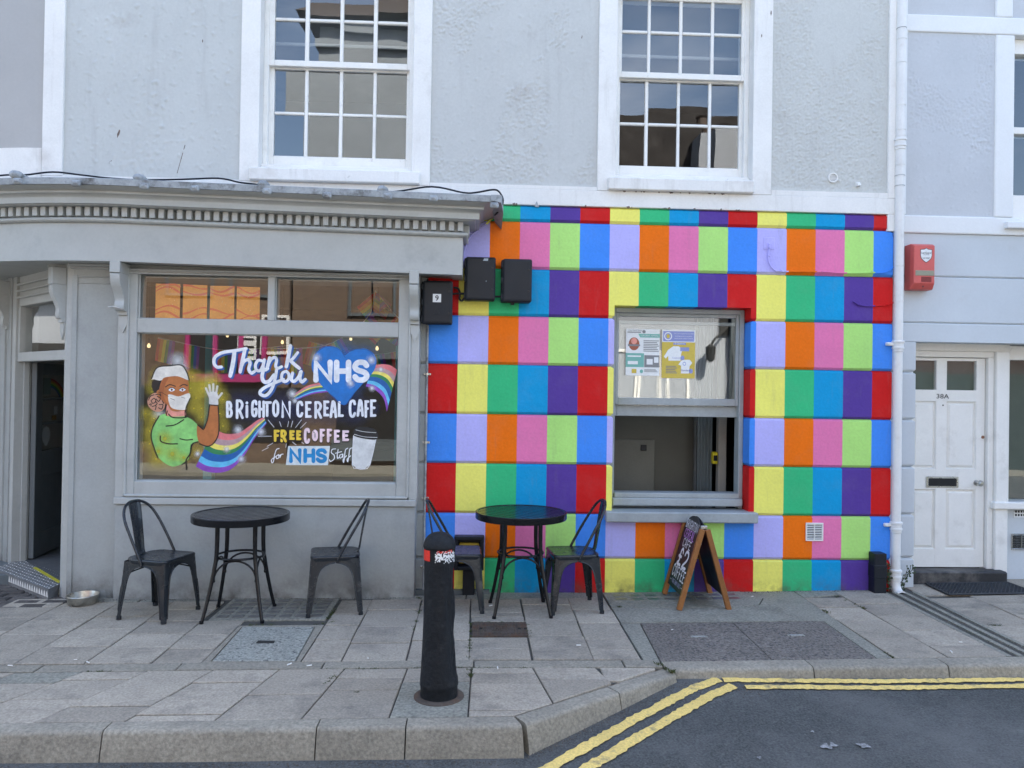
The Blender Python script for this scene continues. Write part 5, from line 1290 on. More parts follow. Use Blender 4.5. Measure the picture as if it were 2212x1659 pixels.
# painted-over cables on the rainbow wall
Z3 = lambda x, y: (2900+x/2.765, 780+y/2.765)
def wall_cable(pts, lab, row_cols):
    P_ = curve([S(*Z3(x, y), -.012) for x, y in pts], 6); q = MB(); mats = [PAINT[c] for c in row_cols]
    for a, b in zip(P_, P_[1:]): q.tube([a, b+(b-a)*.1], .0062, 6, int(math.floor(a.x/SW)) % 5, False)
    r = tag(build(q, 'cable', mats, smooth=60), lab, 'cable')
    return r
c1 = wall_cable([(355,555), (345,640), (360,715), (400,770), (455,795), (600,800), (925,803), (1200,815), (1475,810), (1600,812), (1670,785), (1705,750)], 'painted-over cable drooping from a wall plate on the lilac block to the drainpipe', ROW_B)
c2 = wall_cable([(1268,1125), (1345,1165), (1450,1175), (1560,1172), (1640,1165), (1705,1140)], 'short painted-over cable sagging across the purple and red blocks to the drainpipe', ROW_A)
for c_, pts, cols_ in ((c1, ((355,632), (487,790), (925,802), (1475,806)), ROW_B), (c2, ((1340,1165), (1640,1165)), ROW_A)):
    for x, y in pts:
        p = S(*Z3(x, y), -.01); q = MB(); q.cbox(p.x-.008, p.x+.008, -.020, .0, p.z-.006, p.z+.010, .003); build(q, 'clip', PAINT[cols_[int(math.floor(p.x/SW)) % 5]], c_)
p, p2 = S(*Z3(296,558), -.004), S(*Z3(415,430), -.004)
q = MB(); q.cbox(p.x, p2.x, -.005, .001, p.z, p2.z, .002); q.cbox((p.x+p2.x)/2-.012, (p.x+p2.x)/2+.006, -.028, -.004, p.z+.005, p.z+.030, .006)
q.tube([((p.x+p2.x)/2-.002, -.014, p.z), ((p.x+p2.x)/2-.002, -.018, p.z+.045), ((p.x+p2.x)/2+.002, -.004, p.z+.05)], .008, 8)
tag(build(q, 'wall_plate', PAINT['lilac']), 'square lilac cable plate on the lilac block high on the rainbow wall', 'wall plate')
# ================================================================== TABLES AND CHAIRS
def make_table():
    r = empty('round_table', (0,0,0)); R_ = .356; H = .770
    q = MB(); q.lathe([(R_-.022, H-.004), (R_-.018, H), (R_-.004, H), (R_, H-.004), (R_, H-.050), (R_-.003, H-.054), (R_-.012, H-.054), (R_-.016, H-.050), (R_-.022, H-.012), (R_-.022, H-.004)], (0,0,0), 72); build(q, 'rim', m_table, r, smooth=40, local=True)
    ri = R_-.021; n = 11; pw = 2*ri/n
    for i in range(n):
        y0, y1 = -ri+pw*i+.006, -ri+pw*(i+1)-.006; q = MB(); a = []; b = []
        for k in range(7):
            y = lerp(y0, y1, k/6); xx = sqrt(max(1e-5, ri*ri-y*y)); a.append((-xx, y)); b.append((xx, y))
        ol = a + b[::-1]; q.prism([(x, y, H-.011) for x, y in ol], (0,0,.007)); build(q, 'slat', m_table, r, local=True, bevel=.0015, seg=1)
    q = MB(); q.cbox(-.2, .2, -.02, .02, H-.035, H-.012, .003); q.cbox(-.02, .02, -.2, .2, H-.036, H-.0125, .003); build(q, 'support_bar', m_table, r, local=True)
    for k in range(4):
        a = pi/4+pi/2*k; q = MB()
        prof = [(.192,H-.02), (.192,.60), (.196,.47), (.210,.385), (.237,.255), (.271,.115), (.304,.0)]
        pts = curve([(p*cos(a), p*sin(a), z) for p, z in prof], 5); q.tube(pts, [lerp(.0175, .0125, i/(len(pts)-1)) for i in range(len(pts))], 12)
        q.lathe([(.0,-.0005), (.0155,-.0005), (.0155,.018), (.0125,.02)], (.304*cos(a), .304*sin(a), 0), 12); build(q, 'leg', m_table, r, smooth=50, local=True)
    q = MB(); q.ring((0,0,.452), .176, .0085, 40, 8); build(q, 'ring', m_table, r, smooth=60, local=True)
    for k in range(4):
        a, b = pi/4+pi/2*k, pi/4+pi/2*(k+1); A0 = Vector((.214*cos(a), .214*sin(a), 0)); B0 = Vector((.214*cos(b), .214*sin(b), 0)); q = MB()
        ctr = (A0+B0)/2; inn = -ctr.normalized()*.0
        pts = [A0.lerp(B0, .5-.5*cos(pi*t/14)) + Vector((0,0,.295+.142*sin(pi*t/14))) + inn for t in range(15)]
        q.tube(pts, .0075, 8)
        for P_ in (A0, B0): q.cbox(P_.x-.009, P_.x+.009, P_.y-.009, P_.y+.009, .282, .305, .003)
        build(q, 'arch_brace', m_table, r, smooth=60, local=True)
    return r
t1 = make_table(); t1.location = (-1.60, -.600, gz(-1.6)); t1.rotation_euler = (0, 0, radians(3))
tag(t1, 'black round slatted table standing before the grey painted shop wall', 'table', 'round cafe tables')
for ch in t1.children:
    if ch.name.startswith('slat'): ch.rotation_euler = (0, 0, radians(34))
t2 = copy_tree(t1); t2.location = (.527, -.53, gz(.5)); t2.rotation_euler = (0, 0, radians(3)); t2['label'] = 'black round slatted table standing before the rainbow wall'
for ch in t2.children:
    if ch.name.startswith('slat'): ch.rotation_euler = (0, 0, radians(-42))

m_chair = mat('gunmetal_paint', (.016,.020,.025), .26, .06, 5, .04, 60, 0, 60, .0006, spec=.5)
def make_chair():
    r = empty('cafe_chair', (0,0,0))
    # seat: rounded square pan with a rolled edge
    def sq(h, hb, rr, z, n=6):
        out = []
        for (cx, cy, a0, rad) in ((h-rr, h-rr, 0, rr), (-h+hb, h-hb, 90, hb), (-h+hb, -h+hb, 180, hb), (h-rr, -h+rr, 270, rr)):
            for k in range(n+1): a = radians(a0+90*k/n); out.append((cx+rad*cos(a), cy+rad*sin(a), z))
        return out
    q = MB()
    q.loft([sq(.178,.09,.035,.405), sq(.182,.09,.037,.425), sq(.186,.095,.040,.436), sq(.184,.095,.040,.445), sq(.178,.09,.036,.4495), sq(.168,.085,.03,.4485), sq(.150,.08,.03,.4455), sq(.08,.05,.03,.4445)]); build(q, 'seat', m_chair, r, smooth=50, local=True)
    q = MB()
    for k in range(6): a = pi/3*k+.3; q.lathe([(0,.0005), (.0055,.0005)], (.03*cos(a)-.0, .03*sin(a), .4445), 8)
    q.lathe([(0,.0005), (.0055,.0005)], (0,0,.4445), 8); build(q, 'drain_hole', m_screw, r, local=True)
    # legs: folded sheet, wide at the top, arching into the apron
    LZ = [0, .028, .030, .075, .14, .20, .255, .295, .33, .358, .378, .392, .400, .428]
    LWd = [.028, .029, .034, .036, .041, .047, .052, .057, .066, .081, .104, .136, .178, .178]
    def half(z): return .178+(.428-z)/.428*.030
    for sx, sy in ((1,1), (1,-1), (-1,1), (-1,-1)):
        q = MB(); rows_ = []
        for z, w_ in zip(LZ, LWd):
            h = half(z); c = .016 if z > .05 else .010; t = .0022
            w2 = min(w_, h)
            o_ = [(h-w2, h), (h-c, h), (h-c*.3, h-c*.3), (h, h-c), (h, h-w2)]
            i_ = [(h-t, h-w2), (h-t, h-c-.001), (h-c*.3-t, h-c*.3-t), (h-c-.001, h-t), (h-w2, h-t)]
            rows_.append([(sx*x, sy*y, z) for x, y in o_+i_])
        q.loft(rows_)
        e1 = [Vector((sx*(half(z)-min(w_, half(z))), sy*(half(z)+.001), z)) for z, w_ in zip(LZ[2:-1], LWd[2:-1])]; e2 = [Vector((sx*(half(z)+.001), sy*(half(z)-min(w_, half(z))), z)) for z, w_ in zip(LZ[2:-1], LWd[2:-1])]
        q.tube(e1, .0042, 6); q.tube(e2, .0042, 6)
        h = half(.15)-.012; q.loft([[(sx*(half(z)-.006+d), sy*(half(z)-.006+d), z) if k == 0 else (sx*(half(z)-w_+d*.2), sy*(half(z)-.001+d*.6), z) if k == 1 else (sx*(half(z)-.001+d*.6), sy*(half(z)-w_+d*.2), z) for k in range(3)] for z, w_, d in ((.05,.012,.000), (.075,.018,.0045), (.16,.028,.0055), (.235,.030,.0045), (.262,.020,.000))])
        q.lathe([(0,-.0005), (.0185,-.0005), (.0175,.026), (.0,.028)], (sx*(half(.01)-.014), sy*(half(.01)-.014), 0), 10)
        build(q, 'leg', m_chair, r, smooth=35, local=True)
    q = MB()
    for a, b in (((.15,.172),(-.15,-.172)), ((.15,-.172),(-.15,.172))):
        pts = [Vector((lerp(a[0],b[0],t), lerp(a[1],b[1],t), .335+.05*sin(pi*t))) for t in [k/8 for k in range(9)]]; q.tube(pts, .0055, 6)
    build(q, 'brace', m_chair, r, smooth=60, local=True)
    # back hoop and splat
    hp = [(-.015,-.187,.405), (-.03,-.188,.452), (-.11,-.183,.60), (-.182,-.168,.725), (-.222,-.128,.800), (-.243,-.062,.838), (-.247,0,.845)]
    hp = hp + [(x, -y, z) for x, y, z in hp[-2::-1]]
    q = MB(); q.tube(curve(hp, 6), .0105, 10); build(q, 'back_hoop', m_chair, r, smooth=60, local=True)
    q = MB(); rows_ = []
    for x, z, w_ in ((-.140,.447,.040), (-.158,.4475,.042), (-.172,.456,.043), (-.180,.48,.045), (-.192,.56,.049), (-.212,.68,.056), (-.234,.80,.063), (-.244,.838,.063)):
        rows_.append([(x, -w_, z), (x-.004, -w_*.62, z), (x-.0065, -w_*.55, z), (x-.0065, w_*.55, z), (x-.004, w_*.62, z), (x, w_, z), (x-.0026, w_, z-.001), (x-.0066, w_*.62, z-.001), (x-.0091, w_*.55, z-.001), (x-.0091, -w_*.55, z-.001), (x-.0066, -w_*.62, z-.001), (x-.0026, -w_, z-.001)])
    q.loft(rows_); build(q, 'backrest', m_chair, r, smooth=40, local=True)
    return r
c0 = make_chair()
spots = [(-2.205, -.575, -17, 'black steel chair at the left end, its splat back facing the open cafe door'),
         (-.912, -.470, 191, 'black steel chair right of the left table, below the shop window'),
         (.035, -.44, 2, 'black steel chair mostly hidden behind the bollard'),
         (.945, -.445, 186, 'black steel chair on the right of the right table, before the rainbow wall')]
for i, (x, y, a, lab) in enumerate(spots):
    o = c0 if i == 0 else copy_tree(c0)
    o.location = (x, y, gz(x)); o.rotation_euler = (0, 0, radians(a)); tag(o, lab, 'chair', 'black cafe chairs')

# ================================================================== BOLLARD
bx_, by_ = -.012, -2.205; bz = gz(bx_)
bol = empty('bollard', (bx_, by_, bz), 0, 'battered black cast bollard with torn red and white tape, at the kerb', 'bollard')
m_bol = mat('battered_black_paint', (.010,.012,.015), .6, .2, 6, .15, 60, .8, 30, .008, spec=.25, dirt=[((.055,.055,.055), .5, 9, .58, .78), ((.09,.05,.03), .6, 5, .66, .8), ((.006,.006,.007), .7, 7, .60, .72)])
prof = [(.0,.915), (.026,.913), (.052,.903), (.072,.886), (.085,.862), (.0905,.842), (.0905,.834), (.0868,.828), (.0855,.70), (.0865,.55), (.089,.42), (.094,.30), (.101,.16), (.1065,.085), (.1075,.072), (.1035,.066), (.1035,.0)]
pp = curve([(p, 0, z) for p, z in prof[:8]], 3)[:-1] + [Vector((lerp(prof[i][0], prof[i+1][0], k/6), 0, lerp(prof[i][1], prof[i+1][1], k/6))) for i in range(7, 13) for k in range(6)] + [Vector((p, 0, z)) for p, z in prof[13:]]
q = MB(); NS = 56; LEAN = .010
for i in range(NS):
    a = 2*pi*i/NS
    for p in pp:
        rr_ = max(0, p.x); d = 0
        n3 = mnoise.noise((cos(a)*3, sin(a)*3, p.z*7)); n4 = mnoise.noise((cos(a)*9, sin(a)*9, p.z*24))
        side = max(0, cos(a-radians(-12)))**3
        if .12 < p.z < .80: d = -.013*side*max(0, n3+.35)*1.6 - .009*side*max(0, n4)*(1 if .2 < p.z < .72 else .4) - .0012*abs(n4)
        rr_ = max(0, rr_+d)
        q.v.append(Vector((bx_-LEAN*p.z*1.2+rr_*cos(a), by_+rr_*sin(a), bz+p.z)))
k = len(pp)
for i in range(NS):
    for j in range(k-1): q.f.append([i*k+j, ((i+1) % NS)*k+j, ((i+1) % NS)*k+j+1, i*k+j+1]); q.m.append(0)
build(q, 'shaft', m_bol, bol, smooth=40)
q = MB(); q.lathe([(.100,.0), (.104,.010), (.128,.009), (.140,.004), (.140,-.01)], (bx_, by_, bz), 40); build(q, 'base_flange', m_rust, bol, smooth=35)
def band_patch(a0, a1, z0, z1, m, name, torn=0., seed=1, n=22, mz=10):
    q = MB(); rnd = random.Random(seed); idx = {}
    for i in range(n+1):
        for j in range(mz+1):
            a = radians(lerp(a0, a1, i/n)); z = lerp(z0, z1, j/mz); rr_ = lerp(.0868, .0862, (.83-z)/.09)+.0016
            q.v.append(Vector((bx_-LEAN*z*1.2+rr_*cos(a), by_+rr_*sin(a), bz+z)))
    for i in range(n):
        for j in range(mz):
            if torn and mnoise.noise((i*.42+seed*7, j*.55, seed))+rnd.uniform(-.25,.25)+ (.25-abs(j/mz-.5)) < torn: continue
            q.f.append([i*(mz+1)+j, (i+1)*(mz+1)+j, (i+1)*(mz+1)+j+1, i*(mz+1)+j+1]); q.m.append(0)
    return build(q, name, m, bol, smooth=60)
m_tape = mat('red_reflective_tape', (.75,.035,.02), .35, .12, 30, .1, 90, .1)
band_patch(-167, -124, .765, .824, m_tape, 'red_tape')
band_patch(-104, -20, .756, .824, m_white2, 'white_tape', -.02, 3, 34, 14)
band_patch(-98, -35, .805, .828, m_tape, 'red_tape', .16, 5, 30, 6)

# ================================================================== A-BOARD
ab = empty('a_board', (1.985, -.30, gz(2)), 0, 'wooden A-board with a black panel offering coffee, standing before the rainbow wall', 'sign')
m_wood = mat('orange_stained_wood', (.27,.105,.025), .5, .22, 5, .12, 70, .25, 60, .002, dirt=[((.10,.035,.01), .7, 3, .5, .75, (1,1,.15)), ((.05,.02,.01), .8, 9, .68, .78)])
m_board = mat('chalkboard', (.011,.012,.015), .55, .15, 4, .05, 50, .05)
HL = .655; zb0 = gz(2)
def leaf_matrix(xf, xt, y0, y1):
    """local x along the board (from the wall to the street), local z up the slope"""
    a = Vector((xf, y0, zb0)); b = Vector((xf+(y1-y0)*-.0, y1, zb0)); t = Vector((xt, (y0+y1)/2, zb0+HL))
    ux = (b-a).normalized(); m = (a+b)/2; up = (t-m).normalized(); nn = ux.cross(up).normalized(); up = nn.cross(ux)
    return Matrix(((ux.x, nn.x, up.x, m.x), (ux.y, nn.y, up.y, m.y), (ux.z, nn.z, up.z, m.z), (0,0,0,1)))
Lm = leaf_matrix(1.785, 1.968, -.055, -.545); Rm = leaf_matrix(2.186, 2.000, -.030, -.530)
W_ = .49
def leaf(Xm, W_, sgn, name):
    s_ = sgn
    q = MB(); q.X = Xm
    pts = [(-W_/2+.03, .0, .10)] + [(W_/2-.03, .0, .10)]
    top = [( (W_/2-.035)*cos(a), .0, .575+.145*sin(a)) for a in [pi*k/16 for k in range(17)]]
    q.prism(pts+top, (0, .012, 0)); q.X = None
    p = build(q, 'panel', m_board, ab)
    for sx in (-1, 1):
        q = MB(); q.X = Xm; q.cbox(sx*W_/2-.024 if sx > 0 else -W_/2-.012, sx*W_/2+.012 if sx > 0 else -W_/2+.024, -.012, .028, .0, HL, .003); q.X = None; build(q, 'leg', m_wood, ab)
    return p
pl = leaf(Lm, W_, 1, 'left'); pr_ = leaf(Rm, W_+.01, -1, 'right')
q = MB()
for t in (.14, .86):
    y = lerp(-.055, -.545, t); q.cbox(1.958, 2.010, y-.012, y+.012, zb0+HL-.030, zb0+HL-.004, .003)
build(q, 'hinge', m_steel, ab)
q = MB(); q.X = Lm
for sx in (-1, 1):
    for z in (.12, .33, .54): q.lathe([(0,.003), (.005,.003), (.006,0)], (sx*W_/2, -.012, z), 8, 0, 'Y')
q.X = None; build(q, 'screw', m_steel, ab)
# which way does the left leaf face?  local -y must look away from the board (towards -X)
FACE = -.002 if (Lm.to_3x3() @ Vector((0,-1,0))).x < 0 else .014

# ------------------------------------------------------------------ brush lettering: strokes of a narrow hand-drawn alphabet
ALPH = {
 'A': [[(0,0),(.34,.98),(.52,1),(.70,.9),(.95,0)], [(.16,.36),(.84,.36)]], 'B': [[(.05,0),(.05,1)], [(.05,.98),(.55,.98),(.82,.80),(.72,.58),(.3,.52)], [(.3,.52),(.78,.48),(.95,.26),(.72,.04),(.05,.02)]],
 'C': [[(.95,.80),(.78,.98),(.35,.98),(.07,.80),(.05,.25),(.30,.02),(.72,.02),(.95,.20)]], 'E': [[(.95,.98),(.05,.98),(.05,.02),(.95,.02)], [(.05,.52),(.75,.52)]], 'F': [[(.95,.98),(.05,.98),(.05,0)], [(.05,.52),(.75,.52)]],
 'G': [[(.95,.80),(.78,.98),(.35,.98),(.07,.80),(.05,.22),(.30,.02),(.72,.02),(.95,.2),(.95,.45),(.6,.45)]], 'H': [[(.05,0),(.05,1)], [(.95,0),(.95,1)], [(.05,.5),(.95,.5)]], 'I': [[(.5,0),(.5,1)]], 'i': [[(.5,0),(.5,.72)], [(.48,.92),(.52,.94)]],
 'K': [[(.05,0),(.05,1)], [(.95,1),(.1,.45),(.95,0)]], 'L': [[(.08,1),(.05,.03),(.9,.03)]], 'M': [[(.03,0),(.08,1),(.5,.35),(.92,1),(.97,0)]], 'N': [[(.05,0),(.05,1),(.95,0),(.95,1)]], 'O': [[(.5,1),(.12,.82),(.05,.5),(.12,.18),(.5,0),(.88,.18),(.95,.5),(.88,.82),(.5,1)]],
 'R': [[(.05,0),(.05,1)], [(.05,.98),(.6,.98),(.92,.76),(.6,.48),(.05,.46)], [(.4,.46),(.95,0)]], 'S': [[(.92,.82),(.72,.98),(.28,.98),(.06,.78),(.2,.58),(.78,.42),(.94,.22),(.72,.02),(.28,.02),(.06,.18)]], 'T': [[(0,.98),(1,.98)], [(.5,.98),(.5,0)]],
 'V': [[(.03,1),(.5,0),(.97,1)]], 'W': [[(.02,1),(.25,0),(.5,.7),(.75,0),(.98,1)]], 'Y': [[(.03,1),(.5,.48),(.97,1)], [(.5,.48),(.5,0)]], 'Q': [[(.95,.78),(.72,.98),(.42,.9),(.36,.55),(.42,.22),(.1,.03),(.95,.03)], [(.1,.5),(.75,.5)]], '2': [[(.06,.76),(.25,.98),(.75,.98),(.94,.74),(.72,.46),(.06,.04),(.96,.04)]],
 'U': [[(.05,1),(.07,.22),(.3,.02),(.7,.02),(.93,.22),(.95,1)]], 'D': [[(.05,0),(.05,1),(.6,.98),(.95,.7),(.95,.3),(.6,.02),(.05,0)]], 'P': [[(.05,0),(.05,1)], [(.05,.98),(.6,.98),(.92,.76),(.6,.48),(.05,.46)]]}
ROUND = set('CGOSBRQ2UDPA')
def stroke(q, pts, wd, fn, lift, mi=0, rnd_cap=True):
    """flat ribbon along pts (2-d), fn maps (x, y, lift) to the surface"""
    P_ = [Vector(p) for p in pts]; n = len(P_); L = []; R_ = []
    ws = wd if isinstance(wd, (list, tuple)) else [wd]*n
    for i, p in enumerate(P_):
        t0 = (p-P_[i-1]) if i else (P_[1]-p); t1 = (P_[i+1]-p) if i+1 < n else t0
        t0 = t0.normalized() if t0.length > 1e-9 else Vector((1,0)); t1 = t1.normalized() if t1.length > 1e-9 else t0
        n0 = Vector((-t0.y, t0.x)); n1 = Vector((-t1.y, t1.x)); b = n0+n1
        if b.length < .3: b = n0
        b.normalize(); k = 1/max(.55, b.dot(n0)); L.append(p+b*(ws[i]/2*k)); R_.append(p-b*(ws[i]/2*k))
    vs_ = [fn(v.x, v.y, lift+i*2.5e-5) for i, v in enumerate(L)]+[fn(v.x, v.y, lift+i*2.5e-5) for i, v in enumerate(R_)]
    q.add(vs_, [(i, i+1, n+i+1, n+i) for i in range(n-1)], mi)
    if rnd_cap:
        for e, t, w_ in ((P_[0], P_[0]-P_[1], ws[0]), (P_[-1], P_[-1]-P_[-2], ws[-1])):
            if t.length < 1e-9: continue
            a0 = atan2(t.y, t.x); q.add([fn(e.x+w_/2*cos(a0+pi*(k/6-.5)), e.y+w_/2*sin(a0+pi*(k/6-.5)), lift-1e-5 if e is P_[0] else lift+n*2.5e-5) for k in range(7)], [tuple(range(7))], mi)
def glyph(q, ch, x0, x1, y0, y1, wd, fn, lift, mi=0, slant=0., step=.00035):
    for i, st in enumerate(ALPH[ch]):
        pts = [(x0+(x1-x0)*a+slant*b*(y1-y0), y0+(y1-y0)*b) for a, b in st]
        if ch in ROUND and len(pts) > 3: pts = [(v.x, v.y) for v in curve([(p[0], p[1], 0) for p in pts], 4)]
        stroke(q, pts, wd, fn, lift+step*i, mi)
def word(q, txt, x0, x1, y0, y1, wd, fn, lift, mi=0, gap=.28, slant=0., widths=None):
    ws = [(.35 if c in 'Ii' else .62 if c == ' ' else 1.) for c in txt]; tot = sum(ws)+gap*(len(txt)-1); u = (x1-x0)/tot; x = x0
    for i, (c, w_) in enumerate(zip(txt, ws)):
        if c != ' ':
            glyph(q, c, x+wd*.3, x+w_*u-wd*.3, y0, y1, wd, fn, lift+.00002*(i % 3), mi, slant)
        x += (w_+gap)*u
abf = lambda x, y, l: Lm @ Vector((x, FACE-(l if FACE < 0 else -l), y))
m_chalk = mat('white_chalk_paint', (.72,.73,.75), .7, .08, 20, .1, 90, .05); m_purp = mat('purple_chalk_paint', (.52,.26,.62), .7, .08, 20, .1, 90, .05); m_lil = mat('lavender_chalk_paint', (.42,.40,.62), .7, .08, 20, .1, 90, .05)
for txt, x0, x1, y0, y1, wd, m_ in (('BRIGHTON',-.170,.165,.605,.672,.0085,m_chalk), ('CEREAL',-.145,.130,.525,.594,.0085,m_purp), ('CAFE',-.115,.105,.450,.515,.0085,m_chalk), ('Q2',-.140,.135,.295,.430,.024,m_chalk), ('COFFEE',-.175,.175,.192,.280,.0125,m_chalk), ('TAKE AWAY ONLY',-.125,.125,.137,.168,.0042,m_lil)):
    q = MB(); word(q, txt, x0, x1, y0, y1, wd, abf, .0, 0, .3); build(q, 'lettering', m_, ab)
q = MB(); stroke(q, [(-.185,.152),(-.145,.152)], .004, abf, 0); stroke(q, [(.145,.152),(.185,.152)], .004, abf, 0); build(q, 'chalk_rule', m_chalk, ab)

# ================================================================== SMALL THINGS ON THE GROUND
p = gr(176, 1305); bw = empty('dog_bowl', (p.x, p.y+.02, gz(p.x)), 0, 'round hammered steel dog bowl on the pavement by the shop door', 'bowl')
q = MB(); q.lathe([(.0,.010), (.085,.010), (.098,.016), (.112,.072), (.119,.074), (.121,.070), (.116,.066), (.106,.006), (.100,.0), (.0,.0)], (0,0,0), 40); build(q, 'body', mat('hammered_steel', (.50,.49,.45), .30, .1, 6, .1, 60, .7, 38, .004, metal=1.), bw, smooth=40, local=True)
m_butt = mat('white_litter', (.75,.74,.70), .7, .1, 20, .1)
lit = [(22,1440,.03), (163,1427,.02), (190,1433,.03), (625,1437,.035), (668,1440,.03), (1250,1400-4,.03), (2055,1452,.03), (1075,1445,.03), (1060,1310,.03), (2055,1410,.035), (2075,1389,.02), (1790,1457,.02), (795,1424,.02), (1625,1290,.025), (1452,1362,.02)]
lme = None
for i, (x, y, L_) in enumerate(lit):
    p = gr(x, y); onroad = y > 1448 and x > 1450
    if onroad: p = rd(x, y)
    if lme is None:
        q = MB(); q.tube([(-.5,0,.0),(.5,0,.0)], .13, 7); lme = mesh_of(q, 'litter', m_butt)
    o = link('litter', lme); o.scale = (L_, L_, L_); o.location = (p.x, p.y, p.z+.007); o.rotation_euler = (0, 0, random.uniform(0, 3.1)); tag(o, 'small white scrap of litter lying on the ground', 'litter', 'scraps of litter on the ground')
# ================================================================== WINDOW PAINTING
mur = empty('window_painting', ((gx0+gx1)/2, YG, gz0), 0, 'bright window painting of a nurse, a rainbow, a blue heart and a coffee cup', 'painting')
YM = YG-.0025
def mf(x, y, l=0.):                                          # from the measured drawing (2212 wide detail) to the pane
    p = S(500+x/2.0109, 1250+y/2.0109, YM); return Vector((p.x, YM-l, p.z))
def pc(r, g, b): return A(r, g, b)
def pm(name, c, **k): return mat('mural_'+name, c, .5, k.get('var', .16), k.get('s', 12), .08, 45, .2, 50, .001)
mw = pm('white', (.78,.80,.84)); mblue = pm('blue', pc(20,105,190)); mnavy = pm('navy', pc(40,90,165)); mblk = pm('black', (.008,.008,.009), var=.05)
mskin = pm('brown_skin', pc(178,110,62)); mpink = pm('rose', pc(222,150,140)); mgreen = pm('scrubs_green', pc(135,205,120), var=.2); mhair = pm('dark_hair', (.02,.014,.011)); mcurl = pm('curl', pc(190,140,120)); mgl = pm('glove', pc(205,208,212)); mmask = pm('mask', pc(222,222,220)); myel = pm('yellow', pc(240,205,70)); mlp = pm('pale_pink', pc(236,215,232)); mcup = pm('cup', pc(205,212,220), var=.15); mlid = pm('lid', (.012,.014,.017), var=.2)
def sm(pts, k=5, closed=True): return [(v.x, v.y) for v in curve([(p[0], p[1], 0) for p in pts], k, closed)]
def fill(pts, m, name, l, smooth=True, parent=None):
    q = MB(); q.sheet([mf(x, y, l) for x, y in (sm(pts) if smooth else pts)]); return build(q, name, m, parent or mur)
def lines(L_, wd, m, name, l, k=5):
    q = MB()
    for i, pts in enumerate(L_): stroke(q, sm(pts, k, False) if len(pts) > 2 else pts, wd if not isinstance(wd, list) else wd[i], mf, l+.0001*i)
    return build(q, name, m, mur)
def sprays(items, m, name, l):
    for (cx, cy, r_) in items:
        q = MB()
        q.add([mf(cx, cy, l)] + [mf(cx+r_*.35*cos(a), cy+r_*.35*sin(a), l) for a in [2*pi*k/20 for k in range(20)]] + [mf(cx+r_*cos(a), cy+r_*sin(a), l) for a in [2*pi*k/20 for k in range(20)]],
              [(0, 1+k, 1+(k+1) % 20) for k in range(20)] + [(1+k, 21+k, 21+(k+1) % 20, 1+(k+1) % 20) for k in range(20)]); l += .00003
        o = build(q, name, m, mur); at_ = o.data.attributes.new('cover', 'FLOAT', 'POINT'); at_.data.foreach_set('value', [1.]+[.62]*20+[0.]*20)
# airbrushed halos first
sprays([(250,470,101), (200,560,87), (520,470,101), (545,640,101), (530,720,87), (150,760,87), (215,800,101), (180,900,101), (180,1000,101), (230,1120,116), (560,1060,101), (760,860,87), (770,980,87), (610,560,116), (690,500,87), (760,650,87), (590,720,87), (590,790,87), (590,560,137), (650,520,116), (720,600,101), (735,760,101), (505,560,87), (250,900,130), (330,1090,159), (420,1060,130), (470,470,87)], soft('spray_yellow', pc(226,210,70), 1.25, .42), 'spray_mist', .0002)
sprays([(400,345,90), (440,400,60), (250,770,70)], soft('spray_white', (.75,.78,.8), 1.2, .75), 'spray_mist', .0003)
sprays([(900,700,150), (1050,720,170), (1230,720,170), (1420,720,160), (1600,720,170), (1800,730,160), (1930,720,90)], soft('spray_navy', (.02,.035,.13), 1.1, .62), 'spray_mist', .0002)
sprays([(1560,330,150), (1870,330,150), (1715,480,220), (1715,300,150)], soft('spray_blue', pc(20,110,195), 1.3, .6), 'spray_mist', .0003)
# rainbow ribbons
BANDS = [('rose', pc(214,118,128)), ('mauve', pc(178,150,160)), ('yellow', pc(232,222,110)), ('leaf_green', pc(45,130,85)), ('deep_blue', pc(5,95,175)), ('sky_blue', pc(95,190,240)), ('violet', pc(135,75,190))]
BM = [pm('band_'+n, c) for n, c in BANDS]
def ribbon(top, bot, cuts, l):
    T, B = sm(top, 8, False), sm(bot, 8, False); n = min(len(T), len(B))
    T = [T[int(i*(len(T)-1)/(n-1))] for i in range(n)]; B = [B[int(i*(len(B)-1)/(n-1))] for i in range(n)]
    for k in range(7):
        q = MB(); a, b = cuts[k], cuts[k+1]
        v = [mf(lerp(T[i][0],B[i][0],a), lerp(T[i][1],B[i][1],a), l) for i in range(n)] + [mf(lerp(T[i][0],B[i][0],b), lerp(T[i][1],B[i][1],b), l) for i in range(n)]
        q.add(v, [(i, i+1, n+i+1, n+i) for i in range(n-1)]); build(q, 'rainbow_band', BM[k], mur)
RCUT = [0, .16, .30, .42, .54, .72, .86, 1.]
ribbon([(690,880), (760,915), (830,922), (900,905), (970,860), (1030,815), (1085,790)], [(545,1180), (620,1218), (740,1228), (840,1190), (930,1090), (1010,960), (1105,838)], RCUT, .0006)
ribbon([(1315,615), (1400,555), (1470,528), (1545,515)], [(1335,655), (1430,618), (1500,600), (1590,590)], RCUT, .0006)
ribbon([(1955,378), (2030,370), (2090,382), (2138,415)], [(1890,545), (1960,570), (2030,640), (2058,745)], RCUT, .0006)
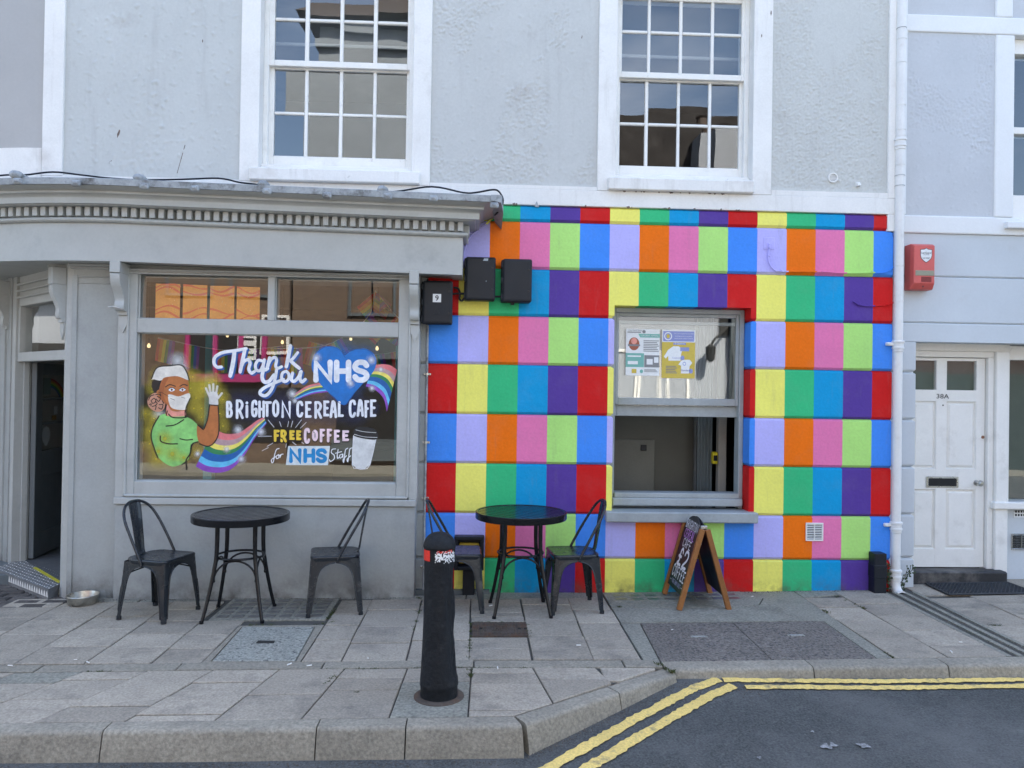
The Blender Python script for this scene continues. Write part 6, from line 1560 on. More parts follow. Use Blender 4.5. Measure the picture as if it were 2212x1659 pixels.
# heart
hl = [(1722,300), (1690,255), (1630,228), (1555,235), (1490,290), (1462,380), (1490,470), (1560,560), (1640,630), (1718,694), (1790,610), (1880,510), (1950,430), (1975,350), (1950,285), (1890,248), (1820,252), (1760,275)]
fill(hl, pm('heart_blue', pc(10,112,200), var=.12, s=9), 'heart', .0011)
lines([[(1490,290),(1555,240),(1630,232),(1690,262),(1728,318)], [(1712,296),(1770,262),(1850,250),(1925,268),(1965,330)], [(1600,600),(1718,694),(1800,600)]], 4, pm('heart_line', pc(10,70,150)), 'heart_outline', .0014)
q = MB()
for ch, x0, x1 in (('N',1490,1615), ('H',1655,1760), ('S',1800,1905)): glyph(q, ch, x0, x1, 495, 355, 44, mf, .0018, 0, slant=0.)
build(q, 'lettering', mw, mur)
# script words: thick and thin strokes
TH = [[(748,392),(712,392),(690,360),(700,312),(760,278),(860,262),(945,246)], [(852,268),(842,350),(828,420),(818,462)],
      [(935,250),(915,340),(897,430)], [(903,400),(925,350),(958,335),(975,360),(965,410),(985,440),(1010,428)],
      [(1075,345),(1040,340),(1018,375),(1025,415),(1055,420),(1080,375)], [(1088,335),(1078,395),(1095,415),(1115,405)],
      [(1130,320),(1120,365),(1108,408)], [(1114,385),(1140,335),(1172,315),(1185,340),(1178,385),(1195,402),(1225,390)],
      [(1295,225),(1280,300),(1262,390)], [(1352,278),(1310,330),(1275,345)], [(1290,338),(1325,370),(1365,402)]]
TW = [26,34,30,26,24,26,28,24,30,24,28]
YU = [[(1078,425),(1070,470),(1085,508),(1125,505),(1165,455)], [(1185,415),(1172,490),(1145,570),(1100,618),(1058,608),(1060,580),(1110,545),(1190,510),(1240,490)],
      [(1262,425),(1232,440),(1225,485),(1248,508),(1278,490),(1282,450),(1262,425)], [(1312,440),(1302,490),(1325,505),(1360,470),(1375,430)], [(1380,428),(1370,480),(1385,510),(1412,490)]]
YW = [30,26,24,26,26]
def script(L_, W__, m, name, l, dx=0, dy=0, k=1.):
    q = MB()
    for i, (pts, w_) in enumerate(zip(L_, W__)):
        P_ = sm([(x+dx, y+dy) for x, y in pts], 6, False); n = len(P_); ws = [w_*k*(.72+.28*sin(pi*min(1, .25+.5*j/(n-1)))) for j in range(n)]; stroke(q, P_, ws, mf, l+.00006*i)
    return build(q, name, m, mur)
script(TH, TW, mnavy, 'lettering_shade', .0010, 13, 12); script(YU, YW, mnavy, 'lettering_shade', .0010, 13, 12)
script(TH, TW, mw, 'lettering', .0022); script(YU, YW, mw, 'lettering', .0022)
# brush capitals
for txt, xx in (('BRiGHTON', [(785,838),(862,925),(938,962),(984,1034),(1040,1092),(1075,1145),(1150,1206),(1222,1300)]), ('CEREAL', [(1342,1396),(1412,1462),(1484,1546),(1556,1602),(1606,1664),(1670,1718)]), ('CAFE', [(1757,1814),(1820,1876),(1882,1918),(1926,1974)])):
    q = MB()
    for i, (c, (a, b)) in enumerate(zip(txt, xx)):
        y0 = 795-random.uniform(0, 14)+(10 if c in 'BR' else 0); y1 = 655+random.uniform(-6, 12)
        glyph(q, c, a+8, b-8, y0-8, y1+8, 21, mf, .0014+.00003*(i % 3), 0)
    build(q, 'lettering', mw, mur)
for dx, mm, l, wd in ((7, mblk, .0009, 26), (0, None, .0016, 21)):
    q = MB(); q2 = MB()
    for c, (a, b), y0, y1 in (('F',(1164,1206),980,892), ('R',(1216,1264),985,892), ('E',(1288,1326),966,896), ('E',(1342,1378),968,896)): glyph(q, c, a+8, b-6, y0+dx-6, y1+dx+6, wd, mf, l)
    for c, (a, b), y0, y1 in (('C',(1402,1448),995,878), ('O',(1466,1510),975,892), ('F',(1528,1566),985,884), ('F',(1584,1622),985,884), ('E',(1640,1684),990,892), ('E',(1706,1756),976,896)): glyph(q2, c, a+8, b-6, y0+dx-6, y1+dx+6, wd, mf, l)
    build(q, 'lettering' if mm is None else 'lettering_shade', mm or myel, mur); build(q2, 'lettering' if mm is None else 'lettering_shade', mm or mlp, mur)
lines([[(1118,812),(1165,870)], [(1208,825),(1222,865)], [(1280,822),(1272,865)], [(1312,820),(1300,868)], [(1382,810),(1335,872)], [(1420,830),(1372,878)], [(1040,940),(1145,940)], [(1155,995),(1110,1020)], [(1120,1030),(1070,1055)], [(1310,985),(1340,1010)], [(1262,1000),(1258,1030)], [(1385,988),(1400,1000)]], 3.5, mw, 'ray', .0012)
fo = [[(1205,1038),(1185,1045),(1170,1085),(1160,1140),(1148,1150),(1146,1125),(1180,1100)], [(1200,1085),(1182,1100),(1186,1118),(1203,1108),(1200,1085)], [(1203,1095),(1215,1088),(1212,1108),(1222,1085),(1238,1082)]]
st_ = [[(1652,1040),(1625,1045),(1618,1070),(1640,1090),(1640,1120),(1612,1140),(1604,1125)], [(1672,1045),(1665,1090),(1668,1115),(1682,1105)], [(1650,1075),(1700,1062)], [(1705,1082),(1686,1090),(1686,1112),(1702,1105),(1710,1082),(1710,1110)], [(1748,1035),(1730,1050),(1722,1110),(1716,1148),(1712,1125),(1738,1095)], [(1782,1032),(1764,1045),(1756,1105),(1748,1142),(1745,1120),(1772,1095)]]
script(fo, [7]*3, mw, 'lettering', .0014); script(st_, [7]*6, mw, 'lettering', .0014)
fill([(1276,1018),(1608,1018),(1592,1170),(1258,1168)], pm('board_white', pc(205,220,232), var=.14, s=22), 'white_board', .0010, False)
q = MB()
for ch, x0, x1 in (('N',1295,1372), ('H',1408,1480), ('S',1506,1574)): glyph(q, ch, x0, x1, 1138, 1050, 30, mf, .0016, 0, slant=.0)
build(q, 'lettering', pm('lettering_blue', pc(20,135,205)), mur)
# coffee cup
cup = fill([(1793,935),(1972,965),(1925,1165),(1880,1200),(1820,1196),(1783,1165)], mcup, 'cup', .0012, False)
lines([[(1793,935),(1783,1165),(1820,1196),(1880,1200),(1925,1165),(1972,965)]], 4, mw, 'cup_edge', .0015, 2)
fill([(1795,905),(1815,875),(1870,866),(1940,876),(1980,905),(1984,950),(1960,968),(1880,960),(1800,938)], mlid, 'cup_lid', .0018)
lines([[(1812,890),(1880,905),(1972,912)], [(1800,925),(1880,945),(1980,950)]], 4, mcup, 'lid_line', .0021)
# nurse (a plain waving nurse in cap, mask and scrubs)
hairp = [(205,500),(250,480),(300,500),(300,640),(260,640),(215,590),(195,545)]
fill(hairp, mhair, 'hair', .0008)
fill([(165,650),(200,605),(250,600),(295,640),(300,710),(265,745),(215,740),(170,700)], mcurl, 'hair_bun', .0010)
lines([[(190,660),(215,640),(230,665),(205,680),(195,665)], [(240,625),(265,640),(250,665),(232,645)], [(255,690),(285,690),(275,725),(250,715)], [(200,705),(230,700),(225,730)], [(172,655),(185,625),(215,612)], [(228,612),(255,607),(270,622)], [(178,690),(192,684),(190,700)], [(225,665),(240,680),(228,695)], [(280,660),(292,680)]], 7, mhair, 'hair_curl', .0013)
fill([(268,520),(300,470),(400,462),(480,490),(488,580),(490,640),(460,735),(460,780),(320,780),(310,740),(318,690),(262,640),(240,610),(235,585),(255,570)], mskin, 'face', .0012)
fill([(238,585),(262,572),(280,600),(276,640),(250,640)], mskin, 'ear', .0013)
lines([[(250,592),(266,596),(268,625)]], 4, mblk, 'ear_line', .0015)
fill([(320,690),(350,735),(400,745),(455,740),(458,780),(330,780),(312,745)], mpink, 'neck_shade', .0013)
fill([(268,525),(300,480),(330,476),(300,540),(290,620),(318,690),(262,640),(255,575)], pm('skin_shade', pc(160,92,52)), 'face_shade', .00135)
fill([(325,620),(350,610),(410,625),(490,600),(500,640),(470,700),(465,730),(400,730),(345,705)], mmask, 'mask', .0016)
lines([[(268,590),(330,625)], [(345,640),(380,655)], [(430,630),(460,640)]], 3, mblk, 'mask_string', .0019)
fill([(195,485),(240,400),(340,385),(430,380),(470,430),(490,495),(400,465),(300,475),(270,500),(215,490)], mmask, 'cap', .0018)
for ex, ey in ((355,572), (440,572)):
    fill([(ex-26,ey+2),(ex,ey-14),(ex+26,ey),(ex,ey+14)], mw, 'eye', .0016); fill([(ex-9,ey),(ex,ey-10),(ex+9,ey),(ex,ey+10)], pm('iris', pc(110,60,30)), 'iris', .0018)
lines([[(305,550),(340,532),(385,545)], [(420,545),(450,530),(480,540)], [(325,570),(355,555),(385,570)], [(415,570),(440,556),(465,568)]], [7,7,4,4], mblk, 'eyebrow', .0019)
fill([(255,780),(330,762),(420,775),(500,800),(560,850),(600,900),(560,985),(510,1010),(500,1080),(470,1140),(360,1180),(260,1120),(225,1050),(195,950),(205,870)], mgreen, 'scrubs', .0011)
fill([(560,850),(610,880),(640,800),(660,700),(690,690),(718,700),(725,800),(722,920),(690,990),(640,1015),(575,990),(555,930)], mskin, 'arm', .0014)
# open hand in a glove, fingers apart
fill([(655,690),(650,640),(640,610),(660,590),(700,590),(722,612),(722,650),(718,695)], mgl, 'glove', .0018)
lines([[(648,612),(625,560)], [(662,600),(652,535)], [(684,596),(684,528)], [(706,602),(716,545)], [(720,640),(752,600)]], 17, mgl, 'finger', .0016)
lines([[(560,850),(605,888)], [(722,700),(728,800),(725,920),(690,992),(640,1020),(575,1000)], [(655,690),(640,800),(612,880)], [(655,692),(718,697)]], 9, mblk, 'outline', .0023)
lines([[(195,485),(240,398),(340,383),(430,378),(472,430),(494,497)], [(270,500),(235,560),(232,590)], [(500,640),(470,705),(465,735)], [(320,740),(312,775)], [(460,740),(462,785)], [(255,780),(205,870),(193,950),(222,1050),(245,1110)], [(330,765),(360,790),(430,795),(470,790)], [(310,860),(380,850),(450,810)], [(265,940),(270,980),(330,1000),(400,1000)], [(510,1010),(500,1080),(470,1130),(472,1205)], [(470,1140),(435,1165)], [(560,985),(520,1000),(505,1040)], [(420,960),(470,970),(520,965)]], [9,7,6,8,7,10,9,9,10,11,9,10,8], mblk, 'outline', .0022)
sprays([(300,960,90), (360,1080,90), (250,1060,70), (450,1110,60)], soft('spray_gold', pc(200,190,50), 1.3, .6), 'spray_mist', .0024)
sprays([(880,890,62), (1062,905,58), (905,1120,56), (790,1042,48), (1310,605,62), (1770,522,52), (1500,320,58), (1935,338,58), (2010,412,44), (1940,560,42), (1330,660,40), (560,1080,40)], soft('spark_white', (.80,.82,.86), 1.9, .95), 'spark', .0027)

# ================================================================== POSTERS
m_o = [mat('poster_orange', A(222,150,60), .5, .08, 9, .08, 60, .05), mat('poster_red_swirl', A(214,98,48), .5, .05), mat('poster_star', A(240,205,150), .5, .05)]
xs0 = [(777,1142), (1175,1535), (1568,1930), (1955,2300)]
Z4 = lambda x, y: (400+x/3.687, 1000+y/3.687)
for k, (a, b) in enumerate(xs0):
    p, p2 = S(*Z4(a, 940+k*12), YG+.015), S(*Z4(b, 437+k*15), YG+.015)
    r = empty('orange_poster', ((p.x+p2.x)/2, YG+.012, p.z), 0, 'orange poster with red swirls inside the left transom pane, %s' % ('first from the left', 'second from the left', 'third from the left', 'rightmost, beside the mullion')[k], 'poster', 'orange posters in the transom window')
    q = MB(); q.box(p.x, p2.x, YG+.016, YG+.018, p.z, p2.z); build(q, 'sheet', m_o[0], r)
    rnd = random.Random(k); W0, H0 = p2.x-p.x, p2.z-p.z; fnp = lambda x, y, l: Vector((p.x+x*W0, YG+.0155-l, p.z+y*H0)); q = MB()
    for j in range(5):
        y0 = (.08, .26, .80, .93, .55)[j]+rnd.uniform(-.03,.03); am = rnd.uniform(.06,.13)*rnd.choice((-1,1)); ph = rnd.uniform(0, 6)
        if j == 4: continue
        pts = [(t/20, min(.98, max(.02, y0+am*sin(3.6*t/20+ph)))) for t in range(21)]; stroke(q, pts, [.03+.035*abs(sin(2.2*t/20+ph)) for t in range(21)], fnp, .0002*j, 1, False)
    for j in range(16):
        cx, cy = rnd.uniform(.06,.94), rnd.uniform(.05,.95); s_ = rnd.uniform(.010,.028); q.add([fnp(cx+s_*(1 if t % 2 == 0 else .3)*cos(pi*t/4), cy+s_*(1 if t % 2 == 0 else .3)*.75*sin(pi*t/4), .0012) for t in range(8)], [tuple(range(8))], 2)
    build(q, 'swirl_print', m_o, r)
def poster(name, px0, py0, px1, py1, lab, base, items, texts):
    W2 = lambda x, y: (2350+x/1.7457, 1150+y/1.7457); yy = .178
    p, p2 = S(*W2(px0, py1), yy), S(*W2(px1, py0), yy); W0, H0 = p2.x-p.x, p2.z-p.z
    r = empty(name, ((p.x+p2.x)/2, yy, p.z), 0, lab, 'poster')
    q = MB(); q.box(p.x, p2.x, yy, yy+.001, p.z, p2.z); build(q, 'sheet', base, r)
    for i, (m, pts) in enumerate(items):
        q = MB(); q.sheet([(p.x+a*W0, yy-.0003-.00012*i, p.z+b*H0) for a, b in pts]); build(q, 'print', m, r)
    for (t, cx, cz, sz_, m, wd) in texts: letters(t, p.x+cx*W0, p.z+cz*H0, yy-.0035, sz_, m, 'lettering', r, width=wd*W0)
rect = lambda a, b, c, d: [(a,b), (c,b), (c,d), (a,d)]
disc = lambda cx, cy, rx, ry, n=20: [(cx+rx*cos(2*pi*k/n), cy+ry*sin(2*pi*k/n)) for k in range(n)]
pw_, pt_, pr2, pgy, pbl, pye, pnv = (mat('print_'+n, c, .5, .03) for n, c in (('white', (.80,.82,.82)), ('teal', (.18,.46,.40)), ('brick_red', (.36,.10,.05)), ('grey', (.22,.23,.24)), ('periwinkle', (.27,.31,.60)), ('yellow', (.62,.47,.07)), ('navy', (.05,.08,.25))))
txtrows = lambda x0, x1, y0, y1, n, m: [(m, rect(x0, y0+(y1-y0)*k/n, x1-.03*(k % 3), y0+(y1-y0)*(k+.45)/n)) for k in range(n)]
poster('appeal_poster', 197, 257, 433, 572, 'white and teal appeal poster with an egg shaped picture, inside the serving window upper sash', pw_,
   [(pt_, [(.42,.82), (1,.82), (1,.90), (.36,.90)]), (pr2, disc(.24,.68,.16,.14)), (mpink, disc(.24,.74,.09,.07)), (pgy, rect(.06,.63,.42,.67)), (pt_, rect(0,.18,.54,.48)), (pgy, rect(.55,.18,1,.44)), (pw_, rect(.62,.24,.80,.36)), (pw_, rect(.84,.28,.97,.40)), (pw_, rect(.06,.24,.36,.31)), (pw_, rect(.05,.40,.45,.43)), (pgy, rect(.04,.92,.44,.94)), (pgy, disc(.53,.945,.05,.035)), (pt_, disc(.47,.09,.05,.04)), (pye, rect(.18,.05,.32,.14))] + txtrows(.52,.98,.52,.78,7,pgy) + txtrows(.55,.95,.08,.15,3,pgy),
   [('City Food Share', .27, .965, .020, pgy, .40), ('URGENT APPEAL', .71, .862, .020, pw_, .50)])
poster('rainbow_shirt_poster', 445, 262, 677, 590, 'yellow and blue poster showing white T-shirts, inside the serving window upper sash', pye,
   [(pw_, rect(0,.745,1,1)), (pbl, rect(.03,.76,.97,.97)), (pw_, disc(.18,.865,.12,.085)), (pbl, disc(.18,.865,.09,.064)), (pye, disc(.18,.865,.05,.045)), (pbl, rect(.34,.69,.72,.735)), (pw_, [(.06,.44),(.18,.58),(.34,.66),(.50,.66),(.62,.60),(.58,.50),(.56,.36),(.20,.36),(.19,.46),(.12,.40)]), (pbl, rect(.55,.56,.82,.64)), (pw_, [(.50,.28),(.58,.36),(.68,.385),(.84,.385),(.92,.32),(.84,.25),(.82,.10),(.58,.10),(.58,.26)]), (pbl, disc(.62,.42,.06,.05)), (pbl, disc(.88,.15,.06,.05)), (pbl, disc(.68,.30,.05,.04)), (pw_, disc(.68,.30,.035,.026))] + txtrows(.12,.46,.10,.27,5,pgy),
   [('Give your support for the NHS', .65, .92, .012, pw_, .60), ('and become a rainbow', .65, .87, .012, pw_, .52), ('with your own T-shirt', .65, .82, .012, pw_, .56), ('2 Options', .53, .712, .022, pw_, .30), ('Custom', .44, .42, .022, pbl, .26), ('Standard', .72, .165, .022, pnv, .28)])
# numbers of the white door
p = S(*E2(458,87), YD); letters('38A', p.x, p.z, YD+.019, .058, mat('grey_numerals', (.10,.10,.10), .35, metal=.6), 'number', door2, bold=.0008, width=.118)

# ================================================================== INSIDE THE CAFE
m_flag = [mat('flag_%d' % k, c, .8, .06) for k, c in enumerate(((.55,.03,.03), (.65,.22,.02), (.65,.55,.04), (.03,.28,.08), (.03,.08,.42), (.22,.04,.30)))]
m_cord = mat('white_cord', (.6,.6,.6), .8)
fl_me = None
def bunting(pts, n, lab, sz=.17):
    global fl_me
    r = empty('bunting', pts[len(pts)//2], 0, lab, 'bunting', 'rainbow bunting hung inside the cafe')
    cv = curve(pts, 8); q = MB(); q.tube(cv, .004, 5); build(q, 'cord', m_cord, r)
    if fl_me is None:
        q = MB()
        for k in range(6): q.add([(-.5+k/6,0,0), (-.5+(k+1)/6,.0,0), (-.5+(k+1)/6,.04,-1.35), (-.5+k/6,.04,-1.35)], [(0,1,2,3)], k)
        fl_me = mesh_of(q, 'flag', m_flag)
    for i in range(n):
        p = cv[int((i+.5)/n*(len(cv)-1))]; p2 = cv[min(len(cv)-1, int((i+.5)/n*(len(cv)-1))+1)]
        o = link('flag', fl_me, r); o.location = p; o.scale = (sz, sz, sz); t = p2-p
        o.rotation_euler = (random.uniform(-.1,.3), -atan2(t.z, (t.x**2+t.y**2)**.5)*(1 if t.x > 0 else -1), atan2(t.y, t.x)*.5+random.uniform(-.3,.3))
bunting([(-1.7,.5,2.05), (-1.2,.55,2.10), (-.85,.6,2.36), (-.80,.7,2.62)], 4, 'rainbow flags on a white cord rising to the ceiling behind the right transom pane')
bunting([(-2.9,1.0,2.16), (-2.3,1.1,2.06), (-1.7,1.2,2.12)], 5, 'rainbow flags on a cord deep in the left of the cafe')
bunting([(-1.5,1.2,2.16), (-.9,1.1,2.04), (-.3,.9,2.14)], 6, 'rainbow flags on a cord deep in the right of the cafe')
bunting([(-.80,.7,2.62), (-.55,.8,2.35), (-.2,.9,2.2)], 3, 'rainbow flags hanging at the right end of the right transom pane')
m_bulb = emit('warm_bulb', (1., .72, .36), .30)
m_flex = m_screw
bl_spots = [(S(586,1361,.6), 'glowing bare bulb hanging at the left edge of the shop window'), (S(500+1230/2.0109,1250+195/2.0109,1.3), 'glowing bare bulb hanging above the word Thank'), (S(500+1980/2.0109,1250+245/2.0109,.8), 'glowing bare bulb hanging right of the blue heart'), (S(500+1772/2.0109,1250+168/2.0109,1.5), 'small glowing bulb hanging high above the blue heart'), (S(500+795/2.0109,1250+142/2.0109,1.6), 'small glowing bulb hanging high above the pink frames')]
for p, lab in bl_spots:
    r = empty('pendant_bulb', p, 0, lab, 'lamp', 'bare bulbs hanging in the cafe')
    q = MB(); q.lathe([(0,-.020), (.010,-.018), (.0145,-.008), (.0145,.002), (.010,.013), (.006,.020), (.0,.021)], tuple(p), 14); build(q, 'bulb', m_bulb, r, smooth=60)
    q = MB(); q.lathe([(.0,.03), (.012,.03), (.013,.065), (.0,.07)], tuple(p), 10); q.tube([(p.x,p.y,p.z+.09), (p.x,p.y,2.72)], .003, 5); build(q, 'holder', m_flex, r)
m_teal = mat('teal_paint', (.10,.36,.40), .6, .1); m_mag = mat('magenta_paint', (.40,.03,.16), .6, .15); m_wall = mat('cafe_back_wall', (.13,.115,.10), .8, .25, 1.5)
q = MB(); q.cbox(-2.56, -2.47, 1.3, 1.4, .05, 2.7, .005); tag(build(q, 'post', m_teal), 'teal post standing inside the left of the cafe', 'post')
q = MB(); q.cbox(-.62, -.50, .9, 1.0, .05, 2.4, .005); tag(build(q, 'post', m_teal), 'teal post standing inside the right of the cafe', 'post')
q = MB(); q.box(-4.8, .84, 3.6, 3.7, .05, 2.72); tag(build(q, 'back_wall', m_wall), 'brown back wall inside the cafe', 'wall')
q = MB(); q.cbox(-1.45, -.2, 2.2, 2.7, .05, 1.02, .01); q.cbox(-1.5, -.15, 2.15, 2.75, 1.02, 1.07, .005, 1); tag(build(q, 'counter', [m_room, m_olive]), 'dark counter inside the cafe', 'counter')

# ================================================================== ACROSS THE STREET (seen only as reflections in the glass)
m_brick = bpy.data.materials.new('brown_brick'); m_brick.use_nodes = True; t = m_brick.node_tree; b = t.nodes['Principled BSDF']; br = t.nodes.new('ShaderNodeTexBrick'); tcx = t.nodes.new('ShaderNodeTexCoord'); mp_ = t.nodes.new('ShaderNodeMapping'); mp_.inputs['Rotation'].default_value = (pi/2, 0, 0)
br.inputs['Color1'].default_value = (.17,.115,.075,1); br.inputs['Color2'].default_value = (.125,.085,.06,1); br.inputs['Mortar'].default_value = (.15,.135,.115,1); br.inputs['Scale'].default_value = 4.4; br.inputs['Mortar Size'].default_value = .012; b.inputs['Roughness'].default_value = .9
t.links.new(tcx.outputs['Object'], mp_.inputs[0]); t.links.new(mp_.outputs[0], br.inputs['Vector']); t.links.new(br.outputs['Color'], b.inputs['Base Color'])
m_roof = mat('roof_tile', (.060,.050,.044), .85, .25, 7, .2, 40, .8, 9, .03)
m_wwall = mat('cream_render', (.25,.285,.315), .8, .08, 1, .03, 40, .2)
m_gwall = mat('grey_render_wall', (.32,.345,.375), .8, .08, 1, .03, 40, .2)
YO = -12.2
def opp_window(parent, x0, x1, z0, z1, frame=m_gloss, louvre=False):
    q = MB(); f = .07; y = YO
    q.cbox(x0-f, x1+f, y-.1, y+.05, z0-f, z0, .005); q.cbox(x0-f, x1+f, y-.1, y+.03, z1, z1+f, .005); q.cbox(x0-f, x0, y-.1, y+.03, z0, z1, .005); q.cbox(x1, x1+f, y-.1, y+.03, z0, z1, .005)
    q.box((x0+x1)/2-.02, (x0+x1)/2+.02, y-.06, y-.01, z0, z1); q.box(x0, x1, y-.061, y-.012, (z0+z1)/2-.02, (z0+z1)/2+.02)
    w_ = build(q, 'window', frame, parent); q = MB(); q.add([(x0,y-.035,z0), (x1,y-.035,z0), (x1,y-.035,z1), (x0,y-.035,z1)], [(0,1,2,3)]); build(q, 'pane', m_dark, w_)
    if louvre:
        q = MB(); k = z0
        while k < z1-.05: q.box(x0+.03, x1-.03, y-.033, y-.02, k+.01, k+.045); k += .07
        build(q, 'louvre', m_gwall, w_)
ob = empty('brick_house', (-6.6, YO, 0), 0, 'brown brick house across the street with a pink framed shop, mirrored in the shop window', 'building')
q = MB(); q.box(-14, -4.36, YO-6, YO, -.3, 6.2); build(q, 'wall', m_brick, ob)
q = MB(); q.prism([(-14.1,YO+.3,6.2), (-14.1,YO-3,7.6), (-14.1,YO-6,6.2)], (9.6,0,0)); build(q, 'roof', m_roof, ob)
for x in (-9.6, -7.2, -5.7): opp_window(ob, x, x+1.0, 3.9, 5.3, m_dkgrey)
q = MB()
for x in (-6.75, -6.1, -5.5, -4.95): q.box(x, x+.10, YO, YO+.12, 2.0, 3.1)
q.box(-6.75, -4.85, YO, YO+.13, 1.82, 2.0); build(q, 'shop_frame', m_mag, ob)
q = MB()
for x, w_ in ((-6.65,.55), (-6.0,.5), (-5.4,.45)): q.add([(x,YO+.02,2.0), (x+w_,YO+.02,2.0), (x+w_,YO+.02,3.1), (x,YO+.02,3.1)], [(0,1,2,3)])
q.add([(-8.5,YO+.02,.4), (-4.0,YO+.02,.4), (-4.0,YO+.02,1.7), (-8.5,YO+.02,1.7)], [(0,1,2,3)])
build(q, 'pane', m_dark, ob)
opp_window(ob, -4.95, -4.42, 2.55, 3.35)
q = MB(); q.box(-5.55, -5.1, YO, YO+.05, 2.35, 3.2)
build(q, 'white_board', m_white2, ob)
q = MB()
for k in range(4): q.box(-5.5, -5.15, YO+.05, YO+.056, 2.45+k*.18, 2.50+k*.18)
build(q, 'board_line', m_dark, ob)
pc_ = empty('parked_car', (6.4, YO+3.0, -.12), 0, 'dark grey car parked across the street, mirrored in the serving window', 'car')
sec = [(-2.0,.35,.62,.70), (-1.9,.25,.80,.78), (-1.0,.22,.92,.82), (1.4,.22,.95,.82), (1.95,.25,.85,.78), (2.05,.35,.65,.70)]
q = MB(); q.loft([[(6.4+x,YO+3.0-w_,z0-.12), (6.4+x,YO+3.0+w_,z0-.12), (6.4+x,YO+3.0+w_,z1-.2), (6.4+x,YO+3.0+w_*.93,z1-.12), (6.4+x,YO+3.0-w_*.93,z1-.12), (6.4+x,YO+3.0-w_,z1-.2)] for x, z0, z1, w_ in sec]); build(q, 'body', m_plastic, pc_, smooth=40)
q = MB(); q.loft([[(6.4+a,YO+3.0-w_,z-.12), (6.4+b,YO+3.0-w_,z-.12), (6.4+b,YO+3.0+w_,z-.12), (6.4+a,YO+3.0+w_,z-.12)] for a, b, z, w_ in ((-1.1,1.6,.93,.76), (-.45,1.15,1.38,.62), (-.3,1.0,1.44,.58))]); build(q, 'cabin', mat('car_glass', (.02,.025,.03), .08, 0, 3, 0, bump=0, spec=.8), pc_, smooth=30)
for x in (-1.25, 1.3):
    for s_ in (-1, 1): q = MB(); q.lathe([(.0,.1), (.20,.1), (.31,.08), (.33,.0), (.33,-.08), (.0,-.1)], (6.4+x,YO+3.0+s_*.72,.20), 20, 0, 'Y'); build(q, 'wheel', m_dark, pc_, smooth=40)
oc = empty('cream_house', (-1, YO, 0), 0, 'tall cream house across the street mirrored in the upper left window', 'building')
q = MB(); q.box(-4.29, 2.2, YO-7, YO-.01, -.3, 5.0); build(q, 'lower_wall', m_brick, oc)
q = MB(); q.box(-4.30, 2.2, YO-7, YO, 5.0, 10.7); q.box(-4.36, 2.25, YO-7, YO+.12, 10.2, 10.36); build(q, 'wall', m_wwall, oc)
q = MB(); q.prism([(-4.55,YO+.35,10.7), (-4.55,YO-3.5,12.9), (-4.55,YO-7,10.7)], (6.95,0,0)); build(q, 'roof', m_roof, oc)
for x, z in ((-.9,6.5),): opp_window(oc, x, x+1.1, z, z+1.5)
for x in (-2.9, -.9): opp_window(oc, x, x+1.0, 3.5, 4.7, m_dkgrey)
q = MB(); q.box(-3.3, 2.0, YO, YO+.1, 2.4, 2.9); q.box(-3.3, -.6, YO, YO+.08, 0, .5); build(q, 'shop_front', m_dkgrey, oc)
q = MB(); q.add([(-3.2,YO+.02,.5), (-.7,YO+.02,.5), (-.7,YO+.02,2.4), (-3.2,YO+.02,2.4)], [(0,1,2,3)]); build(q, 'pane', m_dark, oc)
od = empty('pale_house', (5, YO, 0), 0, 'low pale house across the street with louvred windows, mirrored in the serving window', 'building')
q = MB(); q.box(2.25, 9.4, YO-6, YO, -.3, 5.4); build(q, 'wall', m_gwall, od)
q = MB(); q.prism([(2.2,YO+.3,5.4), (2.2,YO-3,7.6), (2.2,YO-6,5.4)], (7.25,0,0)); build(q, 'roof', m_roof, od)
for x in (3.62, 4.22, 4.95): opp_window(od, x, x+.44, .9, 2.72, louvre=True)
q = MB(); q.box(6.46, 6.72, YO, YO+.2, -.1, 4.6); build(q, 'dark_pier', m_dkgrey, od)
q = MB(); q.tube(curve([(6.45,YO+.1,3.45), (6.2,YO+.25,3.25), (5.98,YO+.3,3.05), (5.9,YO+.3,2.9)], 4), .03, 6); q.lathe([(.02,.0), (.13,-.08), (.10,-.40), (.03,-.46)], (5.9,YO+.3,2.95), 8); q.box(6.2, 6.55, YO+.02, YO+.06, 3.2, 3.7); build(q, 'lantern', m_dark, od)
opp_window(od, 8.2, 9.2, 1.3, 3.0)
q = MB(); q.box(2.26, 11, YO-5.9, YO-3.9, 5.3, 10.3); build(q, 'rear_wall', mat('dark_brown_render', (.030,.027,.026), .9, .25, 1.6), od)
q = MB(); q.box(6.6, 8.0, YO-3.8, YO-3.0, 5.4, 9.3); q.lathe([(.14,0), (.17,.05), (.15,.45), (.19,.5)], (6.9,YO-3.4,9.3), 12, 1); build(q, 'chimney', [m_gwall, m_rust], od)
oe = empty('red_brick_house', (15, YO, 0), 0, 'red brick house across the street mirrored in the white door panes', 'building')
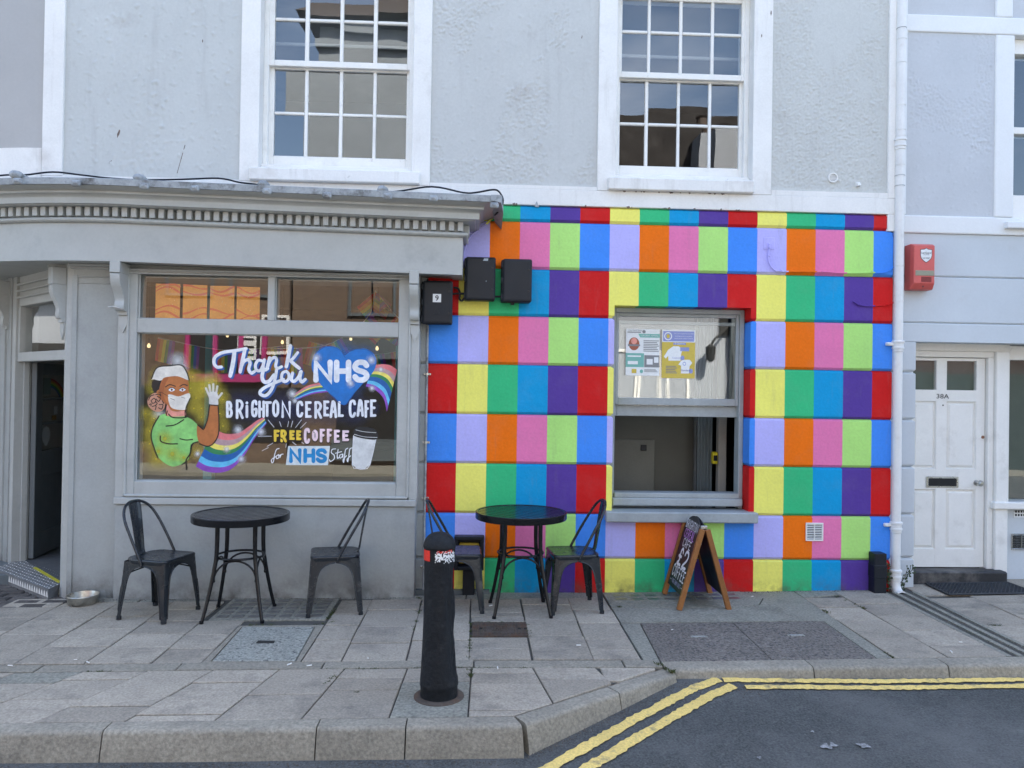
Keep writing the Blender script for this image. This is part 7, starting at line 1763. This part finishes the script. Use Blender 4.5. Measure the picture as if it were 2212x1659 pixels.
q = MB(); q.box(9.45, 26, YO-6, YO-.02, -.3, 6.0); build(q, 'wall', mat('red_brick', (.055,.034,.030), .9, .2, 6, .2, 30), oe)
q = MB(); q.box(9.45, 26, YO-.02, YO+.25, -.3, 2.35); build(q, 'shop_frame', mat('dark_green_paint', (.03,.045,.038), .5), oe)
q = MB(); q.box(-14, 14, YO-.3, YO+1.9, -.4, -.12); tag(build(q, 'far_pavement', m_conc), kind='structure')
os_ = empty('added_side_house', (-11, 2, 0), 0, 'unseen pale house added across the side street to darken the cafe fanlight reflection', 'building')
q = MB(); q.box(-18, -10.5, -4, 12, -.3, 7.0); build(q, 'wall', m_gwall, os_)  # unseen house, added so the fanlight mirrors less bright sky
q = MB(); q.box(-10.5, -10.42, -4, 12, 3.1, 3.4); q.box(-10.5, -10.40, -1.6, -.4, .0, 2.6); q.box(-10.5, -10.40, 1.2, 2.4, 3.9, 5.6); q.box(-10.5, -10.40, 4.2, 5.4, 3.9, 5.6); q.box(-10.5, -10.40, 2.0, 5.0, .3, 2.4); build(q, 'dark_band', m_dark, os_)  # dark band and blocks added on its wall to darken the fanlight reflection
tr_ = empty('street_tree', (-4.6, YO-8, 0), 0, 'green tree rising behind the brick house across the street', 'tree')
q = MB(); q.tube([(-4.6,YO-8,0), (-4.7,YO-8,4), (-4.5,YO-8,7)], [.3,.22,.1], 8); build(q, 'trunk', m_stem, tr_)
q = MB(); rnd = random.Random(2)
for i in range(900):
    a, b_, r0 = rnd.uniform(0, 2*pi), rnd.uniform(-1, 1), rnd.random()**.4*2.2; c = Vector((-4.6+r0*cos(a)*sqrt(1-b_*b_), YO-8+r0*sin(a)*sqrt(1-b_*b_), 7.6+r0*b_*.8)); u = Vector((rnd.gauss(0,1), rnd.gauss(0,1), rnd.gauss(0,1))).normalized()*.2; v = u.cross(Vector((rnd.gauss(0,1), rnd.gauss(0,1), 1))).normalized()*.2
    q.add([c-u, c+v*.6, c+u, c-v*.6], [(0,1,2,3)])
build(q, 'crown', m_leaf, tr_)
